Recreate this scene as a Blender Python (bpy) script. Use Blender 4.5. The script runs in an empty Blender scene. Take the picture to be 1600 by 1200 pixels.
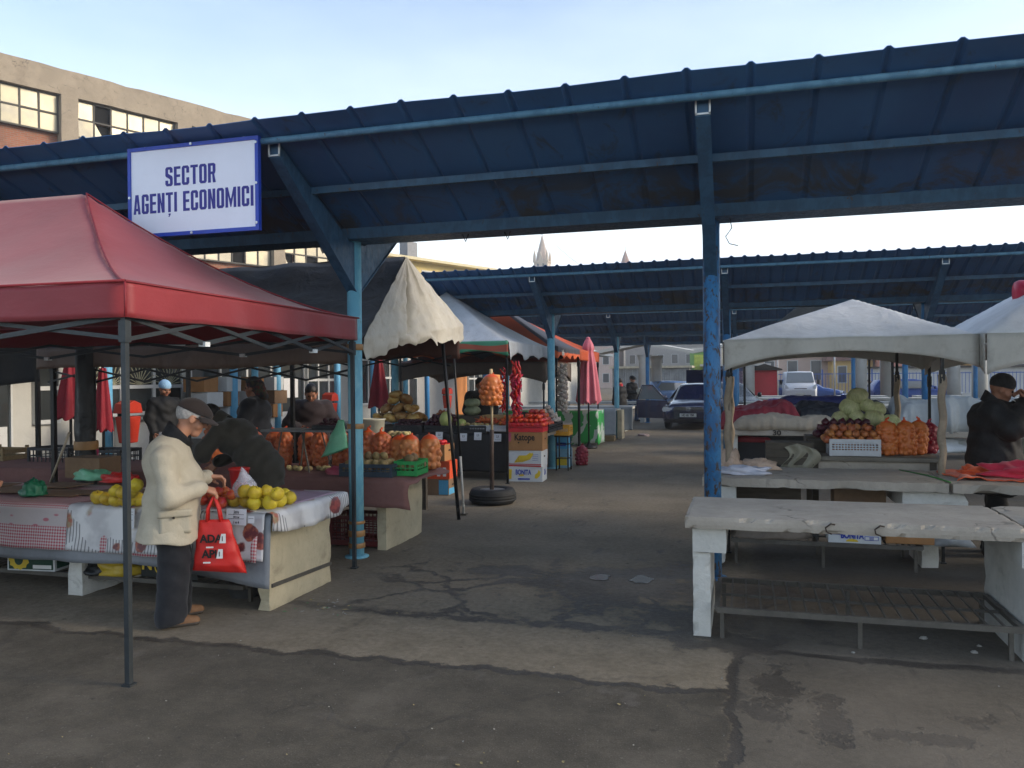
import bpy, math, random
import numpy as np
from mathutils import Vector, Matrix, noise as mnoise
random.seed(7)
SC = bpy.context.scene
COL = SC.collection
PI = math.pi
rad = math.radians

# ------------------------------------------------------------------ camera model (used to survey the place)
F, H = 1250.0, 1.70
YAW, PITCH, ROLL = rad(16.1), rad(-0.41), rad(0.5)
_f = Vector((-math.sin(YAW)*math.cos(PITCH), math.cos(YAW)*math.cos(PITCH), math.sin(PITCH)))
_r0 = Vector((math.cos(YAW), math.sin(YAW), 0))
_u0 = _r0.cross(_f)
_r = _r0*math.cos(ROLL) - _u0*math.sin(ROLL)
_up = _r0*math.sin(ROLL) + _u0*math.cos(ROLL)
def ray(px, py): return _f + _r*((px-800)/F) + _up*((600-py)/F)
def G(px, py, z=0.0):
    d = ray(px, py); t = (z-H)/d.z; return Vector((t*d.x, t*d.y, z))
def AY(px, py, Y):
    d = ray(px, py); t = Y/d.y; return Vector((t*d.x, Y, H+t*d.z))
def AX(px, py, X):
    d = ray(px, py); t = X/d.x; return Vector((X, t*d.y, H+t*d.z))

# ------------------------------------------------------------------ naming / tagging
def tag(o, label=None, cat=None, group=None, kind=None):
    if label: o['label'] = label
    if cat: o['category'] = cat
    if group: o['group'] = group
    if kind: o['kind'] = kind
    return o
def empty(name, loc=(0, 0, 0), label=None, cat=None, group=None, rz=0.0):
    o = bpy.data.objects.new(name, None); COL.objects.link(o)
    o.location = loc; o.rotation_euler.z = rz; o.empty_display_size = .1
    return tag(o, label, cat, group)
def wl(o):
    v = Vector((0, 0, 0))
    while o is not None:
        v += Vector(o.location); o = o.parent
    return v
def inst(src, name=None, loc=(0, 0, 0), rot=(0, 0, 0), sc=(1, 1, 1), label=None, cat=None, group=None, parent=None):
    """another object that shares the mesh of src (src: mesh or object)"""
    me = src if isinstance(src, bpy.types.Mesh) else src.data
    o = bpy.data.objects.new(name, me); COL.objects.link(o)
    o.location = loc; o.rotation_euler = rot
    o.scale = (sc, sc, sc) if isinstance(sc, (int, float)) else sc
    if parent: o.parent = parent
    return tag(o, label, cat, group)
def copy_tree(o, parent=None):
    c = o.copy(); COL.objects.link(c)
    c.parent = parent
    for ch in list(o.children): copy_tree(ch, c)
    return c

# ------------------------------------------------------------------ materials
def srgb(h):
    h = h.lstrip('#'); out = []
    for i in (0, 2, 4):
        v = int(h[i:i+2], 16)/255
        out.append(v/12.92 if v <= .04045 else ((v+.055)/1.055)**2.4)
    return tuple(out)
class NT:
    def __init__(self, name):
        self.m = bpy.data.materials.new(name); self.m.use_nodes = True
        self.t = self.m.node_tree; self.n = self.t.nodes; self.l = self.t.links
        self.b = self.n['Principled BSDF']
        self.tc = None
    def node(self, typ, **kw):
        x = self.n.new(typ)
        for k, v in kw.items(): setattr(x, k, v)
        return x
    def put(self, sock, v):
        if v is None: return
        if isinstance(v, bpy.types.NodeSocket): self.l.new(v, sock)
        elif isinstance(v, (tuple, list)) and sock.type == 'RGBA': sock.default_value = tuple(v)+(1,) if len(v) == 3 else v
        else: sock.default_value = v
    def coord(self, kind='Object'):
        if self.tc is None: self.tc = self.node('ShaderNodeTexCoord')
        return self.tc.outputs[kind]
    def math(self, op, a, b=None, c=None, clamp=False):
        x = self.node('ShaderNodeMath', operation=op, use_clamp=clamp)
        self.put(x.inputs[0], a); self.put(x.inputs[1], b); self.put(x.inputs[2], c)
        return x.outputs[0]
    def sep(self, v):
        x = self.node('ShaderNodeSeparateXYZ'); self.l.new(v, x.inputs[0]); return x.outputs
    def mapping(self, v, sc=(1, 1, 1), loc=(0, 0, 0), rot=(0, 0, 0)):
        x = self.node('ShaderNodeMapping'); self.l.new(v, x.inputs[0])
        x.inputs['Scale'].default_value = sc; x.inputs['Location'].default_value = loc; x.inputs['Rotation'].default_value = rot
        return x.outputs[0]
    def noise(self, scale, detail=4, rough=.55, vec=None, dist=0.0, out=0):
        x = self.node('ShaderNodeTexNoise'); self.l.new(vec if vec is not None else self.coord(), x.inputs['Vector'])
        x.inputs['Scale'].default_value = scale; x.inputs['Detail'].default_value = detail
        x.inputs['Roughness'].default_value = rough; x.inputs['Distortion'].default_value = dist
        return x.outputs[out]
    def voro(self, scale, feature='F1', vec=None, rnd=1.0, out='Distance'):
        x = self.node('ShaderNodeTexVoronoi', feature=feature); self.l.new(vec if vec is not None else self.coord(), x.inputs['Vector'])
        x.inputs['Scale'].default_value = scale; x.inputs['Randomness'].default_value = rnd
        return x.outputs[out]
    def rampf(self, f, a, b, lo=0.0, hi=1.0):
        """smooth map of f from [a,b] to [lo,hi]"""
        x = self.node('ShaderNodeMapRange', interpolation_type='SMOOTHSTEP'); self.put(x.inputs[0], f)
        x.inputs[1].default_value = a; x.inputs[2].default_value = b; x.inputs[3].default_value = lo; x.inputs[4].default_value = hi
        return x.outputs[0]
    def mix(self, f, a, b, blend='MIX'):
        x = self.node('ShaderNodeMix', data_type='RGBA', blend_type=blend)
        self.put(x.inputs[0], f); self.put(x.inputs[6], a); self.put(x.inputs[7], b)
        return x.outputs[2]
    def bump(self, h, strength=.3, dist=.01, nrm=None):
        x = self.node('ShaderNodeBump'); self.l.new(h, x.inputs['Height'])
        x.inputs['Strength'].default_value = strength; x.inputs['Distance'].default_value = dist
        if nrm is not None: self.l.new(nrm, x.inputs['Normal'])
        self.l.new(x.outputs[0], self.b.inputs['Normal']); return x.outputs[0]
    def set(self, **kw):
        for k, v in kw.items():
            self.put(self.b.inputs[{'col': 'Base Color', 'rough': 'Roughness', 'metal': 'Metallic', 'spec': 'Specular IOR Level',
                     'trans': 'Transmission Weight', 'alpha': 'Alpha', 'sheen': 'Sheen Weight', 'coat': 'Coat Weight', 'emit': 'Emission Color',
                     'estr': 'Emission Strength', 'sss': 'Subsurface Weight'}[k]], v)
        return self.m
def mul(c, k): return tuple(min(1, max(0, x*k)) for x in c)
MATS = {}
def M(name, col, rough=.65, var=.18, scale=5.0, bump=.15, bscale=60.0, bd=.004, metal=0.0, spec=.4, dirt=None, sheen=0, stretch=(1, 1, 1), trans=None):
    """painted / plain surface with uneven tone, fine bump and optional stains"""
    if name in MATS: return MATS[name]
    if isinstance(col, str): col = srgb(col)
    n = NT(name)
    v = n.mapping(n.coord(), sc=stretch)
    a = n.noise(scale, 5, .6, v)
    c = n.mix(n.rampf(a, .3, .7), mul(col, 1-var), mul(col, 1+var))
    b = n.noise(scale*7.3, 3, .6, v)
    c = n.mix(n.rampf(b, .45, .75, 0, .35), c, mul(col, 1-1.6*var))
    if dirt:
        dc, amt, ds = dirt
        d = n.noise(ds, 6, .65, v, .6)
        f = n.rampf(d, .66-amt*.22, .90-amt*.22, 0, .6)
        c = n.mix(f, c, dc)
    n.set(col=c, rough=n.rampf(b, .2, .8, max(0, rough-.08), min(1, rough+.08)), metal=metal, spec=spec)
    if sheen: n.set(sheen=sheen)
    if bump: n.bump(n.noise(bscale, 4, .6, v), bump, bd)
    if trans:
        tr = n.node('ShaderNodeBsdfTranslucent'); n.l.new(c, tr.inputs[0])
        mx = n.node('ShaderNodeMixShader'); mx.inputs[0].default_value = trans
        n.l.new(n.b.outputs[0], mx.inputs[1]); n.l.new(tr.outputs[0], mx.inputs[2])
        n.l.new(mx.outputs[0], n.n['Material Output'].inputs[0])
    MATS[name] = n.m
    return n.m

# ------------------------------------------------------------------ mesh builder
class MB:
    def __init__(self):
        self.v = []; self.f = []; self.mi = []; self.sm = []; self.uv = {}
    def add(self, vs, fs, mi=0, sm=False, uv=None):
        b = len(self.v); self.v += [tuple(x) for x in vs]
        for f in fs:
            self.f.append([i+b for i in f]); self.mi.append(mi); self.sm.append(sm)
        if uv is not None:
            for i, t in enumerate(uv): self.uv[b+i] = t
        return self
    def box(self, lo, hi, mi=0):
        x0, y0, z0 = lo; x1, y1, z1 = hi
        vs = [(x0, y0, z0), (x1, y0, z0), (x1, y1, z0), (x0, y1, z0), (x0, y0, z1), (x1, y0, z1), (x1, y1, z1), (x0, y1, z1)]
        return self.add(vs, [(3, 2, 1, 0), (4, 5, 6, 7), (0, 1, 5, 4), (1, 2, 6, 5), (2, 3, 7, 6), (3, 0, 4, 7)], mi)
    def cbox(self, c, s, mi=0, rz=0.0):
        vs = []
        for dz in (-.5, .5):
            for dx, dy in ((-.5, -.5), (.5, -.5), (.5, .5), (-.5, .5)):
                x, y = dx*s[0], dy*s[1]
                vs.append((c[0]+x*math.cos(rz)-y*math.sin(rz), c[1]+x*math.sin(rz)+y*math.cos(rz), c[2]+dz*s[2]))
        return self.add(vs, [(3, 2, 1, 0), (4, 5, 6, 7), (0, 1, 5, 4), (1, 2, 6, 5), (2, 3, 7, 6), (3, 0, 4, 7)], mi)
    def bar(self, p, q, w, h=None, mi=0, up=(0, 0, 1)):
        """rectangular bar from p to q; w sideways, h along up"""
        h = h or w; p = Vector(p); q = Vector(q); d = (q-p).normalized()
        s = d.cross(Vector(up))
        if s.length < 1e-4: s = d.cross(Vector((1, 0, 0)))
        s.normalize(); t = s.cross(d).normalized()
        vs = []
        for e in (p, q):
            for a, b in ((-1, -1), (1, -1), (1, 1), (-1, 1)): vs.append(e+s*(a*w/2)+t*(b*h/2))
        return self.add(vs, [(0, 1, 2, 3), (7, 6, 5, 4), (0, 4, 5, 1), (1, 5, 6, 2), (2, 6, 7, 3), (3, 7, 4, 0)], mi)
    def tube(self, pts, r, seg=10, mi=0, cap=True, sm=True):
        pts = [Vector(p) for p in pts]; n = len(pts); rs = r if isinstance(r, (list, tuple)) else [r]*n
        b = len(self.v); vs = []; prev = None
        for i, p in enumerate(pts):
            d = (pts[min(i+1, n-1)]-pts[max(i-1, 0)]).normalized()
            if prev is None:
                a = d.cross(Vector((0, 0, 1)))
                if a.length < 1e-3: a = d.cross(Vector((1, 0, 0)))
            else: a = prev - d*prev.dot(d)
            a.normalize(); prev = a; c = d.cross(a)
            for k in range(seg):
                t = 2*PI*k/seg; vs.append(p+(a*math.cos(t)+c*math.sin(t))*rs[i])
        fs = []
        for i in range(n-1):
            for k in range(seg):
                k2 = (k+1) % seg; fs.append((i*seg+k, i*seg+k2, (i+1)*seg+k2, (i+1)*seg+k))
        self.add(vs, fs, mi, sm)
        if cap:
            self.f.append([b+k for k in reversed(range(seg))]); self.mi.append(mi); self.sm.append(False)
            self.f.append([b+(n-1)*seg+k for k in range(seg)]); self.mi.append(mi); self.sm.append(False)
        return self
    def lathe(self, prof, c=(0, 0, 0), seg=24, mi=0, sm=True, cap=True):
        b = len(self.v); vs = []; n = len(prof)
        for r, z in prof:
            for k in range(seg):
                t = 2*PI*k/seg; vs.append((c[0]+r*math.cos(t), c[1]+r*math.sin(t), c[2]+z))
        fs = [(i*seg+k, i*seg+(k+1) % seg, (i+1)*seg+(k+1) % seg, (i+1)*seg+k) for i in range(n-1) for k in range(seg)]
        self.add(vs, fs, mi, sm)
        if cap:
            if prof[0][0] > 1e-4: self.f.append([b+k for k in reversed(range(seg))]); self.mi.append(mi); self.sm.append(False)
            if prof[-1][0] > 1e-4: self.f.append([b+(n-1)*seg+k for k in range(seg)]); self.mi.append(mi); self.sm.append(False)
        return self
    def prism(self, poly, axis, lo, hi, mi=0):
        """poly: 2d points in the plane across axis ('x': (y,z), 'y': (x,z), 'z': (x,y))"""
        n = len(poly)
        def P(p, t): return {'x': (t, p[0], p[1]), 'y': (p[0], t, p[1]), 'z': (p[0], p[1], t)}[axis]
        vs = [P(p, lo) for p in poly]+[P(p, hi) for p in poly]
        fs = [list(range(n))[::-1], list(range(n, 2*n))]+[(i, (i+1) % n, n+(i+1) % n, n+i) for i in range(n)]
        return self.add(vs, fs, mi)
    def grid(self, fn, nu, nv, mi=0, sm=True, uv=None, thick=0.0):
        vs = []; uvs = []
        for j in range(nv+1):
            for i in range(nu+1):
                u, w = i/nu, j/nv
                vs.append(Vector(fn(u, w))); uvs.append(uv(u, w) if uv else (u, w))
        W = nu+1
        fs = [(j*W+i, j*W+i+1, (j+1)*W+i+1, (j+1)*W+i) for j in range(nv) for i in range(nu)]
        self.add(vs, fs, mi, sm, uvs)
        return self
    def build(self, name, mat, parent=None, local=False, bevel=0, solid=0, subsurf=0, fix=True, label=None, cat=None, group=None, kind=None, origin=None):
        me = bpy.data.meshes.new(name)
        vs = [Vector(x) for x in self.v]
        off = Vector((0, 0, 0))
        if parent is not None:
            if not local: off = wl(parent)
        elif not local:
            if origin is not None: off = Vector(origin)
            else:
                lo = [min(x[i] for x in vs) for i in range(3)]; hi = [max(x[i] for x in vs) for i in range(3)]
                off = Vector(((lo[0]+hi[0])/2, (lo[1]+hi[1])/2, lo[2]))
        me.from_pydata([x-off for x in vs], [], self.f)
        ml = mat if isinstance(mat, (list, tuple)) else [mat]
        for m in ml: me.materials.append(m)
        me.polygons.foreach_set('material_index', self.mi)
        me.polygons.foreach_set('use_smooth', self.sm)
        if self.uv:
            ul = me.uv_layers.new(name='UVMap')
            li = np.zeros(len(me.loops), dtype=np.int32); me.loops.foreach_get('vertex_index', li)
            arr = np.zeros((len(self.v), 2), dtype=np.float32)
            for i, t in self.uv.items(): arr[i] = t
            ul.data.foreach_set('uv', arr[li].ravel())
        if fix and not self.uv:
            import bmesh
            bm = bmesh.new(); bm.from_mesh(me); bmesh.ops.recalc_face_normals(bm, faces=bm.faces); bm.to_mesh(me); bm.free()
        me.update()
        o = bpy.data.objects.new(name, me); COL.objects.link(o)
        if parent is not None: o.parent = parent
        elif not local: o.location = off
        if solid:
            s = o.modifiers.new('thickness', 'SOLIDIFY'); s.thickness = solid; s.offset = 0
        if bevel:
            s = o.modifiers.new('edges', 'BEVEL'); s.width = bevel; s.segments = 2; s.limit_method = 'ANGLE'; s.angle_limit = rad(40)
        if subsurf:
            s = o.modifiers.new('smooth', 'SUBSURF'); s.levels = subsurf; s.render_levels = subsurf
        return tag(o, label, cat, group, kind)
def text(name, body, mat, parent, loc, rot, size, sx=1.0, bold=0.0, align='CENTER', depth=.002, spacing=1.0):
    """raised lettering; loc in world coordinates"""
    cu = bpy.data.curves.new(name, 'FONT'); cu.body = body; cu.size = size
    cu.align_x = align; cu.align_y = 'CENTER'; cu.extrude = depth; cu.offset = bold; cu.space_character = spacing
    cu.resolution_u = 4
    cu.materials.append(mat)
    tmp = bpy.data.objects.new(name, cu); COL.objects.link(tmp)
    dg = bpy.context.evaluated_depsgraph_get()
    me = bpy.data.meshes.new_from_object(tmp.evaluated_get(dg)); me.name = name
    bpy.data.objects.remove(tmp); bpy.data.curves.remove(cu)
    if not me.materials: me.materials.append(mat)
    o = bpy.data.objects.new(name, me); COL.objects.link(o)
    o.parent = parent; o.location = Vector(loc)-wl(parent); o.rotation_euler = rot; o.scale = (sx, 1, 1)
    return o
def nz(x, y, z=0.0): return mnoise.noise(Vector((x, y, z)))
def rough_slab(mb, lo, hi, res=.06, amp=.006, chip=.0, seed=0, mi=0):
    """a cast concrete block: subdivided box with an uneven skin and knocked edges"""
    lo = Vector(lo); hi = Vector(hi); d = hi-lo; ns = [max(1, min(84, int(d[i]/res))) for i in range(3)]
    idx = {}; vs = []; fs = []
    def vid(i, j, k):
        key = (i, j, k)
        if key in idx: return idx[key]
        p = Vector((lo.x+d.x*i/ns[0], lo.y+d.y*j/ns[1], lo.z+d.z*k/ns[2]))
        e = sum(1 for a, n in ((i, ns[0]), (j, ns[1]), (k, ns[2])) if a in (0, n))
        q = Vector((nz(p.x*6+seed, p.y*6, p.z*6), nz(p.x*6, p.y*6+seed+9, p.z*6), nz(p.x*6, p.y*6, p.z*6+seed+17)))*amp
        if e >= 2 and chip:
            c = nz(p.x*4.1+seed*3, p.y*4.1, p.z*9+seed)
            t = nz(p.x*17+seed, p.y*17, p.z*17)
            s = max(0, c-.34)*chip*5+max(0, t-.22)*chip*1.6 + chip*.10
            cdir = Vector([(1 if a == 0 else -1 if a == n else 0)*1.0 for a, n in ((i, ns[0]), (j, ns[1]), (k, ns[2]))])
            q += cdir*min(s, chip*1.5)
        idx[key] = len(vs); vs.append(p+q); return idx[key]
    for ax in range(3):
        a, b = [t for t in range(3) if t != ax]
        for side in (0, ns[ax]):
            for i in range(ns[a]):
                for j in range(ns[b]):
                    q = []
                    for di, dj in ((0, 0), (1, 0), (1, 1), (0, 1)):
                        t = [0, 0, 0]; t[ax] = side; t[a] = i+di; t[b] = j+dj; q.append(vid(*t))
                    if (side == 0) == (ax != 1): q.reverse()
                    fs.append(q)
    mb.add(vs, fs, mi, False); return mb

# ------------------------------------------------------------------ smooth bodies: distance fields meshed by surface nets
def cone(a, b, ra, rb): return ('c', np.array(a, float), np.array(b, float), float(ra), float(rb))
def ball(c, r, rz=0.0, ry=0.0):
    r = (r, r, r) if isinstance(r, (int, float)) else r
    return ('e', np.array(c, float), np.array(r, float), Matrix.Rotation(rz, 3, 'Z') @ Matrix.Rotation(ry, 3, 'Y'))
def sdf_mesh(name, prims, vox, mats, k=.03, noise=None, cut=None, colfn=None, pick=None):
    los, his = [], []
    for p in prims:
        if p[0] == 'c':
            r = max(p[3], p[4]); los.append(np.minimum(p[1], p[2])-r); his.append(np.maximum(p[1], p[2])+r)
        else: r = p[2].max(); los.append(p[1]-r); his.append(p[1]+r)
    lo = np.min(los, 0)-3*vox; hi = np.max(his, 0)+3*vox
    n = np.ceil((hi-lo)/vox).astype(int)+1
    D = np.full(n, 1.0, np.float32)
    for p, a, b in zip(prims, los, his):
        i0 = np.maximum(0, ((a-k-2*vox-lo)/vox).astype(int)); i1 = np.minimum(n, ((b+k+2*vox-lo)/vox).astype(int)+2)
        X, Y, Z = np.meshgrid(*[(lo[t]+vox*np.arange(i0[t], i1[t])).astype(np.float32) for t in range(3)], indexing='ij')
        if p[0] == 'c':
            ba = p[2]-p[1]; L2 = max(float(ba @ ba), 1e-9)
            t = np.clip(((X-p[1][0])*ba[0]+(Y-p[1][1])*ba[1]+(Z-p[1][2])*ba[2])/L2, 0, 1)
            d = np.sqrt((X-p[1][0]-t*ba[0])**2+(Y-p[1][1]-t*ba[1])**2+(Z-p[1][2]-t*ba[2])**2)-(p[3]+(p[4]-p[3])*t)
        else:
            R = np.array(p[3]).T
            q = [R[i][0]*(X-p[1][0])+R[i][1]*(Y-p[1][1])+R[i][2]*(Z-p[1][2]) for i in range(3)]
            r = p[2]
            k0 = np.sqrt((q[0]/r[0])**2+(q[1]/r[1])**2+(q[2]/r[2])**2)
            k1 = np.sqrt((q[0]/r[0]**2)**2+(q[1]/r[1]**2)**2+(q[2]/r[2]**2)**2)+1e-9
            d = k0*(k0-1)/k1
        S = D[i0[0]:i1[0], i0[1]:i1[1], i0[2]:i1[2]]
        h = np.maximum(k-np.abs(S-d), 0)/k
        S[...] = np.minimum(S, d)-h*h*k*.25
    if noise or cut:
        X, Y, Z = np.meshgrid(*[(lo[t]+vox*np.arange(n[t])).astype(np.float32) for t in range(3)], indexing='ij')
        if noise: D += noise(X, Y, Z).astype(np.float32)
        if cut: D = np.maximum(D, cut(X, Y, Z))
    s = D < 0
    c = [slice(0, -1), slice(1, None)]
    cn = {(i, j, l): (s[c[i], c[j], c[l]], D[c[i], c[j], c[l]]) for i in (0, 1) for j in (0, 1) for l in (0, 1)}
    cs = n-1
    anyi = np.zeros(cs, bool); alli = np.ones(cs, bool)
    for a, b in cn.values(): anyi |= a; alli &= a
    mask = anyi & ~alli
    w = np.argwhere(mask); acc = np.zeros((len(w), 3)); cnt = np.zeros(len(w))
    sub = {kk: (a[mask], b[mask]) for kk, (a, b) in cn.items()}
    for ax in range(3):
        for o1 in (0, 1):
            for o2 in (0, 1):
                A = [0, 0, 0]; o = [t for t in range(3) if t != ax]; A[o[0]] = o1; A[o[1]] = o2; B = list(A); B[ax] = 1
                sa, va = sub[tuple(A)]; sb, vb = sub[tuple(B)]
                x = sa != sb; t = np.where(x, va/np.where(x, va-vb, 1), 0)
                P = np.array(A, float)[None, :]+np.zeros((len(w), 3)); P[:, ax] += t
                acc[x] += P[x]; cnt[x] += 1
    V = (w+acc/cnt[:, None])*vox+lo
    idx = np.full(cs, -1, np.int64); idx[mask] = np.arange(len(w))
    faces = []
    for ax in range(3):
        o = [(ax+1) % 3, (ax+2) % 3]
        sl0 = [slice(None)]*3; sl1 = [slice(None)]*3; sl0[ax] = slice(0, -1); sl1[ax] = slice(1, None)
        a, b = s[tuple(sl0)], s[tuple(sl1)]
        e = np.argwhere(a != b)
        e = e[(e[:, o[0]] > 0) & (e[:, o[1]] > 0) & (e[:, o[0]] < cs[o[0]]) & (e[:, o[1]] < cs[o[1]])]
        if not len(e): continue
        flip = a[tuple(e.T)]
        q = []
        for d0, d1 in ((-1, -1), (0, -1), (0, 0), (-1, 0)):
            t = e.copy(); t[:, o[0]] += d0; t[:, o[1]] += d1; q.append(idx[tuple(t.T)])
        q = np.stack(q, 1); q[~flip] = q[~flip][:, ::-1]
        faces.append(q[(q >= 0).all(1)])
    Fc = np.concatenate(faces)
    me = bpy.data.meshes.new(name)
    me.from_pydata(V.tolist(), [], Fc.tolist())
    for m in (mats if isinstance(mats, (list, tuple)) else [mats]): me.materials.append(m)
    me.polygons.foreach_set('use_smooth', np.ones(len(Fc), bool))
    if pick:
        cen = V[Fc].mean(1); me.polygons.foreach_set('material_index', pick(cen).astype(np.int32))
    if colfn:
        at = me.color_attributes.new('Col', 'FLOAT_COLOR', 'POINT')
        at.data.foreach_set('color', colfn(V).astype(np.float32).ravel())
    me.update(); return me
def put(me, name=None, parent=None, loc=(0, 0, 0), label=None, cat=None, group=None):
    return inst(me, name or me.name, loc, parent=parent, label=label, cat=cat, group=group)
# ================================================================== camera, light, sky
cam_d = bpy.data.cameras.new('camera'); cam = bpy.data.objects.new('camera', cam_d); COL.objects.link(cam)
cam.matrix_world = Matrix(((_r.x, _up.x, -_f.x, 0), (_r.y, _up.y, -_f.y, 0), (_r.z, _up.z, -_f.z, H), (0, 0, 0, 1)))
cam_d.sensor_width = 36; cam_d.lens = F/1600*36; cam_d.clip_start = .05; cam_d.clip_end = 3000
SC.camera = cam
SUN_EL, SUN_AZ = rad(20), rad(84)            # azimuth measured from +Y towards +X
sl = bpy.data.lights.new('sun', 'SUN'); sl.energy = 1.5; sl.angle = rad(16); sl.color = (1.0, .86, .68)
so = bpy.data.objects.new('sun', sl); COL.objects.link(so)
sd = Vector((math.sin(SUN_AZ)*math.cos(SUN_EL), math.cos(SUN_AZ)*math.cos(SUN_EL), math.sin(SUN_EL)))
so.rotation_euler = (-sd).to_track_quat('-Z', 'Y').to_euler()
W = bpy.data.worlds.new('World'); SC.world = W; W.use_nodes = True
wn, wlk = W.node_tree.nodes, W.node_tree.links
bg = wn['Background']
sky = wn.new('ShaderNodeTexSky'); sky.sky_type = 'NISHITA'; sky.sun_disc = False
sky.sun_elevation = SUN_EL; sky.sun_rotation = SUN_AZ; sky.air_density = 1.0; sky.dust_density = 1.6; sky.ozone_density = 2.0
tc = wn.new('ShaderNodeTexCoord')
def wmath(op, a, b=None, c=None, clamp=False):
    x = wn.new('ShaderNodeMath'); x.operation = op; x.use_clamp = clamp
    for i, v in enumerate((a, b, c)):
        if v is None: continue
        if isinstance(v, (int, float)): x.inputs[i].default_value = v
        else: wlk.new(v, x.inputs[i])
    return x.outputs[0]
sp = wn.new('ShaderNodeSeparateXYZ'); wlk.new(tc.outputs['Generated'], sp.inputs[0])
mp = wn.new('ShaderNodeMapping'); mp.inputs['Scale'].default_value = (1.2, 1.2, 4.5); wlk.new(tc.outputs['Generated'], mp.inputs[0])
cn_ = wn.new('ShaderNodeTexNoise'); cn_.inputs['Scale'].default_value = 1.6; cn_.inputs['Detail'].default_value = 6; cn_.inputs['Roughness'].default_value = .55
wlk.new(mp.outputs[0], cn_.inputs['Vector'])
hz_ = wn.new('ShaderNodeMapRange'); hz_.interpolation_type = 'SMOOTHSTEP'
hz_.inputs[1].default_value = -.02; hz_.inputs[2].default_value = .50; hz_.inputs[3].default_value = .97; hz_.inputs[4].default_value = .08
wlk.new(sp.outputs[2], hz_.inputs[0])
fac = wmath('ADD', hz_.outputs[0], wmath('MULTIPLY', wmath('SUBTRACT', cn_.outputs[0], .5), .45), clamp=True)
mxs = wn.new('ShaderNodeMix'); mxs.data_type = 'RGBA'
wlk.new(fac, mxs.inputs[0]); wlk.new(sky.outputs[0], mxs.inputs[6]); mxs.inputs[7].default_value = (5.4, 5.95, 6.3, 1)
wlk.new(mxs.outputs[2], bg.inputs[0]); bg.inputs[1].default_value = .14
SC.view_settings.view_transform = 'Standard'; SC.view_settings.look = 'None'; SC.view_settings.exposure = 1.2; SC.view_settings.gamma = 1.0
SC.cycles.use_denoising = True
try: SC.cycles.max_bounces = 6; SC.cycles.diffuse_bounces = 5; SC.cycles.glossy_bounces = 3; SC.cycles.transparent_max_bounces = 8; SC.cycles.transmission_bounces = 4
except Exception: pass

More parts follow.
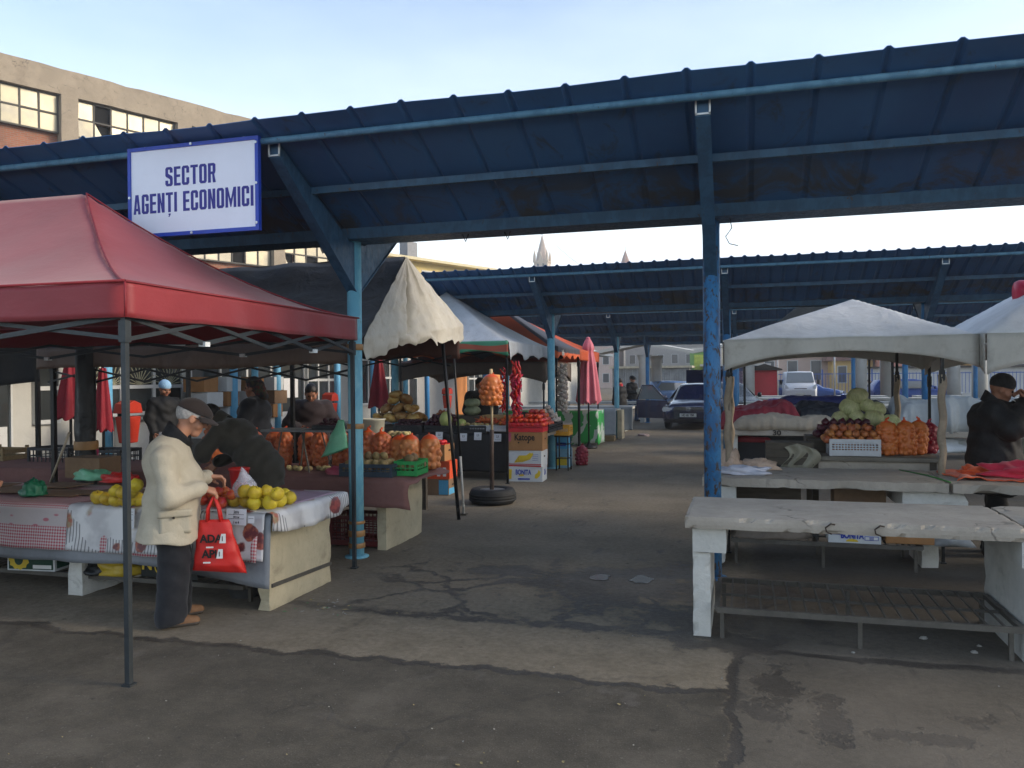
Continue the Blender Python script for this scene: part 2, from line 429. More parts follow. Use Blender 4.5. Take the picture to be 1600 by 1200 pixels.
# ================================================================== ground
def ground_mat():
    n = NT('worn_paving'); p = n.coord(); x, y, z = n.sep(p)
    n1 = n.noise(1.1, 5, .6); n2 = n.noise(4.5, 5, .6); n3 = n.noise(22, 4, .65); n4 = n.noise(120, 3, .6)
    w = n.math('ADD', n.math('MULTIPLY', n.math('SUBTRACT', n1, .5), .5), n.math('MULTIPLY', n.math('SUBTRACT', n2, .5), .22))
    conc = n.mix(n.rampf(n2, .3, .7), (.175, .143, .098), (.232, .192, .136))
    aisle = n.mix(n.rampf(n1, .35, .65), (.160, .130, .090), (.215, .175, .122))
    asph = n.mix(n.rampf(n2, .3, .7), (.062, .053, .039), (.096, .082, .060))
    # worn pale islands in the asphalt
    isl = n.rampf(n.noise(2.1, 4, .6, n.mapping(p, loc=(3.1, 1.7, 0))), .60, .68)
    asph = n.mix(n.math('MULTIPLY', isl, .55), asph, (.135, .118, .098))
    speck = n.math('MAXIMUM', n.rampf(n.voro(17), .09, .15, 1, 0), n.rampf(n.voro(41), .12, .2, 1, 0))
    spk = n.math('MULTIPLY', speck, n.rampf(n3, .44, .60))
    asph = n.mix(n.math('MULTIPLY', spk, .6), asph, (.22, .195, .16))
    yb = n.math('ADD', y, n.math('MULTIPLY', w, 1.0))
    # front asphalt patch: from the near joint towards the viewer, left of the joint by the table
    xb = n.math('ADD', x, n.math('MULTIPLY', w, .55))
    front = n.math('MULTIPLY', n.rampf(yb, 4.36, 4.46, 1, 0), n.rampf(xb, -.12, -.04, 1, 0))
    band = n.mix(n.rampf(yb, 5.0, 5.9, 0, 1), conc, aisle)
    c = n.mix(front, band, asph)
    # right hand slab: concrete with damp blotches
    right = n.rampf(xb, -.10, -.03)
    rs = n.mix(n.rampf(n1, .3, .7), (.092, .079, .060), (.132, .113, .086))
    c = n.mix(n.math('MULTIPLY', right, n.rampf(y, 6.2, 7.0, 1, 0)), c, rs)
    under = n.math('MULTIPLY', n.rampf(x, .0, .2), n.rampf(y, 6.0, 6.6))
    c = n.mix(n.math('MULTIPLY', under, .75), c, (.045, .041, .036))  # paints the shade under the right-hand tables into the ground colour
    w2 = n.math('ADD', n.math('MULTIPLY', n.math('SUBTRACT', n2, .5), 1.0), n.math('ADD', n.math('MULTIPLY', n.math('SUBTRACT', n1, .5), .6), n.math('MULTIPLY', n.math('SUBTRACT', n3, .5), .5)))
    wet = None
    def add(f):
        nonlocal wet
        wet = f if wet is None else n.math('MAXIMUM', wet, f)
    def band_line(axis, at, width, x0, x1, lo=.5, hi=.6, wob=1.0, other=None):
        d = n.math('ABSOLUTE', n.math('SUBTRACT', n.math('ADD', n.math('ADD', axis, n.math('MULTIPLY', w, wob)), n.math('MULTIPLY', n.math('SUBTRACT', n3, .5), .10)), at))
        f = n.rampf(d, width*.45, width, 1, 0)
        o = other
        f = n.math('MULTIPLY', f, n.math('MULTIPLY', n.rampf(o, x0-.15, x0, 0, 1), n.rampf(o, x1, x1+.15, 1, 0)))
        return f
    add(band_line(y, 4.42, .05, -9, -.1, other=x))
    add(n.math('MULTIPLY', band_line(y, 5.36, .10, -3.3, -.1, wob=.9, other=x), n.rampf(n2, .36, .5)))
    add(band_line(y, 5.17, .06, -.05, 3.5, wob=.35, other=x))
    add(band_line(x, -.07, .042, 1.0, 5.3, wob=.55, other=y))
    def blob(cx, cy, rx, ry, k=.9):
        dx = n.math('DIVIDE', n.math('SUBTRACT', x, cx), rx); dy = n.math('DIVIDE', n.math('SUBTRACT', y, cy), ry)
        d = n.math('SQRT', n.math('ADD', n.math('MULTIPLY', dx, dx), n.math('MULTIPLY', dy, dy)))
        return n.rampf(n.math('ADD', d, n.math('MULTIPLY', w2, 3.2)), k*.7, k*1.15, 1, 0)
    damp = n.math('MAXIMUM', blob(-.75, 6.55, 1.15, .75), blob(-2.05, 6.75, .55, .22))
    damp = n.math('MAXIMUM', damp, blob(-.35, 5.75, .45, .55))
    add(n.math('MULTIPLY', damp, .85))
    add(n.math('MULTIPLY', blob(.42, 4.25, .10, .36), .8)); add(n.math('MULTIPLY', blob(.78, 4.1, .36, .07), .7)); add(n.math('MULTIPLY', blob(.15, 4.55, .12, .40), .8)); add(n.math('MULTIPLY', blob(.0, 5.32, .25, .25), .9))
    add(n.math('MULTIPLY', n.rampf(n.noise(1.7, 5, .65, n.mapping(p, loc=(8, 2, 0))), .60, .66), n.math('MULTIPLY', right, .7)))
    # crazed cracks between the concrete band and the posts
    warp = n.node('ShaderNodeVectorMath', operation='ADD')
    n.l.new(p, warp.inputs[0])
    sc_ = n.node('ShaderNodeVectorMath', operation='SCALE'); n.l.new(n.noise(2.2, 4, .6, out=1), sc_.inputs[0]); sc_.inputs['Scale'].default_value = .5
    n.l.new(sc_.outputs[0], warp.inputs[1])
    ck = n.rampf(n.voro(1.25, 'DISTANCE_TO_EDGE', warp.outputs[0]), .012, .06, 1, 0)
    zone = n.math('MULTIPLY', n.rampf(y, 5.2, 5.45), n.rampf(y, 6.6, 7.3, 1, 0))
    zone = n.math('MULTIPLY', zone, n.math('MULTIPLY', n.rampf(x, -3.3, -2.9), n.rampf(x, .2, .5, 1, 0)))
    add(n.math('MULTIPLY', n.math('MULTIPLY', ck, zone), n.rampf(n2, .33, .45)))
    ck2 = n.rampf(n.voro(.62, 'DISTANCE_TO_EDGE', warp.outputs[0]), .004, .016, 1, 0)
    add(n.math('MULTIPLY', n.math('MULTIPLY', ck2, n.rampf(n.noise(.9, 3, .5), .45, .58)), .34))
    # drips along the aisle
    dr = n.math('MULTIPLY', n.rampf(n.noise(3.4, 5, .6, n.mapping(p, sc=(1.6, .55, 1), loc=(2, 5, 0))), .60, .70), n.rampf(y, 4.4, 9, .35, .75))
    add(n.math('MULTIPLY', dr, n.math('SUBTRACT', 1, front)))
    c = n.mix(n.math('MULTIPLY', wet, .82), c, (.026, .023, .021))
    c = n.mix(n.rampf(n3, .35, .7, 0, .30), c, (.05, .045, .04))
    c = n.mix(n.rampf(n4, .52, .72, 0, .55), c, n.mix(.5, c, (.24, .21, .18)))
    c = n.mix(n.rampf(n4, .48, .30, 0, .5), c, n.mix(.6, c, (.03, .026, .022)))
    c = n.mix(n.rampf(n.noise(.55, 6, .62, n.mapping(p, loc=(4, 9, 0))), .48, .62, 0, .28), c, (.21, .178, .14))
    spots = n.math('MULTIPLY', n.rampf(n.voro(3.2, vec=n.mapping(p, sc=(1, 1.2, 1))), .06, .10, 1, 0), n.rampf(n3, .45, .55))
    c = n.mix(n.math('MULTIPLY', spots, .6), c, (.035, .03, .027))
    n.set(col=c, rough=n.math('SUBTRACT', n.rampf(n3, .3, .7, .80, .95), n.math('MULTIPLY', wet, .28)), spec=.25)
    hgt = n.math('ADD', n.math('MULTIPLY', n3, .6), n.math('ADD', n.math('MULTIPLY', n4, .35), n.math('MULTIPLY', wet, -.6)))
    hgt = n.math('ADD', hgt, n.math('MULTIPLY', front, .5))
    n.bump(hgt, .55, .012)
    return n.m
GROUND = ground_mat()
g = MB()
xs_ = [-330, -150, -60, -20, -8, -4, -1, 2, 6, 15, 50, 150, 380]; ys_ = [-60, -30, -15, -2, 2, 5, 8, 12, 20, 40, 90, 250, 470]
gv = [(a, b, 0) for b in ys_ for a in xs_]; nx_ = len(xs_)
g.add(gv, [(j*nx_+i, j*nx_+i+1, (j+1)*nx_+i+1, (j+1)*nx_+i) for j in range(len(ys_)-1) for i in range(nx_-1)])
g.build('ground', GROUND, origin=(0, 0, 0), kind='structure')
WATER = NT('standing_water').set(col=(.02, .019, .018), rough=.22, spec=.07)
def puddle(pts, label):
    mb = MB(); n = 40; c = Vector((sum(p[0] for p in pts)/len(pts), sum(p[1] for p in pts)/len(pts)))
    (cx, cy), (rx, ry) = pts[0], pts[1]
    vs = []
    for k in range(n):
        t = 2*PI*k/n; s = 1+.45*nz(cx*3+math.cos(t)*1.3, cy*3+math.sin(t)*1.3, 2)+.30*nz(math.cos(t)*3, math.sin(t)*3, cx)
        vs.append((cx+rx*s*math.cos(t), cy+ry*s*math.sin(t), .004))
    mb.add(vs, [list(range(n))]); mb.build('puddle', WATER, kind='structure')
for a, b in (((-1.18, 6.72), (.085, .10)), ((-.83, 6.74), (.095, .13))):
    puddle((a, b), '')

# ================================================================== the blue market canopies
PB = {}
def paint(name, col, col2, rust=.5, scale=9):
    n = NT(name); v = n.mapping(n.coord(), sc=(1, 1, .45))
    a = n.noise(scale, 6, .65, v, .4); b = n.noise(scale*3.1, 5, .7, v, .8)
    c = n.mix(n.rampf(a, .42, .58), srgb(col), srgb(col2))
    f = n.rampf(b, .70-.14*rust, .76-.14*rust)
    c = n.mix(f, c, n.mix(n.rampf(a, .4, .6), (.055, .04, .032), (.09, .055, .035)))
    n.set(col=c, rough=n.rampf(b, .3, .7, .42, .75), spec=.4)
    n.bump(n.math('SUBTRACT', n.math('MULTIPLY', a, .2), f), .35, .004)
    return n.m
P_L = paint('teal_post_paint', '#7db6c6', '#66a5bd', .30)
P_R = paint('blue_post_paint', '#33709f', '#2a5a85', 1.2)
P_RC = paint('blue_post_paint_clean', '#3d7fb0', '#346f9f', .2)
P_ARM = paint('arm_paint', '#365a78', '#2e4e6a', .35)
P_EDGE = paint('edge_pipe_paint', '#527f9a', '#456f8a', .5)
P_PUR = paint('purlin_paint', '#345874', '#2c4c66', .6)
def sheet_mat():
    n = NT('blue_roof_sheet'); v = n.mapping(n.coord(), sc=(1, .6, 1))
    a = n.noise(.9, 5, .6, v); b = n.noise(4.0, 6, .7, v, .6)
    c = n.mix(n.rampf(a, .3, .7), srgb('#2f5583'), srgb('#3b6796'))
    c = n.mix(n.rampf(b, .55, .72, 0, .65), c, srgb('#3a4038'))
    yy = n.math('ABSOLUTE', n.sep(n.coord())[1])
    st_ = n.math('MULTIPLY', n.rampf(yy, .95, .35), n.rampf(n.noise(1.6, 6, .7, n.coord(), 1.0), .42, .6))
    c = n.mix(n.math('MULTIPLY', st_, .8), c, srgb('#4a4433'))
    n.set(col=c, rough=.48, spec=.4); n.bump(b, .15, .006); return n.m
P_SHEET = sheet_mat()
WHITE_END = M('white_cap', '#d8dcdc', .5, .05)
WRAP = M('black_plastic_wrap', '#17191b', .38, .35, 7, .5, 14, .02)
TAPE = M('brown_parcel_tape', '#9a7448', .4, .12, 12)
def canopy(label, Y0, zv, ze, xs, x0, x1, pitch, rib, hw=1.62, post_mats=None, wrapx=None, zarm=.5):
    t = empty('market_canopy', (xs[len(xs)//2], Y0, 0), label, 'canopy', 'long blue canopies across the market')
    for i, x in enumerate(xs):
        pm = post_mats(i) if post_mats else P_RC
        mb = MB().tube([(x, Y0, 0), (x, Y0, zv-.02)], .07, 20)
        mb.lathe([(.115, 0), (.115, .012), (.075, .02)], (x, Y0, 0), 16)
        po = mb.build('post', pm, t)
        if wrapx is not None and abs(x-wrapx) < .1:
            w = MB()
            def fn(u, v):
                a = 2*PI*u; r = .098+.016*nz(math.cos(a)*2+5, math.sin(a)*2, v*9)+.014*nz(math.cos(a)*5, math.sin(a)*5, v*3)
                return (x+r*math.cos(a), Y0+r*math.sin(a), .35+v*2.1)
            w.grid(fn, 28, 50); w.build('plastic_wrap', WRAP, po)
            MB().lathe([(.119, .98), (.121, 1.0), (.121, 1.055), (.119, 1.07)], (x, Y0, 0), 20, cap=False).build('tape_band', TAPE, po)
            MB().lathe([(.117, .78), (.119, .8), (.119, .82), (.117, .83)], (x, Y0, 0), 20, cap=False).build('tape_band', TAPE, po)
        for s in (-1, 1):
            a = MB(); ye = hw-.25
            a.prism([(Y0+s*.03, zv-zarm), (Y0+s*ye, ze-.17), (Y0+s*ye, ze-.06), (Y0+s*.16, zv-.05), (Y0+s*.03, zv-.05)], 'x', x-.036, x+.036)
            a.prism([(Y0+s*.03, zv-zarm-.012), (Y0+s*ye, ze-.182), (Y0+s*ye, ze-.172), (Y0+s*.03, zv-zarm)], 'x', x-.05, x+.05)
            ar = a.build('arm', P_ARM if s < 0 else P_PUR, t)
            if s < 0:
                c = MB(); y = Y0-ye-.006
                for q in ((-.046, 0, .012, .12), (.046, 0, .012, .12), (0, -.052, .104, .012)):
                    c.cbox((x+q[0], y, ze-.115+q[1]), (q[2], .01, q[3]))
                c.build('end_cap', WHITE_END, ar)
    for s in (-1, 1):
        # trapezoid sheet
        prof = []; x = x0
        while x < x1:
            prof += [(x, 0), (x+rib, rib*.9), (x+rib*1.9, rib*.9), (x+rib*2.9, 0)]; x += pitch
        mb = MB(); nv = 10; W_ = len(prof); vs = []
        for j in range(nv+1):
            w = j/nv; y = Y0+s*(.10+(hw-.10)*w); z = zv+.02+(ze-zv+.02)*w
            for (px_, pz) in prof:
                e = 0 if w < .85 else (w-.85)/.15
                vs.append((px_, y, z+pz+.012*nz(px_*.5, w*2, Y0)+e*.018*nz(px_*1.1, 3, Y0)))
        mb.add(vs, [(j*W_+i, j*W_+i+1, (j+1)*W_+i+1, (j+1)*W_+i) for j in range(nv) for i in range(W_-1)], 0, False)
        mb.build('roof_sheet', P_SHEET, t, solid=.006)
        for w, r, m in ((.88, .027, P_EDGE), (.48, .03, P_PUR)):
            y = Y0+s*(.10+(hw-.10)*w); z = zv+.02+(ze-zv+.02)*w-.035
            if w > .8: MB().tube([(x0, y, z), (x1, y, z)], r, 12).build('edge_pipe', m, t)
            else:
                MB().box((x0, y-.025, z-.045), (x1, y+.025, z+.012)).build('purlin', m, t)
    gm = MB().prism([(Y0-.2, zv+.06), (Y0-.17, zv-.035), (Y0+.17, zv-.035), (Y0+.2, zv+.06), (Y0+.19, zv+.06), (Y0+.16, zv-.025), (Y0-.16, zv-.025), (Y0-.19, zv+.06)], 'x', x0, x1)
    gm.build('gutter', P_PUR, t)
    return t
XS = [-6.75, -3.57, -.25, 2.95, 6.14]
CAN1 = canopy('nearest blue canopy, carrying the white sector sign, over the first concrete tables', 6.95, 3.05, 3.655, XS, -10.5, 8.2, .405, .022,
       post_mats=lambda i: [P_L, P_L, P_R, P_RC, P_RC][i], wrapx=-6.75, zarm=.52, hw=1.59)
CAN2 = canopy('second blue canopy from the camera, over the covered goods of table 30', 14.65, 2.93, 3.52, [-9.85, -6.65, -3.46, -.27, 2.92, 6.11]+[9.3, 12.5], -12, 16, .2, .026,
       post_mats=lambda i: P_L if i < 3 else P_RC)
CAN3 = canopy('third blue canopy, half hidden behind the second, by the closed pink parasol', 22.35, 2.88, 3.45, [-9.8, -6.6, -3.4, -.2, 3.97, 7.2, 10.4, 13.6], -12, 22, .2, .03,
       post_mats=lambda i: P_L if i < 3 else P_RC)
CAN4 = canopy('farthest blue canopy, low beyond the dark blue estate car', 30.1, 2.93, 3.50, [-9.8, -6.6, -3.42, -.2, 3.7, 7.5, 10.8, 14.0], -12, 24, .25, .03,
       post_mats=lambda i: P_RC)
# tape bands round the near post, and a drip bracket
def band(post_x, Y0, z, h, parent, r=.078):
    MB().lathe([(r, z), (r+.003, z+.004), (r+.003, z+h-.004), (r, z+h)], (post_x, Y0, 0), 20, cap=False).build('tape_band', TAPE, parent)
pl = [c for c in CAN1.children if c.name.startswith('post')]
for c in pl:
    pass
near_left = pl[1]
for z, h in ((.20, .06), (.09, .05), (.32, .03), (1.23, .05), (1.98, .06)): band(XS[1], 6.95, z, h, near_left)


# ================================================================== sector sign
SIGN_W = M('sign_white', '#dfe4f0', .35, .03, 2, .02)
SIGN_B = M('sign_blue_frame', '#2240a8', .4, .1)
SIGN_T = M('sign_letter_blue', '#2c2a86', .5, .04)
sx0, sx1, sz0, sz1, sy = -4.87, -3.635, 2.88, 3.62, 5.49
s = empty('sign_board', ((sx0+sx1)/2, sy, sz0), 'white sector sign with blue letters and blue frame under the canopy edge', 'sign')
MB().box((sx0+.012, sy, sz0+.012), (sx1-.012, sy+.02, sz1-.012)).build('panel', SIGN_W, s)
fr = MB()
for lo, hi in (((sx0, sy-.008, sz0), (sx1, sy+.03, sz0+.03)), ((sx0, sy-.008, sz1-.03), (sx1, sy+.03, sz1)), ((sx0, sy-.0085, sz0+.0301), (sx0+.03, sy+.03, sz1-.0301)), ((sx1-.03, sy-.0085, sz0+.0301), (sx1, sy+.03, sz1-.0301))):
    fr.box(lo, hi)
fr.build('frame', SIGN_B, s)
sc_m = M('screw_grey', '#b8bcc0', .35, .05, metal=.8)
for a, b in ((.5, .985), (.985, .93), (.015, .45), (.985, .5), (.5, .02), (.985, .08)):
    MB().tube([(sx0+(sx1-sx0)*a, sy-.016, sz0+(sz1-sz0)*b), (sx0+(sx1-sx0)*a, sy-.008, sz0+(sz1-sz0)*b)], .011, 8).build('screw', sc_m, s)
cx = (sx0+sx1)/2
# heavy condensed capitals drawn as flat plates
def glyph(ch):
    w, t, s_ = .36, .135, .135
    L_ = lambda a, b: [(0, a), (t, a), (t, b), (0, b)]
    Rr = lambda a, b: [(w-t, a), (w, a), (w, b), (w-t, b)]
    top = [(0, .90), (t, .90), (t, 1-s_), (w-t, 1-s_), (w-t, .90), (w, .90), (w-.07, 1), (.07, 1)]
    bot = [(0, .10), (.07, 0), (w-.07, 0), (w, .10), (w-t, .10), (w-t, s_), (t, s_), (t, .10)]
    if ch == 'O': return w, [L_(.10, .90), Rr(.10, .90), top, bot]
    if ch == 'C': return w, [L_(.10, .90), Rr(.62, .90), Rr(.10, .38), top, bot]
    if ch == 'G': return w, [L_(.10, .90), Rr(.66, .90), Rr(.10, .52), [(w*.5, .40), (w-t, .40), (w-t, .52), (w*.5, .52)], top, bot]
    if ch == 'S': return w, [L_(.60, .90), Rr(.10, .42), Rr(.70, .90), L_(.10, .30), top, bot, [(0, .60), (.03, .50), (w-t, .36), (w-t, .42), (w, .42), (w-.03, .52), (t, .66), (t, .60)]]
    if ch == 'E': return w*.9, [L_(0, 1), [(t, 1-s_), (w*.9, 1-s_), (w*.9, 1), (t, 1)], [(t, .44), (w*.84, .44), (w*.84, .44+s_), (t, .44+s_)], [(t, 0), (w*.9, 0), (w*.9, s_), (t, s_)]]
    if ch in 'TȚ':
        p = [[((w-t)/2, 0), ((w+t)/2, 0), ((w+t)/2, 1-s_), ((w-t)/2, 1-s_)], [(0, 1-s_), (w, 1-s_), (w, 1), (0, 1)]]
        if ch == 'Ț': p.append([(w/2-.045, -.07), (w/2+.055, -.07), (w/2+.05, -.14), (w/2-.01, -.24), (w/2-.06, -.24), (w/2-.005, -.15), (w/2-.045, -.15)])
        return w, p
    if ch == 'I': return t, [[(0, 0), (t, 0), (t, 1), (0, 1)]]
    if ch == 'N': return w, [L_(0, 1), Rr(0, 1), [(t, 1), (t, .58), (w-t, 0), (w-t, .42)]]
    if ch == 'M': v = .52; return v, [[(0, 0), (.125, 0), (.125, 1), (0, 1)], [(v-.125, 0), (v, 0), (v, 1), (v-.125, 1)], [(.125, 1), (.125, .62), (v/2-.02, .02), (v/2, .02), (v/2, .42), (v/2-.03, .50)], [(v-.125, 1), (v/2+.03, .50), (v/2, .42), (v/2, .02), (v/2+.02, .02), (v-.125, .62)]]
    if ch == 'R': return w, [L_(0, 1), [(t, 1-s_), (w-t, 1-s_), (w, .92), (w-.07, 1), (t, 1)], [(w-t, .56), (w, .60), (w, .92), (w-t, 1-s_)], [(t, .43), (w-.06, .43), (w-.02, .50), (w, .60), (w-t, .56), (t, .56)], [(w-t-.02, .43), (w-.06, .43), (w+.01, 0), (w-t+.01, 0)]]
    if ch == 'A': return w, [[(0, 0), (.12, 0), (w/2, .72), (w/2, 1), (.10, 1)], [(w, 0), (w-.10, 1), (w/2, 1), (w/2, .72), (w-.12, 0)], [(.127, .17), (w-.127, .17), (w-.135, .30), (.135, .30)]]
    return .18, []
def sign_text(body, cx_, z0, h, width):
    adv = []; x = 0
    for ch in body: w, p = glyph(ch); adv.append((x, p)); x += w+.065
    k = width/(x-.065)
    for x0_, p in adv:
        if not p: continue
        mb = MB()
        for i, poly in enumerate(p): mb.prism([(cx_-width/2+(x0_+a)*k, z0+b*h) for a, b in poly], 'y', sy-.0015-.0003*i, sy+.002)
        mb.build('letter', SIGN_T, s)
sign_text('SECTOR', cx-.015, 3.285, .155, .475)
sign_text('AGENȚI ECONOMICI', cx, 3.075, .160, 1.135)
for x in (sx0+.15, sx1-.15): MB().bar((x, sy+.015, sz1), (x, sy+.03, 3.64), .02, .004).build('hanger', sc_m, s)

wm_ = M('hanging_wire', '#1d1b19', .7, .1)
MB().tube([(.02-.12, 6.90, 3.03), (-.08, 6.88, 2.93), (-.13, 6.88, 2.86), (-.10, 6.88, 2.80), (-.03, 6.88, 2.78)], .004, 5).build('loose_wire', wm_, CAN1)
for x in (-2.45, -2.05): MB().tube([(x, 6.9, 3.02), (x+.03, 6.9, 2.95), (x+.06, 6.9, 3.02)], .006, 5).build('hook', wm_, CAN1)
# ================================================================== people
SKIN = M('skin', '#b98468', .55, .08, 14, .08, 90, .002)
SKIN_D = M('skin_dark', '#8a5e48', .55, .1, 14, .08, 90, .002)
LIP = M('lip', '#8d5548', .5, .05)
EYE = M('eye_dark', '#1a1614', .2, .05)
def cloth(name, col, var=.14, rough=.85, weave=180, sheen=.15): return M(name, col, rough, var, 3.0, .25, weave, .003, sheen=sheen)
J0 = dict(hip=(0, 0, .92), waist=(0, 0, 1.06), chest=(0, 0, 1.27), neck=(-.01, 0, 1.43), head=(.02, 0, 1.575), hp=5,
          hl=(0, .09, .88), hr=(0, -.09, .88), kl=(.02, .10, .49), kr=(.02, -.10, .49), al=(-.02, .11, .085), ar=(-.02, -.11, .085),
          sl=(-.01, .185, 1.38), sr=(-.01, -.185, 1.38), el=(-.02, .245, 1.11), er=(-.02, -.245, 1.11), wl=(.08, .23, .88), wr=(.08, -.23, .88),
          fl=0, fr=0, hdl=(.3, 0, -1), hdr=(.3, 0, -1))
def hand_prims(w, d, side, curl=.5, s=1.0, inward=None):
    w = Vector(w); d = Vector(d).normalized()
    n = Vector(inward) if inward is not None else Vector((0, -side, 0))
    n = (n-d*n.dot(d)).normalized(); b = d.cross(n).normalized()       # n: palm faces this way, b: across the palm
    P = []
    def L(v): return tuple(v)
    for o in (-.026, -.009, .009, .026): P.append(cone(L(w+b*o*.6), L(w+d*.085*s+b*o), .017*s, .0135*s))
    for o, ln in ((-.031, .068), (-.0105, .080), (.0105, .084), (.031, .074)):
        k = w+d*.088*s+b*o; a = curl
        m = k+(d*math.cos(a)+n*math.sin(a))*ln*.55*s+b*o*.08
        e = m+(d*math.cos(2.1*a)+n*math.sin(2.1*a))*ln*.5*s
        P += [cone(L(k), L(m), .0095*s, .0088*s), cone(L(m), L(e), .0086*s, .0072*s)]
    th = b*(1 if True else -1)
    k = w+d*.028*s+b*.03; m = k+(d*.6+b*.65+n*.45)*.045*s; e = m+(d*.85+b*.1+n*.5)*.034*s
    P += [cone(L(k), L(m), .0125*s, .0105*s), cone(L(m), L(e), .0102*s, .0085*s)]
    return P
def human(label, loc, rz, J=None, vox=.013, skin=None, jacket=None, trousers=None, shoes=None, hair=None, hat=None, bulk=0.0, hem=.66, scale=1.0,
          curl=.6, sex='m', name='person', collar=None, palm_l=None, palm_r=None, hairlen=0, belly=.0, wrinkle=.006, wide=0.0, flare=0.0):
    j = dict(J0); j.update(J or {})
    skin = skin or SKIN
    A = {k: Vector(v) for k, v in j.items() if isinstance(v, tuple)}
    t = empty('person', (0, 0, 0), label, 'person')
    tp = lambda v: tuple(v)
    Ry = Matrix.Rotation(rad(j['hp']), 3, 'Y')
    if 'hy' in j: Ry = Matrix.Rotation(rad(j['hy']), 3, 'Z') @ Ry
    def hd(x, y, z): return tp(A['head'] + Ry @ Vector((x, y, z)))
    def hball(c, r):
        p = list(ball(hd(*c), r)); p[3] = Ry; return tuple(p)
    # continuous body
    B = [cone(tp(A['hip']), tp(A['waist']), .115, .105), cone(tp(A['waist']), tp(A['chest']), .11, .12), cone(tp(A['sl']+Vector((0, 0, -.035))), tp(A['sr']+Vector((0, 0, -.035))), .040, .040),
         cone(tp(A['chest']), tp(A['neck']), .11, .06), cone(tp(A['neck']), hd(-.02, 0, -.05), .056, .052)]
    for s in 'lr':
        B += [cone(tp(A['h'+s]), tp(A['k'+s]), .08, .053), cone(tp(A['k'+s]), tp(A['a'+s]), .053, .037),
              cone(tp(A['s'+s]+Vector((0, 0, -.03))), tp(A['e'+s]), .042, .038), cone(tp(A['e'+s]), tp(A['w'+s]), .039, .026)]
        an = A['a'+s]; fa = rad(j['f'+s]); fd = Vector((math.cos(fa), math.sin(fa), 0))
        B += [cone(tp(an-fd*.03+Vector((0, 0, -.04))), tp(an+fd*.14+Vector((0, 0, -.055))), .035, .025)]
        B += hand_prims(A['w'+s], A['hd'+s], 1 if s == 'l' else -1, curl, inward=(palm_l if s == 'l' else palm_r))
    B += [hball((-.015, 0, .03), (.098, .077, .102)), cone(hd(.02, 0, -.02), hd(.052, 0, -.088), .064, .036), cone(hd(.086, 0, .008), hd(.106, 0, -.026), .010, .0155),
          cone(hd(.07, .032, .028), hd(.07, -.032, .028), .018, .018), cone(hd(.05, .04, -.03), hd(.05, -.04, -.03), .035, .035),
          cone(hd(.083, .02, -.058), hd(.083, -.02, -.058), .010, .010), cone(hd(.079, .017, -.067), hd(.079, -.017, -.067), .010, .010)]
    for sy_ in (1, -1): B.append(hball((-.005, .08*sy_, -.008), (.024, .012, .034)))
    hc = np.array(A['head']); R3 = np.array(Ry)
    def pick(c):
        q = (c-hc) @ R3
        return ((q[:, 0] > .078) & (np.abs(q[:, 1]) < .024) & (q[:, 2] < -.054) & (q[:, 2] > -.071)).astype(int)
    body = put(sdf_mesh('body', B, vox if vox < .011 else .011, [skin, LIP], .012, pick=pick), 'body', t)
    for sy_ in (1, -1):
        c = Vector(hd(.080, .031*sy_, .006)); MB().lathe([(.001, -.011), (.008, -.008), (.011, 0), (.008, .008), (.001, .011)], c, 10).build('eye', EYE, t)
    sp = A['chest']-A['hip']; lean = math.atan2(sp.x, sp.z)
    def tb(c, r):
        p = list(ball(tp(c), r)); p[3] = Matrix.Rotation(lean, 3, 'Y'); return tuple(p)
    fold = lambda X, Y, Z: wrinkle*np.sin(Z*21+3.2*np.sin(X*13+Y*9)+Y*4)*np.sin(X*17-Y*12+Z*6)+wrinkle*.6*np.sin(Z*47+X*31+Y*23)
    if jacket:
        b = bulk; dn = (A['hip']-A['chest']).normalized()*.035; hemc = A['hip']+Vector((0, 0, hem-A['hip'].z))+(A['hip']-A['waist'])*0
        C = [tb(A['hip']+Vector((belly*.6, 0, -.02)), (.155+b+belly*.5, .185+b, .20)), tb(A['waist']+Vector((belly, 0, 0)), (.15+b+belly*.6, .18+b, .2)),
             tb(A['chest'], (.145+b, .195+b, .2)), cone(tp(A['sl']+dn), tp(A['sr']+dn), .062+b*.55, .062+b*.55), cone(tp(A['chest']), tp(A['neck']), .13+b, .068),
             cone(tp(hemc+Vector((0, .05, .0))), tp(A['hip']+Vector((belly*.5, .04, 0))), .15+b+flare, .15+b), cone(tp(hemc+Vector((0, -.05, 0))), tp(A['hip']+Vector((belly*.5, -.04, 0))), .15+b+flare, .15+b)]
        for s in 'lr':
            C += [cone(tp(A['s'+s]+dn), tp(A['e'+s]), .066+b*.65, .062+b*.5), cone(tp(A['e'+s]), tp(A['e'+s].lerp(A['w'+s], .96)), .063+b*.6, .048+b*.25)]
        ccut = None
        hz0 = hem
        ccut = (lambda X, Y, Z: hz0-Z+.012*np.sin(X*19+Y*14))
        put(sdf_mesh('jacket', C, vox, jacket, .035, noise=fold, cut=ccut), 'jacket', t)
        if collar:
            cm = MB(); pts = []
            nk = A['neck']; ax_ = (A['head']-A['neck']).normalized()
            def fn(u, v):
                a = 2*PI*u; e1 = Vector((1, 0, 0)); e1 = (e1-ax_*e1.dot(ax_)).normalized(); e2 = ax_.cross(e1)
                r = .088+.014*v+.004*math.sin(a*5)
                return nk+ax_*(-.03+.085*v-.02*math.cos(a)*v)+e1*math.cos(a)*r*1.05+e2*math.sin(a)*r
            cm.grid(fn, 28, 4); cm.build('collar', collar, t, local=True, solid=.016)
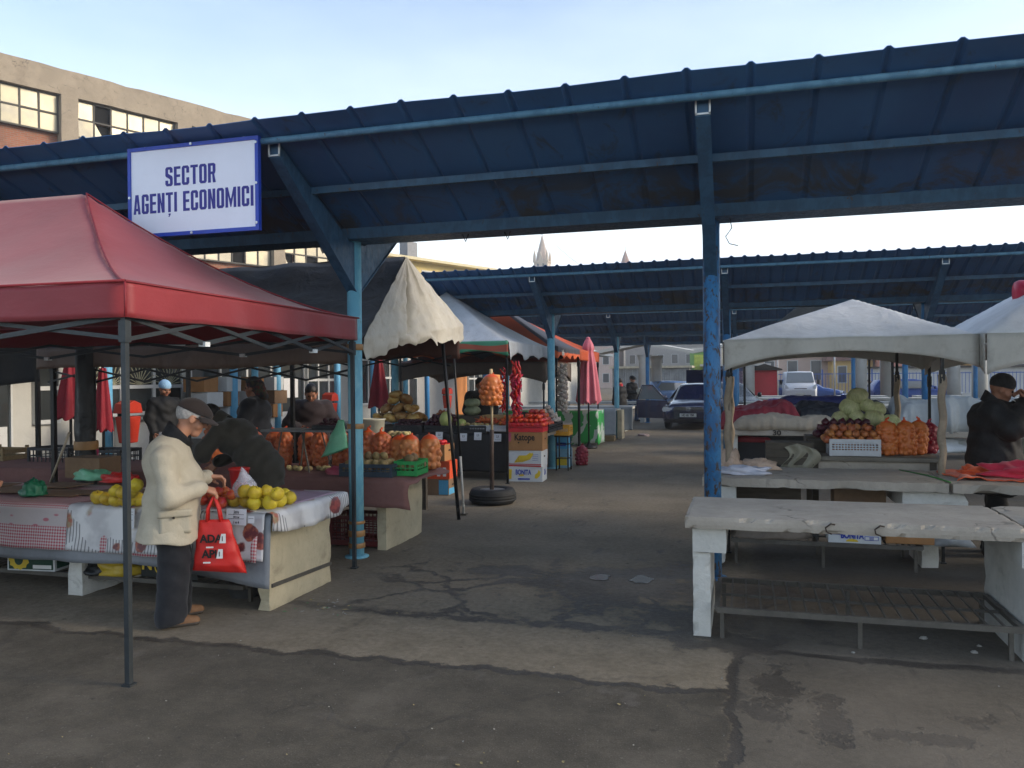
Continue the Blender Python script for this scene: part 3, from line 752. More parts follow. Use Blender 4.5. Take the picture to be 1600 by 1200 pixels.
    if trousers:
        T_ = [ball(tp(A['hip']+Vector((0, 0, -.05))), (.125, .15, .12))]
        for s in 'lr':
            lift = A['a'+s]+Vector((0, 0, -.03))
            T_ += [cone(tp(A['h'+s]), tp(A['k'+s]), .102+wide, .084+wide), cone(tp(A['k'+s]), tp(lift), .088+wide, .086+wide)]
        z0 = min(A['al'].z, A['ar'].z)-.06
        put(sdf_mesh('trousers', T_, vox, trousers, .02, noise=lambda X, Y, Z: fold(X, Y, Z)*1.0, cut=lambda X, Y, Z: z0+.012*np.sin(X*24)-Z), 'trousers', t)
    for s in 'lr':
        an = A['a'+s]; fa = rad(j['f'+s]); fd = Vector((math.cos(fa), math.sin(fa), 0)); g0 = an.z-.085
        Sx = [cone(tp(an-fd*.05+Vector((0, 0, -.045))), tp(an+fd*.05+Vector((0, 0, -.045))), .046, .05), cone(tp(an+fd*.05+Vector((0, 0, -.05))), tp(an+fd*.155+Vector((0, 0, -.058))), .047, .037),
              cone(tp(an+Vector((0, 0, -.03))), tp(an+Vector((0, 0, .02))), .05, .052)]
        sm = shoes if isinstance(shoes, tuple) else (shoes, shoes)
        put(sdf_mesh('shoe', Sx, min(vox, .011), list(sm), .02, cut=lambda X, Y, Z: (g0+.002)-Z, pick=lambda c: (c[:, 2] < g0+.026).astype(int)), 'shoe', t)
    if hair:
        Hh = [hball((-.022, 0, .038), (.103, .085, .102))]
        if hairlen: Hh += [cone(hd(-.06, 0, 0), hd(-.07, 0, -.10-hairlen), .07, .05)]
        fx = .045
        def hcut(X, Y, Z):
            q = [(X-hc[0])*R3[0][i]+(Y-hc[1])*R3[1][i]+(Z-hc[2])*R3[2][i] for i in range(3)]
            return np.maximum(np.maximum(q[0]-fx-.03*(q[2] > .05), (q[0]+.0)-(q[2]-.0)*2.4-.01), -.075-hairlen-q[2])
        put(sdf_mesh('hair', Hh, .009, hair, .02, noise=lambda X, Y, Z: .003*np.sin(X*140+Z*60)*np.sin(Y*120), cut=hcut), 'hair', t)
    if hat:
        kind, hm = hat
        if kind == 'cap':
            K = [hball((-.015, 0, .055), (.114, .094, .088)), hball((.045, 0, .055), (.08, .08, .045))]
            def kc(X, Y, Z):
                q = [(X-hc[0])*R3[0][i]+(Y-hc[1])*R3[1][i]+(Z-hc[2])*R3[2][i] for i in range(3)]
                return .036-.10*q[0]*(q[0] < 0)-q[2]
            cp = put(sdf_mesh('cap', K, .008, hm, .03, cut=kc), 'cap', t)
            pk = MB()
            def fn(u, v):
                a = (u-.5)*2.5; r = .098+.078*v*math.cos(a*.72)
                return hd(r*math.cos(a)*1.05-.004, r*math.sin(a)*.86, .046-.030*v-.022*abs(math.sin(a)))
            pk.grid(fn, 14, 5); pk.build('peak', hm, cp, local=True, solid=.007)
        elif kind == 'beanie':
            K = [hball((-.016, 0, .055), (.110, .092, .098))]
            def kc(X, Y, Z):
                q = [(X-hc[0])*R3[0][i]+(Y-hc[1])*R3[1][i]+(Z-hc[2])*R3[2][i] for i in range(3)]
                return .018+.12*q[0]-q[2]
            put(sdf_mesh('beanie', K, .009, hm, .02, noise=lambda X, Y, Z: .0025*np.sin(np.arctan2(Y-hc[1], X-hc[0])*40), cut=kc), 'beanie', t)
        elif kind == 'scarf':
            K = [hball((-.02, 0, .04), (.108, .092, .105)), cone(hd(-.07, 0, .0), hd(-.11, 0, -.10), .085, .07), cone(hd(-.11, .02, .0), hd(-.17, .03, -.14), .05, .035)]
            def kc(X, Y, Z):
                q = [(X-hc[0])*R3[0][i]+(Y-hc[1])*R3[1][i]+(Z-hc[2])*R3[2][i] for i in range(3)]
                return q[0]-.05-.5*(q[2]-.03)
            put(sdf_mesh('headscarf', K, .010, hm, .03, noise=lambda X, Y, Z: .005*np.sin(X*60+Z*30)*np.sin(Y*50-Z*22), cut=kc), 'headscarf', t)
        elif kind == 'hood':
            K = [hball((-.02, 0, .03), (.125, .108, .125)), cone(hd(-.05, 0, -.05), tp(A['neck']+Vector((-.03, 0, 0))), .10, .12)]
            def kc(X, Y, Z):
                q = [(X-hc[0])*R3[0][i]+(Y-hc[1])*R3[1][i]+(Z-hc[2])*R3[2][i] for i in range(3)]
                return q[0]-.06
            put(sdf_mesh('hood', K, .011, hm, .04, cut=kc), 'hood', t)
    t.location = Vector(loc); t.rotation_euler.z = rad(rz); t.scale = (scale,)*3
    return t, hd, A

BEIGE = M('beige_jacket_cloth', '#b3a994', .8, .07, 3.5, .5, 22, .012, sheen=.1)
DK_TRS = cloth('black_trouser_cloth', '#14161c')
CAPB = cloth('dark_brown_cap_cloth', '#2e2421')
TAN_SH = M('tan_suede', '#75563c', .8, .12, 20); SOLE = M('shoe_sole', '#4a443e', .8, .1)
BLK_SH = M('black_shoe', '#16140f', .5, .1)
GREY_HAIR = M('grey_hair', '#aaa6a2', .6, .25, 60, .5, 160)
DARK_HAIR = M('dark_hair', '#15110f', .5, .25, 60, .5, 160)
NAVY = cloth('navy_jacket_cloth', '#10141d'); BLACKJ = M('black_quilted_jacket', '#0d0e10', .75, .2, 6, .25, 20, .006)
OLIVE = cloth('dark_olive_coat_cloth', '#312e26'); MAROON = cloth('dark_maroon_jacket', '#241619')

# --- the old man at the first table (faces along the table end)
fwd_deg = 42
old, ohd, OA = human('older man in beige jacket and dark flat cap holding out a plastic bag', G(257, 974)+Vector((.02, .03, 0)), fwd_deg,
    dict(hip=(0, 0, .86), waist=(.02, 0, .98), chest=(.0, 0, 1.13), neck=(.06, 0, 1.295), head=(.165, 0, 1.435), hp=22,
         hl=(0, .09, .82), hr=(0, -.09, .82), kl=(.05, .11, .46), kr=(.03, -.11, .46), al=(.05, .12, .085), ar=(0, -.12, .085),
         sl=(-.01, .19, 1.20), sr=(-.03, -.19, 1.20), el=(.06, .25, .96), er=(-.005, -.265, .91), wl=(.27, .10, 1.00), wr=(.205, -.175, .955),
         hdl=(1, .05, -.1), hdr=(1, .12, -.35), fl=6, fr=-6),
    vox=.010, jacket=BEIGE, trousers=DK_TRS, shoes=(TAN_SH, SOLE), hair=GREY_HAIR, hat=('cap', CAPB), bulk=.018, hem=.585, belly=.035, flare=.045, curl=.75,
    palm_r=(0, .4, -1), palm_l=(0, -.3, -1), collar=M('black_collar', '#15161a', .8, .1), wrinkle=.0035, wide=.018)
gl = MB(); GLS = M('spectacle_frame', '#17120f', .3, .05)
for s_ in (1, -1):
    ring = [ohd(.108, s_*(.034+.026*math.cos(a)), .004+.019*math.sin(a)) for a in [2*PI*k/14 for k in range(15)]]
    gl.tube(ring, .0022, 6, cap=False); gl.tube([ohd(.107, s_*.06, .008), ohd(.06, s_*.083, .010), ohd(.0, s_*.088, .008)], .0024, 6)
gl.tube([ohd(.110, -.009, .006), ohd(.110, .009, .006)], .0022, 6)
gl.build('glasses', GLS, old, local=True)
pk_ = MB()   # patch pocket with flap, collar lining and zip on the near side
def onside(u, v): return Vector((-.07+.20*u, -.238-.004*math.sin(u*7)+.02*abs(u-.4), .66+.15*v))
pk_.grid(onside, 8, 6); pk_.build('pocket', BEIGE, old, local=True, solid=.012)
fl_ = MB(); fl_.grid(lambda u, v: Vector((-.08+.22*u, -.246+.02*abs(u-.4)-.006*v, .775+.05*v)), 8, 3); fl_.build('pocket_flap', BEIGE, old, local=True, solid=.012)
MB().tube([(.02, -.256, .775), (.02, -.264, .775)], .009, 10).build('button', GLS, old, local=True)
MB().tube([(.200, -.176, .955), (.228, -.176, .948)], [.043, .040], 14).build('shirt_cuff', M('pale_blue_cuff', '#a9bfd0', .8, .05), old, local=True)

human('bent seller in dark olive coat leaning over behind the yellow apples', (-4.36, 6.55, 0), 178,
    dict(hip=(-.02, 0, .88), waist=(.06, 0, 1.00), chest=(.25, 0, 1.16), neck=(.40, 0, 1.29), head=(.54, 0, 1.34), hp=45,
         hl=(0, .09, .86), hr=(0, -.09, .86), sl=(.33, .19, 1.25), sr=(.33, -.19, 1.25), el=(.44, .26, 1.02), er=(.40, -.27, 1.01), wl=(.62, .18, .92), wr=(.60, -.16, .90),
         hdl=(.6, 0, -.5), hdr=(.6, 0, -.5)),
    vox=.013, jacket=OLIVE, trousers=DK_TRS, shoes=BLK_SH, hair=DARK_HAIR, bulk=.03, hem=.70, wrinkle=.008, collar=OLIVE)
FLORAL = NT('floral_headscarf')
_a = FLORAL.voro(26, out='Color'); FLORAL.set(col=FLORAL.mix(FLORAL.rampf(FLORAL.voro(26), .2, .5), (.10, .012, .016), FLORAL.mix(FLORAL.rampf(FLORAL.noise(14), .45, .6), (.012, .014, .02), (.05, .05, .025))), rough=.85); FLORAL = FLORAL.m
CREAM_CUP = M('cream_cup', '#bcb4a4', .5)
wm, whd, WA = human('market woman in a dark floral headscarf and navy jacket, arms folded', (-6.06, 9.0, 0), 192,
    dict(wl=(.20, -.10, 1.10), wr=(.20, .08, 1.14), el=(.05, .27, 1.10), er=(.05, -.27, 1.12), hdl=(.1, -1, .1), hdr=(.1, 1, .1)),
    vox=.015, skin=SKIN_D, jacket=NAVY, trousers=DK_TRS, shoes=BLK_SH, hat=('scarf', FLORAL), bulk=.06, hem=.6, scale=1.02)
human('seller in dark maroon jacket looking down at his hands beside the white door', (-5.67, 9.75, 0), -62,
    dict(head=(.09, 0, 1.54), hp=32, neck=(.03, 0, 1.42), el=(.03, .30, 1.12), er=(.03, -.30, 1.12), wl=(.26, .13, 1.06), wr=(.26, -.15, 1.05), hdl=(1, -.6, -.1), hdr=(1, .6, -.1)),
    vox=.015, skin=SKIN_D, jacket=MAROON, trousers=DK_TRS, shoes=BLK_SH, hair=DARK_HAIR, bulk=.06, hem=.62, scale=.985)
human('person in pale blue knit hat and black jacket by the serving hatch', (-9.1, 11.0, 0), -20, dict(hp=20), vox=.018, skin=SKIN_D, jacket=BLACKJ, trousers=DK_TRS, shoes=BLK_SH,
    hat=('beanie', cloth('pale_blue_knit', '#8fb6d6')), bulk=.04)
human('dark silhouetted seller behind the hanging net of oranges', (-4.9, 14.75, 0), -75, dict(), vox=.02, skin=SKIN_D, jacket=cloth('near_black_coat', '#0b0a0a'), trousers=DK_TRS, shoes=BLK_SH, hair=DARK_HAIR, bulk=.08, hem=.6,
    hat=('beanie', cloth('near_black_knit', '#0c0b0b')))
WP = G(988, 658)
human('walking man in black jacket and blue jeans carrying a pale parcel', (WP.x, WP.y, 0), -28,
    dict(kl=(.17, .09, .50), al=(.13, .09, .085), kr=(-.02, -.09, .49), ar=(-.34, -.09, .16), wl=(.26, .05, 1.08), wr=(.26, -.08, 1.05), el=(.02, .27, 1.12), er=(.02, -.27, 1.12), hdl=(1, -.5, 0), hdr=(1, .5, 0)),
    vox=.02, jacket=BLACKJ, trousers=cloth('blue_jeans', '#3c5a85'), shoes=BLK_SH, hat=('cap', cloth('black_cap', '#121214')), hair=DARK_HAIR, bulk=.05, hem=.82, scale=1.03)
tag(MB().lathe([(.02, -.12), (.10, -.10), (.13, 0), (.10, .1), (.02, .13)], (WP.x+.30, WP.y-.16, 1.15), 14).build('parcel', M('pale_parcel', '#b9b3a4', .8)), 'pale wrapped parcel in the walking man\'s arms', 'parcel')
human('woman in black gilet and red scarf turned away by the grey covered counter', (AY(968, 600, 26.3).x, 26.3, 0), 150, dict(hp=15), vox=.022, jacket=BLACKJ, trousers=DK_TRS, shoes=BLK_SH, hair=DARK_HAIR, bulk=.06, hem=.7, scale=.98,
    collar=cloth('red_scarf', '#b01f26'))
sm_, shd, SA = human('man in black hooded jacket and black beanie lighting a cigarette', (2.27, 8.5, 0), -12,
    dict(hp=20, head=(.07, 0, 1.555), wr=(.245, -.05, 1.44), er=(.12, -.29, 1.20), hdr=(.1, .3, 1), wl=(.22, .06, 1.42), el=(.12, .27, 1.18), hdl=(.15, -.25, 1)),
    vox=.013, skin=SKIN_D, jacket=BLACKJ, trousers=DK_TRS, shoes=BLK_SH, hat=('beanie', cloth('black_knit', '#0f0f11')), bulk=.075, hem=.58, curl=1.0, palm_r=(-1, .3, 0), palm_l=(-1, -.3, 0), scale=1.0,
    collar=BLACKJ)
E_FL = NT('lighter_flame').set(col=(1, .5, .1), emit=(1, .55, .2, 1), estr=6.0)
MB().tube([shd(.10, -.012, -.062), shd(.165, -.016, -.075)], .0045, 8).build('cigarette', M('cigarette_paper', '#d8d4cc', .8), sm_, local=True)
MB().lathe([(.001, -.012), (.007, 0), (.004, .012), (.0005, .022)], shd(.175, -.016, -.082), 8).build('flame', E_FL, sm_, local=True)
human('stooping worker in dark blue overalls by the far blue fence', AY(1370, 640, 52)*1.0 + Vector((0, 0, -AY(1370, 640, 52).z)), -150,
    dict(hip=(-.05, 0, .9), waist=(.08, 0, 1.02), chest=(.28, 0, 1.16), neck=(.42, 0, 1.25), head=(.52, 0, 1.32), hp=40, sl=(.36, .18, 1.2), sr=(.36, -.18, 1.2), el=(.46, .22, .95), er=(.46, -.22, .95), wl=(.6, .15, .85), wr=(.6, -.15, .85)),
    vox=.03, jacket=cloth('blue_overalls', '#1c2b4c'), trousers=cloth('blue_overalls2', '#1c2b4c'), shoes=BLK_SH, hair=DARK_HAIR, bulk=.04)
human('shopper in olive green coat cut off by the left edge, at the gingham cloth', (-5.74, 4.62, 0), 60,
    dict(wr=(.16, -.24, .98), er=(.0, -.29, 1.08), hdr=(1, 0, -.6), ar=(.05, -.12, .085), kr=(.05, -.11, .49)), vox=.015, jacket=cloth('olive_green_coat', '#34351f'), trousers=DK_TRS, shoes=BLK_SH, hair=DARK_HAIR, bulk=.05, hem=.7)
# ================================================================== goods: makers
CONC = M('cast_concrete', '#a0978a', .85, .12, 3.2, .7, 46, .006, dirt=((.12, .105, .085), .30, 4))
def crackle(m, k=.6):
    t = m.node_tree; b = t.nodes['Principled BSDF']; src = b.inputs['Base Color'].links[0].from_socket
    tcn = [x for x in t.nodes if x.type == 'TEX_COORD'][0]
    ns = t.nodes.new('ShaderNodeTexNoise'); ns.inputs['Scale'].default_value = 2.2; ns.inputs['Detail'].default_value = 5; t.links.new(tcn.outputs['Object'], ns.inputs['Vector'])
    mx = t.nodes.new('ShaderNodeMix'); mx.data_type = 'VECTOR'; mx.inputs[0].default_value = .35; t.links.new(tcn.outputs['Object'], mx.inputs[4]); t.links.new(ns.outputs[1], mx.inputs[5])
    vo = t.nodes.new('ShaderNodeTexVoronoi'); vo.feature = 'DISTANCE_TO_EDGE'; vo.inputs['Scale'].default_value = 2.6; t.links.new(mx.outputs[1], vo.inputs['Vector'])
    mr = t.nodes.new('ShaderNodeMapRange'); mr.inputs[1].default_value = .003; mr.inputs[2].default_value = .014; mr.inputs[3].default_value = k; mr.inputs[4].default_value = 0; t.links.new(vo.outputs[0], mr.inputs[0])
    n2 = t.nodes.new('ShaderNodeMath'); n2.operation = 'MULTIPLY'; t.links.new(mr.outputs[0], n2.inputs[0])
    g2 = t.nodes.new('ShaderNodeMapRange'); g2.inputs[1].default_value = .5; g2.inputs[2].default_value = .6; t.links.new(ns.outputs[0], g2.inputs[0]); t.links.new(g2.outputs[0], n2.inputs[1])
    cm = t.nodes.new('ShaderNodeMix'); cm.data_type = 'RGBA'; t.links.new(n2.outputs[0], cm.inputs[0]); t.links.new(src, cm.inputs[6]); cm.inputs[7].default_value = (.05, .043, .035, 1)
    t.links.new(cm.outputs[2], b.inputs['Base Color'])
crackle(CONC)
CONC_D = M('dark_concrete', '#6f695e', .88, .16, 3.2, .5, 38, .006, dirt=((.07, .065, .055), .5, 5))
CREAMW = M('cream_limewash', '#b9ad90', .8, .12, 2.4, .6, 30, .008, dirt=((.13, .105, .075), .75, 3.2))

WHITEW = M('white_limewash', '#c2c0b8', .8, .10, 3, .8, 34, .008, dirt=((.15, .135, .11), .45, 6))
WHITE_T = M('painted_white_concrete', '#b4b4ae', .8, .12, 3, .3, 30, .006, dirt=((.10, .10, .095), .4, 5))
STEEL = M('dull_steel_bar', '#56524b', .6, .15, 9, .1, metal=.2)
DKSTEEL = M('dark_grey_leg_paint', '#363b3e', .45, .1, 9, .1, metal=.3)
BLKSTEEL = M('black_tube', '#151617', .45, .15, 9, .1, metal=.2)
WOOD = M('raw_board', '#84704f', .8, .16, 6, .3, 30, .004, stretch=(1, 6, 6))
DKWOOD = M('weathered_board', '#4b443a', .85, .2, 6, .3, 30, .004, stretch=(1, 6, 6))
CARD = M('brown_cardboard', '#9a6f45', .85, .10, 4, .1, 60)
CARD2 = M('dull_cardboard', '#7a624b', .88, .14, 4, .15, 40)
CARD_W = M('white_carton', '#c3c6c6', .7, .06, 4, .05, 60)
CARD_O = M('orange_carton', '#c94a24', .7, .08, 4)
CARD_B = M('blue_carton', '#4f9cc4', .7, .08, 4)
CARD_G = M('dark_green_carton', '#123d2d', .6, .12, 6)
CARD_K = M('black_carton', '#141a18', .55, .15, 6)
YEL = M('print_yellow', '#d2b432', .6, .06); BLU = M('print_blue', '#2b3f9a', .6, .06); BLK = M('print_black', '#181614', .7, .05); RED = M('print_red', '#b32a2c', .6, .06)
WHT = M('print_white', '#d6d6d2', .6, .04); ORG = M('print_orange', '#d87a2a', .6, .06); GRN = M('print_green', '#3f9a4e', .6, .06)
PL_BLK = M('black_crate_plastic', '#1d2126', .45, .15, 9); PL_GRN = M('green_crate_plastic', '#1f8a45', .45, .1, 9); PL_RED = M('red_crate_plastic', '#c32630', .42, .1, 9)
PL_WHT = M('white_crate_plastic', '#b6b8ba', .5, .06, 9); PL_YEL = M('yellow_crate_plastic', '#d49a2c', .5, .08, 9); PL_NAVY = M('slate_crate_plastic', '#2c3844', .45, .1, 9)
HOLE = M('hole_dark', '#1c130d', .9, .05)
PAPER = M('price_paper', '#cfd0d2', .8, .03, 5, .05)

def crate(label, c, w, d, h, mat, rz=0, group=None, cat='crate', rows=3, name='plastic_crate', slat=None, loc_only=False):
    """open market crate: floor, corner posts, rails and a lattice of slats on the four sides (local frame, base centre at origin)"""
    mb = MB(); t = .008
    mb.box((-w/2+t, -d/2+t, 0), (w/2-t, d/2-t, .012))
    for sx in (-1, 1):
        for sy in (-1, 1): mb.cbox((sx*(w/2-.012), sy*(d/2-.012), h/2), (.026, .026, h))
    for z, hh in ((.03, .05), (h-.018, .036)):
        mb.cbox((0, -d/2+.004, z), (w-.05, .012, hh)); mb.cbox((0, d/2-.004, z), (w-.05, .012, hh))
        mb.cbox((-w/2+.004, 0, z), (.012, d-.05, hh)); mb.cbox((w/2-.004, 0, z), (.012, d-.05, hh))
    for r in range(1, rows):
        z = .03+(h-.05)*r/rows
        mb.cbox((0, -d/2+.004, z), (w-.05, .008, .012)); mb.cbox((0, d/2-.004, z), (w-.05, .008, .012))
        mb.cbox((-w/2+.004, 0, z), (.008, d-.05, .012)); mb.cbox((w/2-.004, 0, z), (.008, d-.05, .012))
    st = slat or .045
    n = max(2, int((w-.05)/st))
    for i in range(1, n):
        x = -w/2+.025+(w-.05)*i/n
        for sy in (-1, 1): mb.cbox((x, sy*(d/2-.0045), h/2), (.010, .007, h-.05))
    n = max(2, int((d-.05)/st))
    for i in range(1, n):
        y = -d/2+.025+(d-.05)*i/n
        for sx in (-1, 1): mb.cbox((sx*(w/2-.0045), y, h/2), (.007, .010, h-.05))
    o = mb.build(name, mat, local=True); o.location = c; o.rotation_euler.z = rad(rz)
    return tag(o, label, cat, group)
def carton(label, c, w, d, h, mat, rz=0, open_=False, holes=True, group=None, name='carton', tape=None):
    """cardboard box (local frame, base centre at origin); returns the root Empty and a front-face printer"""
    t = empty(name, c, label, 'box', group)
    mb = MB(); k = .006
    if open_:
        mb.box((-w/2, -d/2, 0), (w/2, d/2, .006))
        for lo, hi in (((-w/2, -d/2, .006), (w/2, -d/2+k, h)), ((-w/2, d/2-k, .006), (w/2, d/2, h)), ((-w/2, -d/2+k, .006), (-w/2+k, d/2-k, h)), ((w/2-k, -d/2+k, .006), (w/2, d/2-k, h))): mb.box(lo, hi)
    else:
        mb.box((-w/2, -d/2, 0), (w/2, d/2, h-.006)); mb.box((-w/2-.003, -d/2-.003, h*.42), (w/2+.003, d/2+.003, h))
    mb.build('box_body', mat, t, local=True)
    if holes:
        for x in (-.0,):
            e = [( .04*math.cos(a), h*.62+.014*math.sin(a)) for a in [2*PI*i/14 for i in range(14)]]
            MB().prism(e, 'x', w/2+.0005, w/2+.0045).build('hand_hole', HOLE, t, local=True)
    t.rotation_euler.z = rad(rz)
    return t
def decal(t, pts, y, mat, name='print', th=.0015):
    """flat print on the -Y face of a thing at depth y (local x,z points)"""
    return MB().prism(pts, 'y', y-th, y, 0).build(name, mat, t, local=True)
def sdecal(t, pts, x, mat, name='print', th=.0015):
    return MB().prism(pts, 'x', x, x+th, 0).build(name, mat, t, local=True)
def ltext(t, body, mat, loc, size, sx=1, bold=.002, rot=(PI/2, 0, 0), name='lettering', depth=.001):
    o = text(name, body, mat, t, wl(t), rot, size, sx, bold, depth=depth); o.location = loc; return o

# fruit -----------------------------------------------------------------
def fruit_mesh(name, kind, mat, seed=0):
    mb = MB(); n, m = 16, 12; vs = []
    def R(th, ph):
        p = Vector((math.sin(th)*math.cos(ph), math.sin(th)*math.sin(ph), math.cos(th)))
        b = 1+.06*nz(p.x*1.4+seed, p.y*1.4, p.z*1.4)
        if kind == 'apple':
            d = 1-.28*math.exp(-(th/.42)**2)-.16*math.exp(-((PI-th)/.40)**2); return p*b*d*(1+.03*math.cos(5*ph)*(p.z < 0))
        if kind == 'onion':
            r = 1+.42*math.exp(-(th/.26)**2); return Vector((p.x, p.y, p.z*.9))*b*r
        if kind == 'potato': return Vector((p.x*1.28, p.y*.92, p.z*.82))*(1+.16*nz(p.x*1.5+seed, p.y*1.5, p.z*1.5))
        if kind == 'tomato': return Vector((p.x, p.y, p.z*.8))*(1+.035*math.cos(5*ph+seed)*math.sin(th))*(1-.15*math.exp(-(th/.35)**2))
        if kind == 'cabbage': return Vector((p.x, p.y, p.z*.82))*(1+.05*nz(p.x*3+seed, p.y*3, p.z*3)+.03*math.sin(4*ph+3*p.z))
        if kind == 'pumpkin': return Vector((p.x*1.1, p.y*1.1, p.z*.66))*(1-.09*abs(math.sin(5*ph))*math.sin(th))*(1-.2*math.exp(-(th/.4)**2))
        if kind == 'garlic': return Vector((p.x, p.y, p.z*.85))*(1+.08*abs(math.sin(3.5*ph))*math.sin(th))*(1+.8*math.exp(-(th/.22)**2))
        if kind == 'pepper':  return Vector((p.x*(.42+.14*p.z), p.y*(.42+.14*p.z), p.z*1.5))*b
        if kind == 'quince': return Vector((p.x, p.y, p.z*1.02))*(1-.3*math.exp(-(th/.35)**2)-.18*math.exp(-((PI-th)/.4)**2))*(1+.07*nz(p.x*1.6+seed, p.y*1.6, p.z*1.6)+.05*math.cos(5*ph+seed)*(p.z > .2))
    if kind in ('pumpkin', 'cabbage'): n, m = 30, 16
    vs = [R(0, 0)]
    for j in range(1, m):
        for i in range(n): vs.append(R(PI*j/m, 2*PI*i/n))
    vs.append(R(PI, 0)); fs = []
    for i in range(n): fs.append((0, 1+i, 1+(i+1) % n))
    for j in range(m-2):
        for i in range(n):
            a = 1+j*n+i; b = 1+j*n+(i+1) % n; fs.append((a, a+n, b+n, b))
    L_ = len(vs)-1
    for i in range(n): fs.append((L_, 1+(m-2)*n+(i+1) % n, 1+(m-2)*n+i))
    mb.add(vs, fs, 0, True)
    if kind in ('apple', 'quince', 'pumpkin'):
        mb.tube([(0, 0, .66 if kind != 'pumpkin' else .45), (.05, .02, .98 if kind != 'pumpkin' else .85)], [.05, .035], 6, mi=1)
        o = mb.build(name, [mat, STEM], local=True)
    else: o = mb.build(name, mat, local=True)
    me = o.data; bpy.data.objects.remove(o); return me
STEM = M('stem_brown', '#4a3a22', .8, .1)
def fruit_mat(name, c1, c2, rough=.42, scale=1.1, fleck=None, stripes=False, obj=.16):
    n = NT(name); oi = n.node('ShaderNodeObjectInfo').outputs['Random']
    a = n.noise(scale, 3, .5)
    c = n.mix(n.rampf(a, .38, .64), srgb(c1), srgb(c2))
    if stripes:
        v = n.mapping(n.coord(), sc=(1, 1, .12)); c = n.mix(n.rampf(n.noise(7, 3, .5, v), .45, .62, 0, .5), c, mul(srgb(c2), 1.6))
    if fleck: c = n.mix(n.rampf(n.noise(7, 4, .6), .60, .70, 0, .6), c, srgb(fleck))
    h = n.node('ShaderNodeHueSaturation'); n.l.new(c, h.inputs['Color'])
    n.l.new(n.rampf(oi, 0, 1, 1-obj, 1+obj), h.inputs['Value']); n.l.new(n.rampf(oi, 0, 1, .49, .51), h.inputs['Hue'])
    n.set(col=h.outputs[0], rough=rough, spec=.4); n.bump(n.noise(9, 3, .5), .1, .03); return n.m
FM = dict(
    quince=fruit_mat('yellow_quince_skin', '#c9ad2f', '#b99a24', .5, 1.3, '#8d7a30'),
    red=fruit_mat('red_apple_skin', '#b3302a', '#c8602f', .35), tomato=fruit_mat('tomato_skin', '#c0261d', '#cf3d20', .25),
    orange=fruit_mat('orange_apple_skin', '#c4622b', '#b9482a', .35), onion=fruit_mat('yellow_onion_skin', '#a9683a', '#8e4f2a', .4, stripes=True),
    redonion=fruit_mat('red_onion_skin', '#4a1526', '#34101d', .35, stripes=True), potato=fruit_mat('potato_skin', '#8d7550', '#79633f', .8, 1.5, '#5a4630'),
    cabbage=fruit_mat('cabbage_leaf', '#b6b98c', '#a4aa7a', .55, 1.6, '#cfd0ae', True), pumpkin=fruit_mat('grey_green_pumpkin', '#7d8569', '#656d52', .55, 1.2),
    tan=fruit_mat('tan_pumpkin', '#b39257', '#a0702f', .55, 1.2, obj=.35), garlic=fruit_mat('garlic_skin', '#bcae9e', '#a08e84', .6, 1.5), chili=fruit_mat('dried_red_pepper', '#9c1420', '#c2243a', .25, .8),
    beet=fruit_mat('dark_beet', '#2c0f18', '#3c1522', .6), green=fruit_mat('pale_green_squash', '#94a65c', '#b4bd72', .45, 1.2), pale=fruit_mat('pale_root', '#bba877', '#a58f5e', .65))
KIND = dict(quince='quince', red='apple', tomato='tomato', orange='apple', onion='onion', redonion='onion', potato='potato', cabbage='cabbage', pumpkin='pumpkin', tan='pumpkin', garlic='garlic', chili='pepper', beet='tomato', green='cabbage', pale='potato')
FR = {k: [fruit_mesh(k+'_shape', KIND[k], FM[k], s*3.7) for s in range(3)] for k in FM}
def fruit(name, kind, loc, r, label, cat, group=None, tilt=.6):
    return inst(random.choice(FR[kind]), name, loc, (random.uniform(-tilt, tilt), random.uniform(-tilt, tilt), random.uniform(0, 6.28)), r*random.uniform(.92, 1.08), label, cat, group)
def heap(name, kind, c, nx, ny, r, label, cat, group, layers=3, rz=0.0, jit=.18, seed=1, flat=.86, tilt=.6, keep=1.0):
    """a pile of single fruits: layers of a loose grid, each layer smaller and resting in the one below"""
    rnd = random.Random(seed); cr, sr_ = math.cos(rad(rz)), math.sin(rad(rz))
    for L in range(layers):
        a, b = nx-L, ny-L
        if a < 1 or b < 1: break
        for i in range(a):
            for j in range(b):
                if L == layers-1 and rnd.random() > keep and layers > 1: continue
                x = (i-(a-1)/2)*r*1.95+rnd.uniform(-jit, jit)*r; y = (j-(b-1)/2)*r*1.95+rnd.uniform(-jit, jit)*r
                fruit(name, kind, (c[0]+x*cr-y*sr_, c[1]+x*sr_+y*cr, c[2]+r*flat+L*r*1.45), r, label, cat, group, tilt)

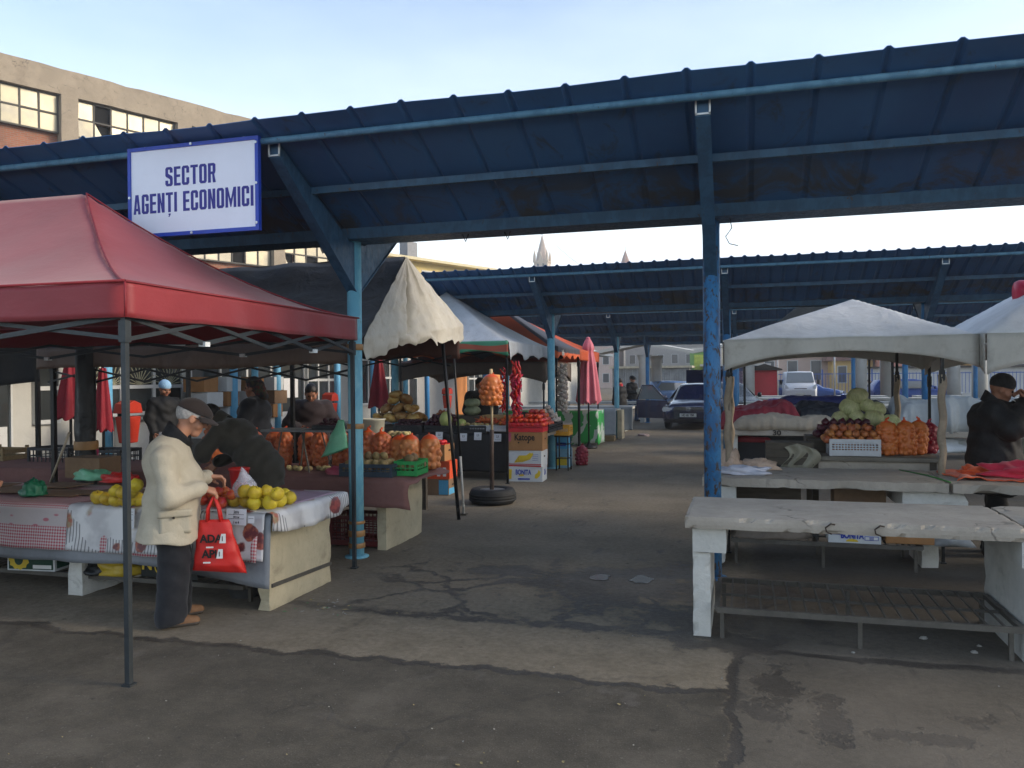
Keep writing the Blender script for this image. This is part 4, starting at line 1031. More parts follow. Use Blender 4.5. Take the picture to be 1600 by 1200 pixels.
# net sacks ---------------------------------------------------------------
def sack_mesh(seed, w, h, r, mat, lean=0.0, tail=True):
    rnd = random.Random(seed); pr_ = []
    cols = []
    for k in range(900):
        z = rnd.uniform(.0, 1); a = rnd.uniform(0, 2*PI)
        prof = (1-abs(2*z-.86)**4*.40) if z > .43 else (.86+.14*math.sin(z/.43*PI/2))
        rr = w/2*prof-r*.55
        if z > .86: rr *= max(.12, 1-(z-.86)*4.6)
        p = np.array((rr*math.cos(a), rr*.86*math.sin(a), r*.8+z*(h-1.6*r)))
        if all(np.linalg.norm(p-q) > r*1.62 for q in cols): cols.append(p)
        if len(cols) > 130: break
    P = [ball(tuple(p), (r*rnd.uniform(.92, 1.06),)*3) for p in cols]
    core = [cone((0, 0, w*.36), (0, 0, h*.70), w*.425, w*.42), cone((0, 0, h*.70), (0, 0, h-.04), w*.40, r*.9), cone((0, w*.08, w*.3), (0, -w*.08, w*.3), w*.30, w*.30)]
    if tail: core += [cone((0, 0, h-.05), (.008, .006, h+.008), .026, .012), cone((.008, .006, h+.004), (.03, -.015, h+.022), .010, .012)]
    C = np.array(cols); V = np.array([rnd.random() for _ in cols])
    def colfn(X):
        d = ((X[:, None, :]-C[None])**2).sum(2); i = d.argmin(1)
        f = np.sqrt(d.min(1))/r
        o = np.ones((len(X), 4)); o[:, 0] = V[i]; o[:, 1] = np.clip(f-.6, 0, 1); o[:, 2] = (X[:, 2] > h-.03)
        return o
    return sdf_mesh('net_sack_shape', P+core, r*.22, mat, r*.18, cut=lambda X, Y, Z: .002-Z, colfn=colfn)
def net_mat(name, c1, c2, net, amt=.45, tail='#d0501e'):
    n = NT(name); at = n.node('ShaderNodeAttribute'); at.attribute_name = 'Col'
    s = n.node('ShaderNodeSeparateColor'); n.l.new(at.outputs['Color'], s.inputs[0])
    c = n.mix(s.outputs[0], srgb(c1), srgb(c2))
    c = n.mix(n.rampf(n.noise(22, 3, .6), .4, .7, 0, .3), c, mul(srgb(c2), .5))
    x, y, z = n.sep(n.coord())
    ang = n.math('MULTIPLY', n.math('ADD', x, y), 190.0)
    w1 = n.math('SINE', n.math('ADD', ang, n.math('MULTIPLY', z, 260.0))); w2 = n.math('SINE', n.math('SUBTRACT', ang, n.math('MULTIPLY', z, 260.0)))
    f = n.rampf(n.math('MAXIMUM', w1, w2), .45, .95, amt*.55, min(1, amt*1.5))
    c = n.mix(f, c, srgb(net))
    c = n.mix(s.outputs[2], c, srgb(tail))
    n.set(col=c, rough=.42, spec=.4); return n.m
NET_OR = net_mat('orange_onion_net', '#c0804f', '#9c5836', '#c44a22', .40)
NET_PO = net_mat('orange_potato_net', '#bd945c', '#a87242', '#d0521f', .38)
NET_BR = net_mat('bright_orange_net', '#c07a3e', '#a85c2c', '#cc5c18', .32)
NET_RD = net_mat('red_onion_net', '#7a1c30', '#5a1422', '#9a1a30', .45, '#9a1a30')
SK = {('or', i): sack_mesh(11+i, .27, .42, .030, NET_OR) for i in range(3)}
SK.update({('po', i): sack_mesh(31+i, .30, .36, .036, NET_PO) for i in range(2)})
SK.update({('br', i): sack_mesh(51+i, .27, .42, .030, NET_BR) for i in range(3)})
SK[('rd', 0)] = sack_mesh(71, .26, .42, .032, NET_RD); SK[('hang', 0)] = sack_mesh(91, .33, .42, .036, NET_BR)
def sack(key, loc, label, rz=0, sc=1.0, group=None, tilt=(0, 0)):
    return inst(SK[key], 'net_sack', loc, (tilt[0], tilt[1], rad(rz)), sc, label, 'sack', group)

# cloth ---------------------------------------------------------------
def arc(pts):
    L_ = [0.0]
    for a, b in zip(pts, pts[1:]): L_.append(L_[-1]+(Vector(b)-Vector(a)).length)
    return L_
def along(pts, L_, s):
    s *= L_[-1]
    for i in range(len(pts)-1):
        if s <= L_[i+1] or i == len(pts)-2:
            t = (s-L_[i])/max(1e-9, L_[i+1]-L_[i]); return Vector(pts[i]).lerp(Vector(pts[i+1]), t)
def runner(name, x0, x1, prof, mat, amp=.012, freq=7, hang=.5, nu=80, nv=40, label=None, cat='cloth', group=None, parent=None, bottom=None, solid=.0025, seed=0):
    """cloth with cross-section prof [(y,z)...] (top first, then over the front edge and down) drawn out along X"""
    P3 = [(0, p[0], p[1]) for p in prof]; L_ = arc(P3)
    def fn(u, v):
        p = along(P3, L_, v); x = x0+(x1-x0)*u
        h = max(0, (v-hang)/(1-hang))
        y = p.y-abs(amp)*h*(1+math.sin(x*freq+seed)+.5*math.sin(x*freq*2.3+seed*2))+.006*nz(x*5, v*6, seed)
        z = p.z+.004*nz(x*4+seed, v*5)+h*.02*nz(x*2.2, seed)+(bottom(x)*h if bottom else 0)
        return (x, y, z)
    mb = MB().grid(fn, nu, nv, uv=lambda u, v: ((x1-x0)*u, L_[-1]*v))
    return mb.build(name, mat, parent, solid=solid, label=label, cat=cat, group=group)
def uvmat(name):
    n = NT(name); u = n.node('ShaderNodeUVMap'); u.uv_map = 'UVMap'; n.uvs = u.outputs[0]; return n
def fr(n, v, k): return n.math('FRACT', n.math('MULTIPLY', v, k))
GING = uvmat('red_gingham'); _u_, _v_, _ = GING.sep(GING.uvs)
_a = GING.math('LESS_THAN', fr(GING, _u_, 42.0), .5); _b = GING.math('LESS_THAN', fr(GING, _v_, 42.0), .5)
_c = GING.mix(GING.math('MULTIPLY', GING.math('ADD', _a, _b), .5), (.50, .47, .45), (.36, .035, .06))
# a plain printed strip with faint roses along the hang
_band = GING.math('MULTIPLY', GING.rampf(_v_, 1.00, 1.01), GING.rampf(_v_, 1.14, 1.15, 1, 0))
k_rose = GING.rampf(GING.voro(9, vec=GING.mapping(GING.uvs, sc=(1, 2.2, 1))), .22, .34, 1, 0)
_c = GING.mix(_band, _c, GING.mix(GING.math('MULTIPLY', k_rose, GING.rampf(_v_, 1.04, 1.06)), (.46, .40, .39), (.42, .13, .16)))
GING.set(col=_c, rough=.5, spec=.35); GING.bump(GING.noise(9, 3, .5), .15, .02); GING = GING.m
ONP = uvmat('printed_onion_oilcloth')
_w = ONP.node('ShaderNodeVectorMath', operation='ADD'); ONP.l.new(ONP.uvs, _w.inputs[0])
_sc = ONP.node('ShaderNodeVectorMath', operation='SCALE'); ONP.l.new(ONP.noise(9, 3, .5, ONP.uvs, out=1), _sc.inputs[0]); _sc.inputs['Scale'].default_value = .06; ONP.l.new(_sc.outputs[0], _w.inputs[1])
_vd = ONP.voro(5.2, vec=_w.outputs[0], rnd=.9); _vc = ONP.voro(4.6, vec=_w.outputs[0], rnd=.75, out='Color'); _s = ONP.sep(_vc)
_u_, _v_, _ = ONP.sep(ONP.uvs)
_forks = ONP.math('MULTIPLY', ONP.math('LESS_THAN', fr(ONP, ONP.math('ADD', _u_, ONP.math('MULTIPLY', ONP.noise(3, 2, .5, ONP.uvs), .05)), 34.0), .36), ONP.math('MULTIPLY', ONP.rampf(_s[1], .55, .6), ONP.rampf(_vd, .22, .30)))
_base = ONP.mix(ONP.rampf(ONP.noise(5, 3, .5, ONP.uvs), .4, .6), (.62, .61, .60), (.47, .46, .46))
_base = ONP.mix(ONP.math('MULTIPLY', _forks, .85), _base, (.13, .13, .14))
_on = ONP.mix(ONP.rampf(ONP.noise(16, 4, .6, ONP.uvs), .4, .6), ONP.mix(_s[2], (.30, .05, .05), (.36, .17, .07)), (.12, .03, .035))
_base = ONP.mix(ONP.math('MULTIPLY', ONP.rampf(_vd, .30, .36, 1, 0), ONP.rampf(_s[0], .30, .34)), _base, _on)
_base = ONP.mix(ONP.math('MULTIPLY', ONP.rampf(_vd, .34, .44, 1, 0), ONP.rampf(_s[0], .26, .30, 1, 0)), _base, ONP.mix(ONP.rampf(ONP.noise(18, 4, .6, ONP.uvs), .4, .6), (.34, .10, .06), (.30, .24, .14)))
ONP.set(col=_base, rough=.4, spec=.4); ONP.bump(ONP.noise(7, 3, .5, ONP.uvs), .15, .02); ONP = ONP.m
LILAC = M('lilac_oilcloth', '#a58d9c', .45, .15, 3)
GREYPL = M('grey_plastic_sheet', '#777a7e', .42, .12, 2.5, .3, 8, .02)
BROWNC = M('mauve_brown_cloth', '#74504a', .85, .10, 3, .25, 40)
CLEAR = NT('clear_bag'); CLEAR.set(col=(.75, .75, .80), rough=.16, spec=.5)
_tr = CLEAR.node('ShaderNodeBsdfTransparent'); _mx = CLEAR.node('ShaderNodeMixShader')
CLEAR.l.new(CLEAR.rampf(CLEAR.noise(14, 4, .7), .35, .65, .22, .55), _mx.inputs[0]); CLEAR.l.new(CLEAR.b.outputs[0], _mx.inputs[2]); CLEAR.l.new(_tr.outputs[0], _mx.inputs[1])
CLEAR.l.new(_mx.outputs[0], CLEAR.n['Material Output'].inputs[0]); CLEAR = CLEAR.m
BAGRED = M('red_carrier_bag', '#c4231c', .5, .08, 4, .35, 14, .012); BAGGRN = M('green_carrier_bag', '#6bb08c', .4, .1, 5, .4, 14, .012)
def crumple(name, c, r, mat, label, cat, seed=0, group=None, n=28, amp=.25, freq=2.2):
    """a crumpled bag or rag lying where it was dropped (r = half sizes)"""
    mb = MB(); vs = []
    def fn(u, v):
        a = 2*PI*u; th = PI*.5*(1-v); rr = math.cos(th)**.7
        p = Vector((math.cos(a)*rr, math.sin(a)*rr, math.sin(th)))
        k = 1+amp*nz(p.x*freq+seed, p.y*freq, p.z*freq)*1.6+amp*.5*nz(p.x*freq*3, p.y*freq*3+seed, p.z*6)
        return (c[0]+p.x*r[0]*k, c[1]+p.y*r[1]*k, c[2]+max(.0, p.z*r[2]*k))
    mb.grid(lambda u, v: fn(u, v*.999), n, 12)
    return mb.build(name, mat, solid=.003, label=label, cat=cat, group=group)
def tub(name, c, r0, r1, h, mat, label, cat, wall=.006, rim=.006, group=None):
    mb = MB().lathe([(.001, 0), (r0, 0), (r1, h), (r1+rim, h), (r1+rim, h-.015), (r1, h-.016)] if False else [(r0*.98, 0), (r0, .004), (r1-.002, h-.02), (r1+rim, h-.018), (r1+rim, h), (r1-wall, h), (r0-wall, .02), (.002, .018)], c, 28)
    return mb.build(name, mat, label=label, cat=cat, group=group)
def tbl_legwall(mb, x, y0, y1, z, th, seed):
    rough_slab(mb, (x-th/2, y0, 0), (x+th/2, y1, z), .07, .006, .012, seed)
# ================================================================== left side of the aisle
# --- first stall: concrete table with fruit under the red gazebo
t1 = empty('concrete_table', (-5.2, 5.6, 0), 'concrete market table under oilcloths with a flaking cream end wall', 'table', 'concrete tables left of the aisle')
mb = rough_slab(MB(), (-9.4, 5.08, .665), (-3.26, 6.12, .735), .08, .004, .01, 3); mb.build('table_top', CONC, t1)
mb = MB(); tbl_legwall(mb, -3.40, 5.14, 6.05, .664, .10, 5); w1 = mb.build('end_wall', CREAMW, t1)
MB().bar((-3.343, 5.16, .185), (-3.343, 6.04, .155), .012, .028).build('steel_strip', STEEL, w1)
for x in (-5.12, -7.0, -8.9): tbl_legwall(MB(), x, 5.14, 6.0, .664, .14, x) if False else rough_slab(MB(), (x-.07, 5.14, 0), (x+.07, 6.0, .664), .08, .006, .012, x).build('leg', WHITEW, t1)
def rack(label, x0, x1, y0, y1, z, n, parent=None, group='steel racks under the tables'):
    mb = MB()
    for y, k in ((y0, .034), (y1, .034)): mb.bar((x0, y, z), (x1, y, z), .03, k)
    mb.bar((x0, y0+.016, z), (x0, y1-.016, z), .03, .03); mb.bar((x1, y0+.016, z), (x1, y1-.016, z), .03, .03)
    mb.bar((x0+.02, (y0+y1)/2, z-.004), (x1-.02, (y0+y1)/2, z-.004), .02, .016)
    for i in range(1, n):
        x = x0+(x1-x0)*i/n; mb.bar((x, y0+.01, z+.012), (x, y1-.01, z+.012), .011, .011)
    t = empty('steel_rack', ((x0+x1)/2, (y0+y1)/2, 0), label, 'rack', group)
    mb.build('grid_shelf', STEEL, t)
    for x in (x0+.03, (x0+x1)/2, x1-.03):
        for y in (y0+.12, y1-.05): MB().bar((x, y, 0), (x, y, z-.016), .026, .026).build('leg', STEEL, t)
    return t
rack('low steel rack under the first fruit table, holding boxes', -6.9, -3.62, 5.22, 5.95, .14, 34)
rn = lambda *a, **k: runner(*a, **k)
rn('plastic_sheet', -6.9, -3.27, [(5.9, .737), (5.07, .739), (5.045, .72), (5.03, .31)], GREYPL, .014, 5, .62, label='grey plastic sheet hanging lowest under the gingham cloth', cat='sheet', bottom=lambda x: -.11*max(0, min(1, (x+4.5)/1.2))-.015*math.sin(x*2), seed=1)
rn('gingham_cloth', -8.6, -3.36, [(6.02, .741), (5.062, .743), (5.035, .725), (5.012, .39)], GING, .013, 6, .66, label='red and white gingham oilcloth over the front of the fruit table', cat='tablecloth', seed=2, nu=110)
rn('onion_cloth', -5.06, -3.31, [(5.6, .745), (5.058, .747), (5.026, .728), (5.0, .40)], ONP, .012, 8, .5, label='oilcloth printed with onions and forks on the fruit table front', cat='tablecloth', seed=5)
# the end flap of the printed cloth, thrown over the slab end
mb = MB(); P3 = [(-3.85, 0, .748), (-3.255, 0, .75), (-3.232, 0, .735), (-3.22, 0, .62)]; L_ = arc(P3)
def fn(u, v):
    p = along(P3, L_, v); y = 5.02+1.12*u; h = max(0, (v-.8)/.2)
    return (p.x+h*.015*math.sin(y*16)+.01*h*math.sin(y*31), y, p.z+.005*nz(y*5, v*5)-h*.05*math.sin(u*3.3)+h*.03*nz(y*4, 7))
mb.grid(fn, 40, 24, uv=lambda u, v: (u*1.1, v*.8)); mb.build('cloth_flap', ONP, solid=.0025, label='corner of the onion printed cloth folded over the cream end wall', cat='tablecloth')
rn('lilac_cloth', -4.9, -3.30, [(6.08, .752), (5.4, .7525)], LILAC, 0, 5, .9, nu=30, nv=10, label='lilac flowered oilcloth under the quinces', cat='tablecloth', seed=8)
for i, (x, y, w, d, r_) in enumerate(((-5.6, 5.5, .5, .36, 4), (-5.15, 5.62, .42, .4, -6), (-6.15, 5.55, .5, .4, 8), (-5.95, 5.85, .4, .3, -3), (-6.6, 5.6, .44, .42, 2))):
    MB().cbox((0, 0, .004+i*.0006), (w, d, .006)).build('cardboard_sheet', CARD2, local=True)
    o = COL.objects[-1]; o.location = (x, y, .752+i*.003); o.rotation_euler.z = rad(r_)
    tag(o, ['flat brown cardboard in front of the green bag', 'flat brown cardboard left of the quinces', 'flat brown cardboard at the far left of the fruit table', 'flat brown cardboard behind, near the wooden crate', 'flat brown cardboard half out of frame'][i], 'cardboard', 'flattened cardboard on the fruit table')
# quinces right of the man, quinces left of him, red apples between
qg = 'yellow quinces on the fruit table'
def qheap(pts, r, kind, label, cat, group, name):
    for (x, y, z) in pts: fruit(name, kind, (x, y, z), r, label, cat, group, .9)
Z1 = .755
def onpx(L_, z): return [tuple(G(px, py, z)) for px, py in L_]
qr = onpx(((367, 781), (384, 783), (409, 783), (422, 785), (437, 782), (453, 778), (397, 786)), Z1+.045)+onpx(((383, 768), (398, 770), (417, 768), (433, 772)), Z1+.12)+onpx(((376, 772), (446, 774)), Z1+.06)
qheap(qr, .053, 'quince', 'yellow quince in the heap right of the red bag', 'fruit', qg, 'quince')
ql = onpx(((153, 777), (167, 779), (181, 781), (193, 781), (206, 781), (216, 780)), Z1+.045)+onpx(((181, 767), (192, 770), (206, 768)), Z1+.12)+onpx(((213, 758),), Z1+.19)
qheap(ql, .052, 'quince', 'yellow quince in the heap beside the grey gazebo leg', 'fruit', qg, 'quince')
ra = onpx(((325, 778), (337, 783), (352, 781), (364, 780), (318, 781), (345, 786)), Z1+.036)+onpx(((341, 769), (352, 768), (362, 773), (331, 770)), Z1+.09)
qheap(ra, .043, 'red', 'red apple in the heap behind the red shopping bag', 'fruit', 'red apples on the fruit table', 'apple')
# carrier bag in his hand, clear bag of fruit
def bag(label, top, w0, w1, h, depth, mat, rz, name='shopping_bag'):
    t = empty(name, top, label, 'bag'); n = 28
    mb = MB()
    def fn(u, v):
        a = 2*PI*u; ww = (w0+(w1-w0)*v)/2; dd = depth*(.35+.65*math.sin(min(1, v*1.25)*PI*.5))
        if v > .93: dd *= .6
        x = ww*math.copysign(abs(math.cos(a))**.55, math.cos(a)); y = dd*math.sin(a)*(1+.25*nz(math.cos(a)*3, v*4, 2))
        s = .03*v*math.sin(u*9)
        return (x+.035*v+.01*nz(v*4, u*5), y+.01*nz(v*6, math.cos(a)*3, 5), -.16-h*v+.05*v*(x/ww)*-.8*(ww)*3+s*.3)
    mb.grid(fn, n, 18)
    mb.build('bag_body', mat, t, local=True, solid=.003)
    for y in (-.02, .02):
        MB().tube([(-.045, y, -.17), (-.04, y*.8, -.08), (-.005, 0, 0), (.005, 0, .003), (.035, y*.8, -.08), (.05, y, -.17)], .010, 8).build('handle', mat, t, local=True)
    t.rotation_euler.z = rad(rz); return t
HR = Matrix.Rotation(rad(fwd_deg), 3, 'Z') @ Vector((.285, -.17, .885)) + old.location
rb = bag('red carrier bag with black lettering hanging from the older man\'s hand', tuple(HR), .20, .37, .36, .055, BAGRED, 20)
for i, (b_, z) in enumerate((('ADA', -.28), ('API', -.385))):
    o = ltext(rb, b_, BLK, (.0-.01*i, -.072-.004*i, z), .075, .95, .003)
    decal(rb, [(.055-.02*i, z-.03), (.10-.02*i, z-.03), (.10-.02*i, z+.035), (.07-.02*i, z+.035)], -.0735-.004*i, WHT, 'print')
    ltext(rb, '.....', WHT, (-.01-.02*i, -.071-.004*i, z-.045), .05, .9, .003)
    ltext(rb, 'API' if False else '1', BLK, (.077-.02*i, -.0755-.004*i, z), .045, .9, .001)
HL = AY(366, 752, 5.22)-Vector((0, 0, .03))
mb = MB()
def fn(u, v):
    a = 2*PI*u; rr = .015+.085*math.sin(min(1, v*1.15)*PI*.55)
    return (HL.x+.04+rr*math.cos(a)*(1+.2*nz(math.cos(a)*3, v*3, 1))+.05*v, HL.y+.02+rr*.8*math.sin(a)*(1+.2*nz(math.sin(a)*3, v*3, 4)), HL.z+.09-.17*v+.05*math.cos(a)*(1-v))
mb.grid(fn, 26, 14); mb.build('clear_bag', CLEAR, solid=.0015, label='clear plastic bag of apples held open over the red apples', cat='bag')
for i in range(3): fruit('apple', 'orange', (HL.x+.06+.055*(i-1), HL.y+.02+.03*(i % 2), HL.z-.03), .036, 'pale orange apple inside the clear plastic bag', 'fruit', 'apples in the clear bag')
# price cards
def card(loc, w, h, label, lines, rz=0, tilt=-4, group='white price cards on the stalls'):
    t = empty('price_card', loc, label, 'price card', group)
    MB().box((-w/2, 0, 0), (w/2, .002, h)).build('paper', PAPER, t, local=True)
    for (tx, z, s_) in lines:
        if tx == '-': decal(t, [(-w*.4, z), (w*.38, z+.002), (w*.38, z+.005), (-w*.4, z+.003)], -.0002, BLK, 'rule', .0006)
        else: ltext(t, tx, BLK, (0, -.0006, z), s_, .8, .0006, depth=.0004)
    t.rotation_euler = (rad(tilt), 0, rad(rz)); return t
card((-3.50, 4.955, .665), .165, .115, 'white hand-written card pinned to the onion cloth front', [('Jere', .092, .034), ('-', .072, 0), ('2015 Lei', .056, .018), ('-', .042, 0), ('1 m 4', .018, .026)])
card((-3.37, 4.945, .685), .05, .05, 'small blank card beside the hand-written one', [('-', .03, 0)])
card((-4.43, 4.95, .60), .10, .15, 'pale notice on the onion cloth left of the man', [('-', .12, 0), ('-', .1, 0), ('-', .06, 0)])
tub('bucket', (-4.20, 6.0, .755), .065, .085, .19, M('red_plastic', '#b8251f', .4, .08), 'small red plastic bucket behind the red apples', 'bucket')
# under the table
c = carton('green carton with a yellow sun emblem on the rack at far left', (-5.62, 5.35, .16), .44, .34, .19, CARD_W, 6, open_=True)
decal(c, [(-.205, .012), (.205, .012), (.205, .175), (-.205, .175)], -.1712, CARD_G, 'print')
decal(c, [(-.11+.085*math.cos(a)*(1+.16*(k % 2)), .09+.075*math.sin(a)*(1+.16*(k % 2))) for k, a in enumerate([2*PI*i/22 for i in range(22)])], -.1728, YEL, 'emblem')
decal(c, [(-.11+.04*math.cos(a), .09+.045*math.sin(a)) for a in [2*PI*i/16 for i in range(16)]], -.1744, CARD_G, 'emblem')
decal(c, [(.02, .02), (.19, .02), (.19, .05), (.02, .05)], -.1728, WHT, 'print')
sdecal(c, [(-.15, .02), (.15, .02), (.15, .17), (-.15, .17)], .2212, CARD_G, 'print')
crumple('plastic_sack', (-4.86, 5.35, .16), (.24, .18, .14), M('yellow_plastic_sack', '#b3982c', .35, .12, 4, .4, 12, .02), 'crumpled yellow and black sack under the fruit table', 'sack', 3)
crumple('plastic_sack', (-5.0, 5.30, .16), (.13, .14, .11), WRAP, 'crumpled black sack beside the yellow one', 'sack', 9)
c = carton('black carton with yellow lettering under the table behind the man', (-4.32, 5.42, .16), .52, .34, .20, CARD_K, 0, holes=False)
ltext(c, 'N', YEL, (-.20, -.1765, .10), .13, 1, .004, name='lettering'); ltext(c, 'Vertu', YEL, (-.03, -.1765, .12), .085, .9, .003)
decal(c, [(-.03+.10*math.cos(a), .09+.085*math.sin(a)) for a in [PI+PI*i/16 for i in range(17)]]+[(-.03+.09*math.cos(a), .09+.075*math.sin(a)) for a in [2*PI-PI*i/16 for i in range(17)]], -.1745, YEL, 'emblem')
tub('basin', (-3.80, 5.5, .0), .12, .15, .13, M('grey_basin', '#4a4a4a', .5, .1), 'dark plastic basin on the ground under the fruit table', 'basin')
tag(MB().tube([(-4.02, 5.08, .34), (-4.0, 5.08, .10), (-4.0, 5.09, .0)], [.012, .012, .016], 8).build('umbrella_stick', BLKSTEEL), 'black stick leaning under the cloth below the red bag', 'stick')

# --- red gazebo over the first stall
RED_T = NT('faded_red_canvas')
_n = RED_T.noise(1.2, 5, .6); RED_T.set(col=RED_T.mix(RED_T.rampf(_n, .3, .7), srgb('#8f2830'), srgb('#9e343a')), rough=.55, spec=.45, sheen=.25)
RED_T.b.inputs['Sheen Roughness'].default_value = .5
RED_T.bump(RED_T.math('ADD', RED_T.noise(2.6, 5, .65, RED_T.mapping(RED_T.coord(), sc=(1, 1, 2.2))), RED_T.math('MULTIPLY', RED_T.noise(16, 4, .6), .12)), .20, .03)
def translucent(n, k):
    tr = n.node('ShaderNodeBsdfTranslucent'); src = n.b.inputs['Base Color'].links[0].from_socket; n.l.new(src, tr.inputs[0])
    mx = n.node('ShaderNodeMixShader'); mx.inputs[0].default_value = k; n.l.new(n.b.outputs[0], mx.inputs[1]); n.l.new(tr.outputs[0], mx.inputs[2]); n.l.new(mx.outputs[0], n.n['Material Output'].inputs[0]); return n.m
RED_T = translucent(RED_T, .22)
def gazebo(label, x0, x1, y0, y1, ze, zp, mat, val=.19, ridge=None, g=1.45, legs=(1, 1, 1, 1), legmat=DKSTEEL, vmat=None, scallop=0, truss=True, lw=.04, group='pop-up market tents', sag=.0, nu=44, lins=None, legz=0.0, arch=0.0, name='market_tent', wrap=None, sub=None):
    """pop-up tent. ridge: (xa, xb) of the ridge ends, or None for a single peak. legs: which of (x0y0, x1y0, x1y1, x0y1) stand"""
    cx, cy = (x0+x1)/2, (y0+y1)/2
    t = empty(name, (cx, cy, 0), label, 'tent', group)
    xa, xb = ridge if ridge else (cx, cx)
    def hgt(x, y):
        dy = 1-abs(y-cy)/((y1-y0)/2)
        dx = (x-x0)/max(1e-6, xa-x0) if x < xa else ((x1-x)/max(1e-6, x1-xb) if x > xb else 1.0)
        d = max(0, min(1, dx, dy)); e = abs(dx-dy)
        s = sag*math.sin(PI*d)*min(1, e*2)
        return ze+(zp-ze)*(.28*d+.72*d**(1+1.5*(g-1)) if g > 1.3 else d**g)-s+.010*nz(x*2.3, y*2.3, ze)*(d < .98)
    def fn(u, v): x = x0+(x1-x0)*u; y = y0+(y1-y0)*v; return (x, y, hgt(x, y))
    MB().grid(fn, nu, nu, uv=lambda u, v: (u*(x1-x0), v*(y1-y0))).build('roof', mat, t, solid=.003)
    per = [((x0, y0), (x1, y0)), ((x1, y0), (x1, y1)), ((x1, y1), (x0, y1)), ((x0, y1), (x0, y0))]
    def vfn(u, v):
        k = min(3, int(u*4)); s = u*4-k; (ax, ay), (bx, by) = per[k]; x = ax+(bx-ax)*s; y = ay+(by-ay)*s
        nx, ny = (by-ay), -(bx-ax); L_ = math.hypot(nx, ny); nx /= L_; ny /= L_
        sc_ = (scallop*abs(math.sin(PI*s*round(L_/.55))) if scallop else 0)
        ar = arch*(1-(2*s-1)**2)**.8 if arch else 0
        d = -val*v+v*sc_+ar*(v**1.2)
        out = .012+v*.015*math.sin(s*23+k)*math.sin(PI*s)+.012*v*math.sin(s*41)*math.sin(PI*s)
        return (x+nx*out, y+ny*out, hgt(x, y)+.004+d)
    MB().grid(vfn, 160, 6, uv=lambda u, v: (u*4*3, v*val)).build('valance', vmat or mat, t, solid=.003)
    cs = [(x0, y0), (x1, y0), (x1, y1), (x0, y1)]
    ins = .03
    for (x, y), on in zip(cs, legs):
        if not on: continue
        px_ = x+(ins if x == x0 else -(lins or ins)); py_ = y+(ins if y == y0 else -ins)
        mb = MB().cbox((px_, py_, (ze-.03+legz)/2), (lw, lw, ze-.03-legz)); mb.cbox((px_, py_, legz+.006), (lw*1.8, lw*1.8, .012))
        lg = mb.build('leg', legmat, t)
        MB().cbox((px_, py_, ze-val-.07), (lw*1.5, lw*1.5, .12)).build('bracket', legmat, lg)
        if wrap:
            w = MB()
            def wf(u, v):
                a = 2*PI*u; r = .026+.012*nz(v*5, math.cos(a)*2, x)+.006*math.sin(v*22+a)
                return (px_+r*math.cos(a)*1.2, py_+r*math.sin(a), ze-.35-(ze-.95)*v)
            w.grid(wf, 16, 40); w.build('rag_wrap', wrap, lg, solid=.002)
    if truss:
        zt = ze-val+.0
        for (ax, ay), (bx, by) in per:
            A_ = Vector((ax+(ins if ax == x0 else -ins), ay+(ins if ay == y0 else -ins), 0)); B_ = Vector((bx+(ins if bx == x0 else -ins), by+(ins if by == y0 else -ins), 0))
            mb = MB(); N = 4
            for i in range(N):
                p = A_.lerp(B_, i/N); q = A_.lerp(B_, (i+1)/N)
                hi, lo = zt+.02, zt-.11
                a_, b_ = (hi, lo) if i % 2 == 0 else (lo, hi)
                mb.bar(p+Vector((0, 0, a_)), q+Vector((0, 0, b_)), .014, .028)
                mb.bar(p+Vector((.016, .016, b_ if i % 2 else hi)), q+Vector((.016, .016, lo if i % 2 == 0 else hi)), .010, .02) if False else None
                mb.bar(p+Vector((.017, .017, a_+(-.13 if a_ == hi else .13))), q+Vector((.017, .017, b_+(.13 if b_ == lo else -.13))), .012, .024)
            tr = mb.build('scissor_truss', legmat, t)
            for i in (1, 3): p = A_.lerp(B_, i/N); MB().cbox((p.x, p.y, zt-.115), (.05, .05, .03)).build('joint_cap', WHITE_END, tr)
        for (x, y) in cs:
            p0 = (x+(ins if x == x0 else -ins), y+(ins if y == y0 else -ins)); p1 = (xa if x == x0 else xb, cy)
            MB().tube([(p0[0]+(p1[0]-p0[0])*k/8, p0[1]+(p1[1]-p0[1])*k/8, hgt(p0[0]+(p1[0]-p0[0])*k/8, p0[1]+(p1[1]-p0[1])*k/8)-.05) for k in range(9)], .014, 8).build('roof_bar', legmat, t)
    return t
RGT = gazebo('faded red pop-up tent in the foreground over the fruit table', -7.8, -3.28, 3.66, 6.55, 2.25, 3.16, RED_T, .20, (-6.3, -4.86), 1.5, (0, 1, 1, 0), DKSTEEL, sag=0, nu=64, lw=.031)

def rz_(x, y):
    d = max(0, min(1, 1-abs(y-5.105)/1.445, (-3.28-x)/1.58)); return 2.25+.91*(.28*d+.72*d**1.75)
SEAM = M('red_seam_tape', '#7d2029', .6, .1)
for y0_ in (3.66, 6.55): MB().tube([(-3.28-1.58*k/14, y0_+(5.105-y0_)*k/14, rz_(-3.28-1.58*k/14, y0_+(5.105-y0_)*k/14)+.006) for k in range(15)], .007, 6).build('seam', SEAM, RGT)
MB().tube([(-3.265, 3.645, 2.256), (-3.265, 6.565, 2.256)], .008, 6).build('seam', SEAM, RGT); MB().tube([(-3.268, 3.645, 2.258), (-7.8, 3.645, 2.258)], .008, 6).build('seam', SEAM, RGT)
MB().tube([(-3.262, 3.64, 2.06), (-3.262, 3.64, 2.25)], .007, 6).build('seam', SEAM, RGT)
_P = Vector((-3.31, 3.69, 0)); _R2 = Matrix.Rotation(rad(1.3), 3, 'Z')
RGT.location = _P+_R2 @ (Vector(RGT.location)-_P); RGT.rotation_euler.z = rad(1.3)

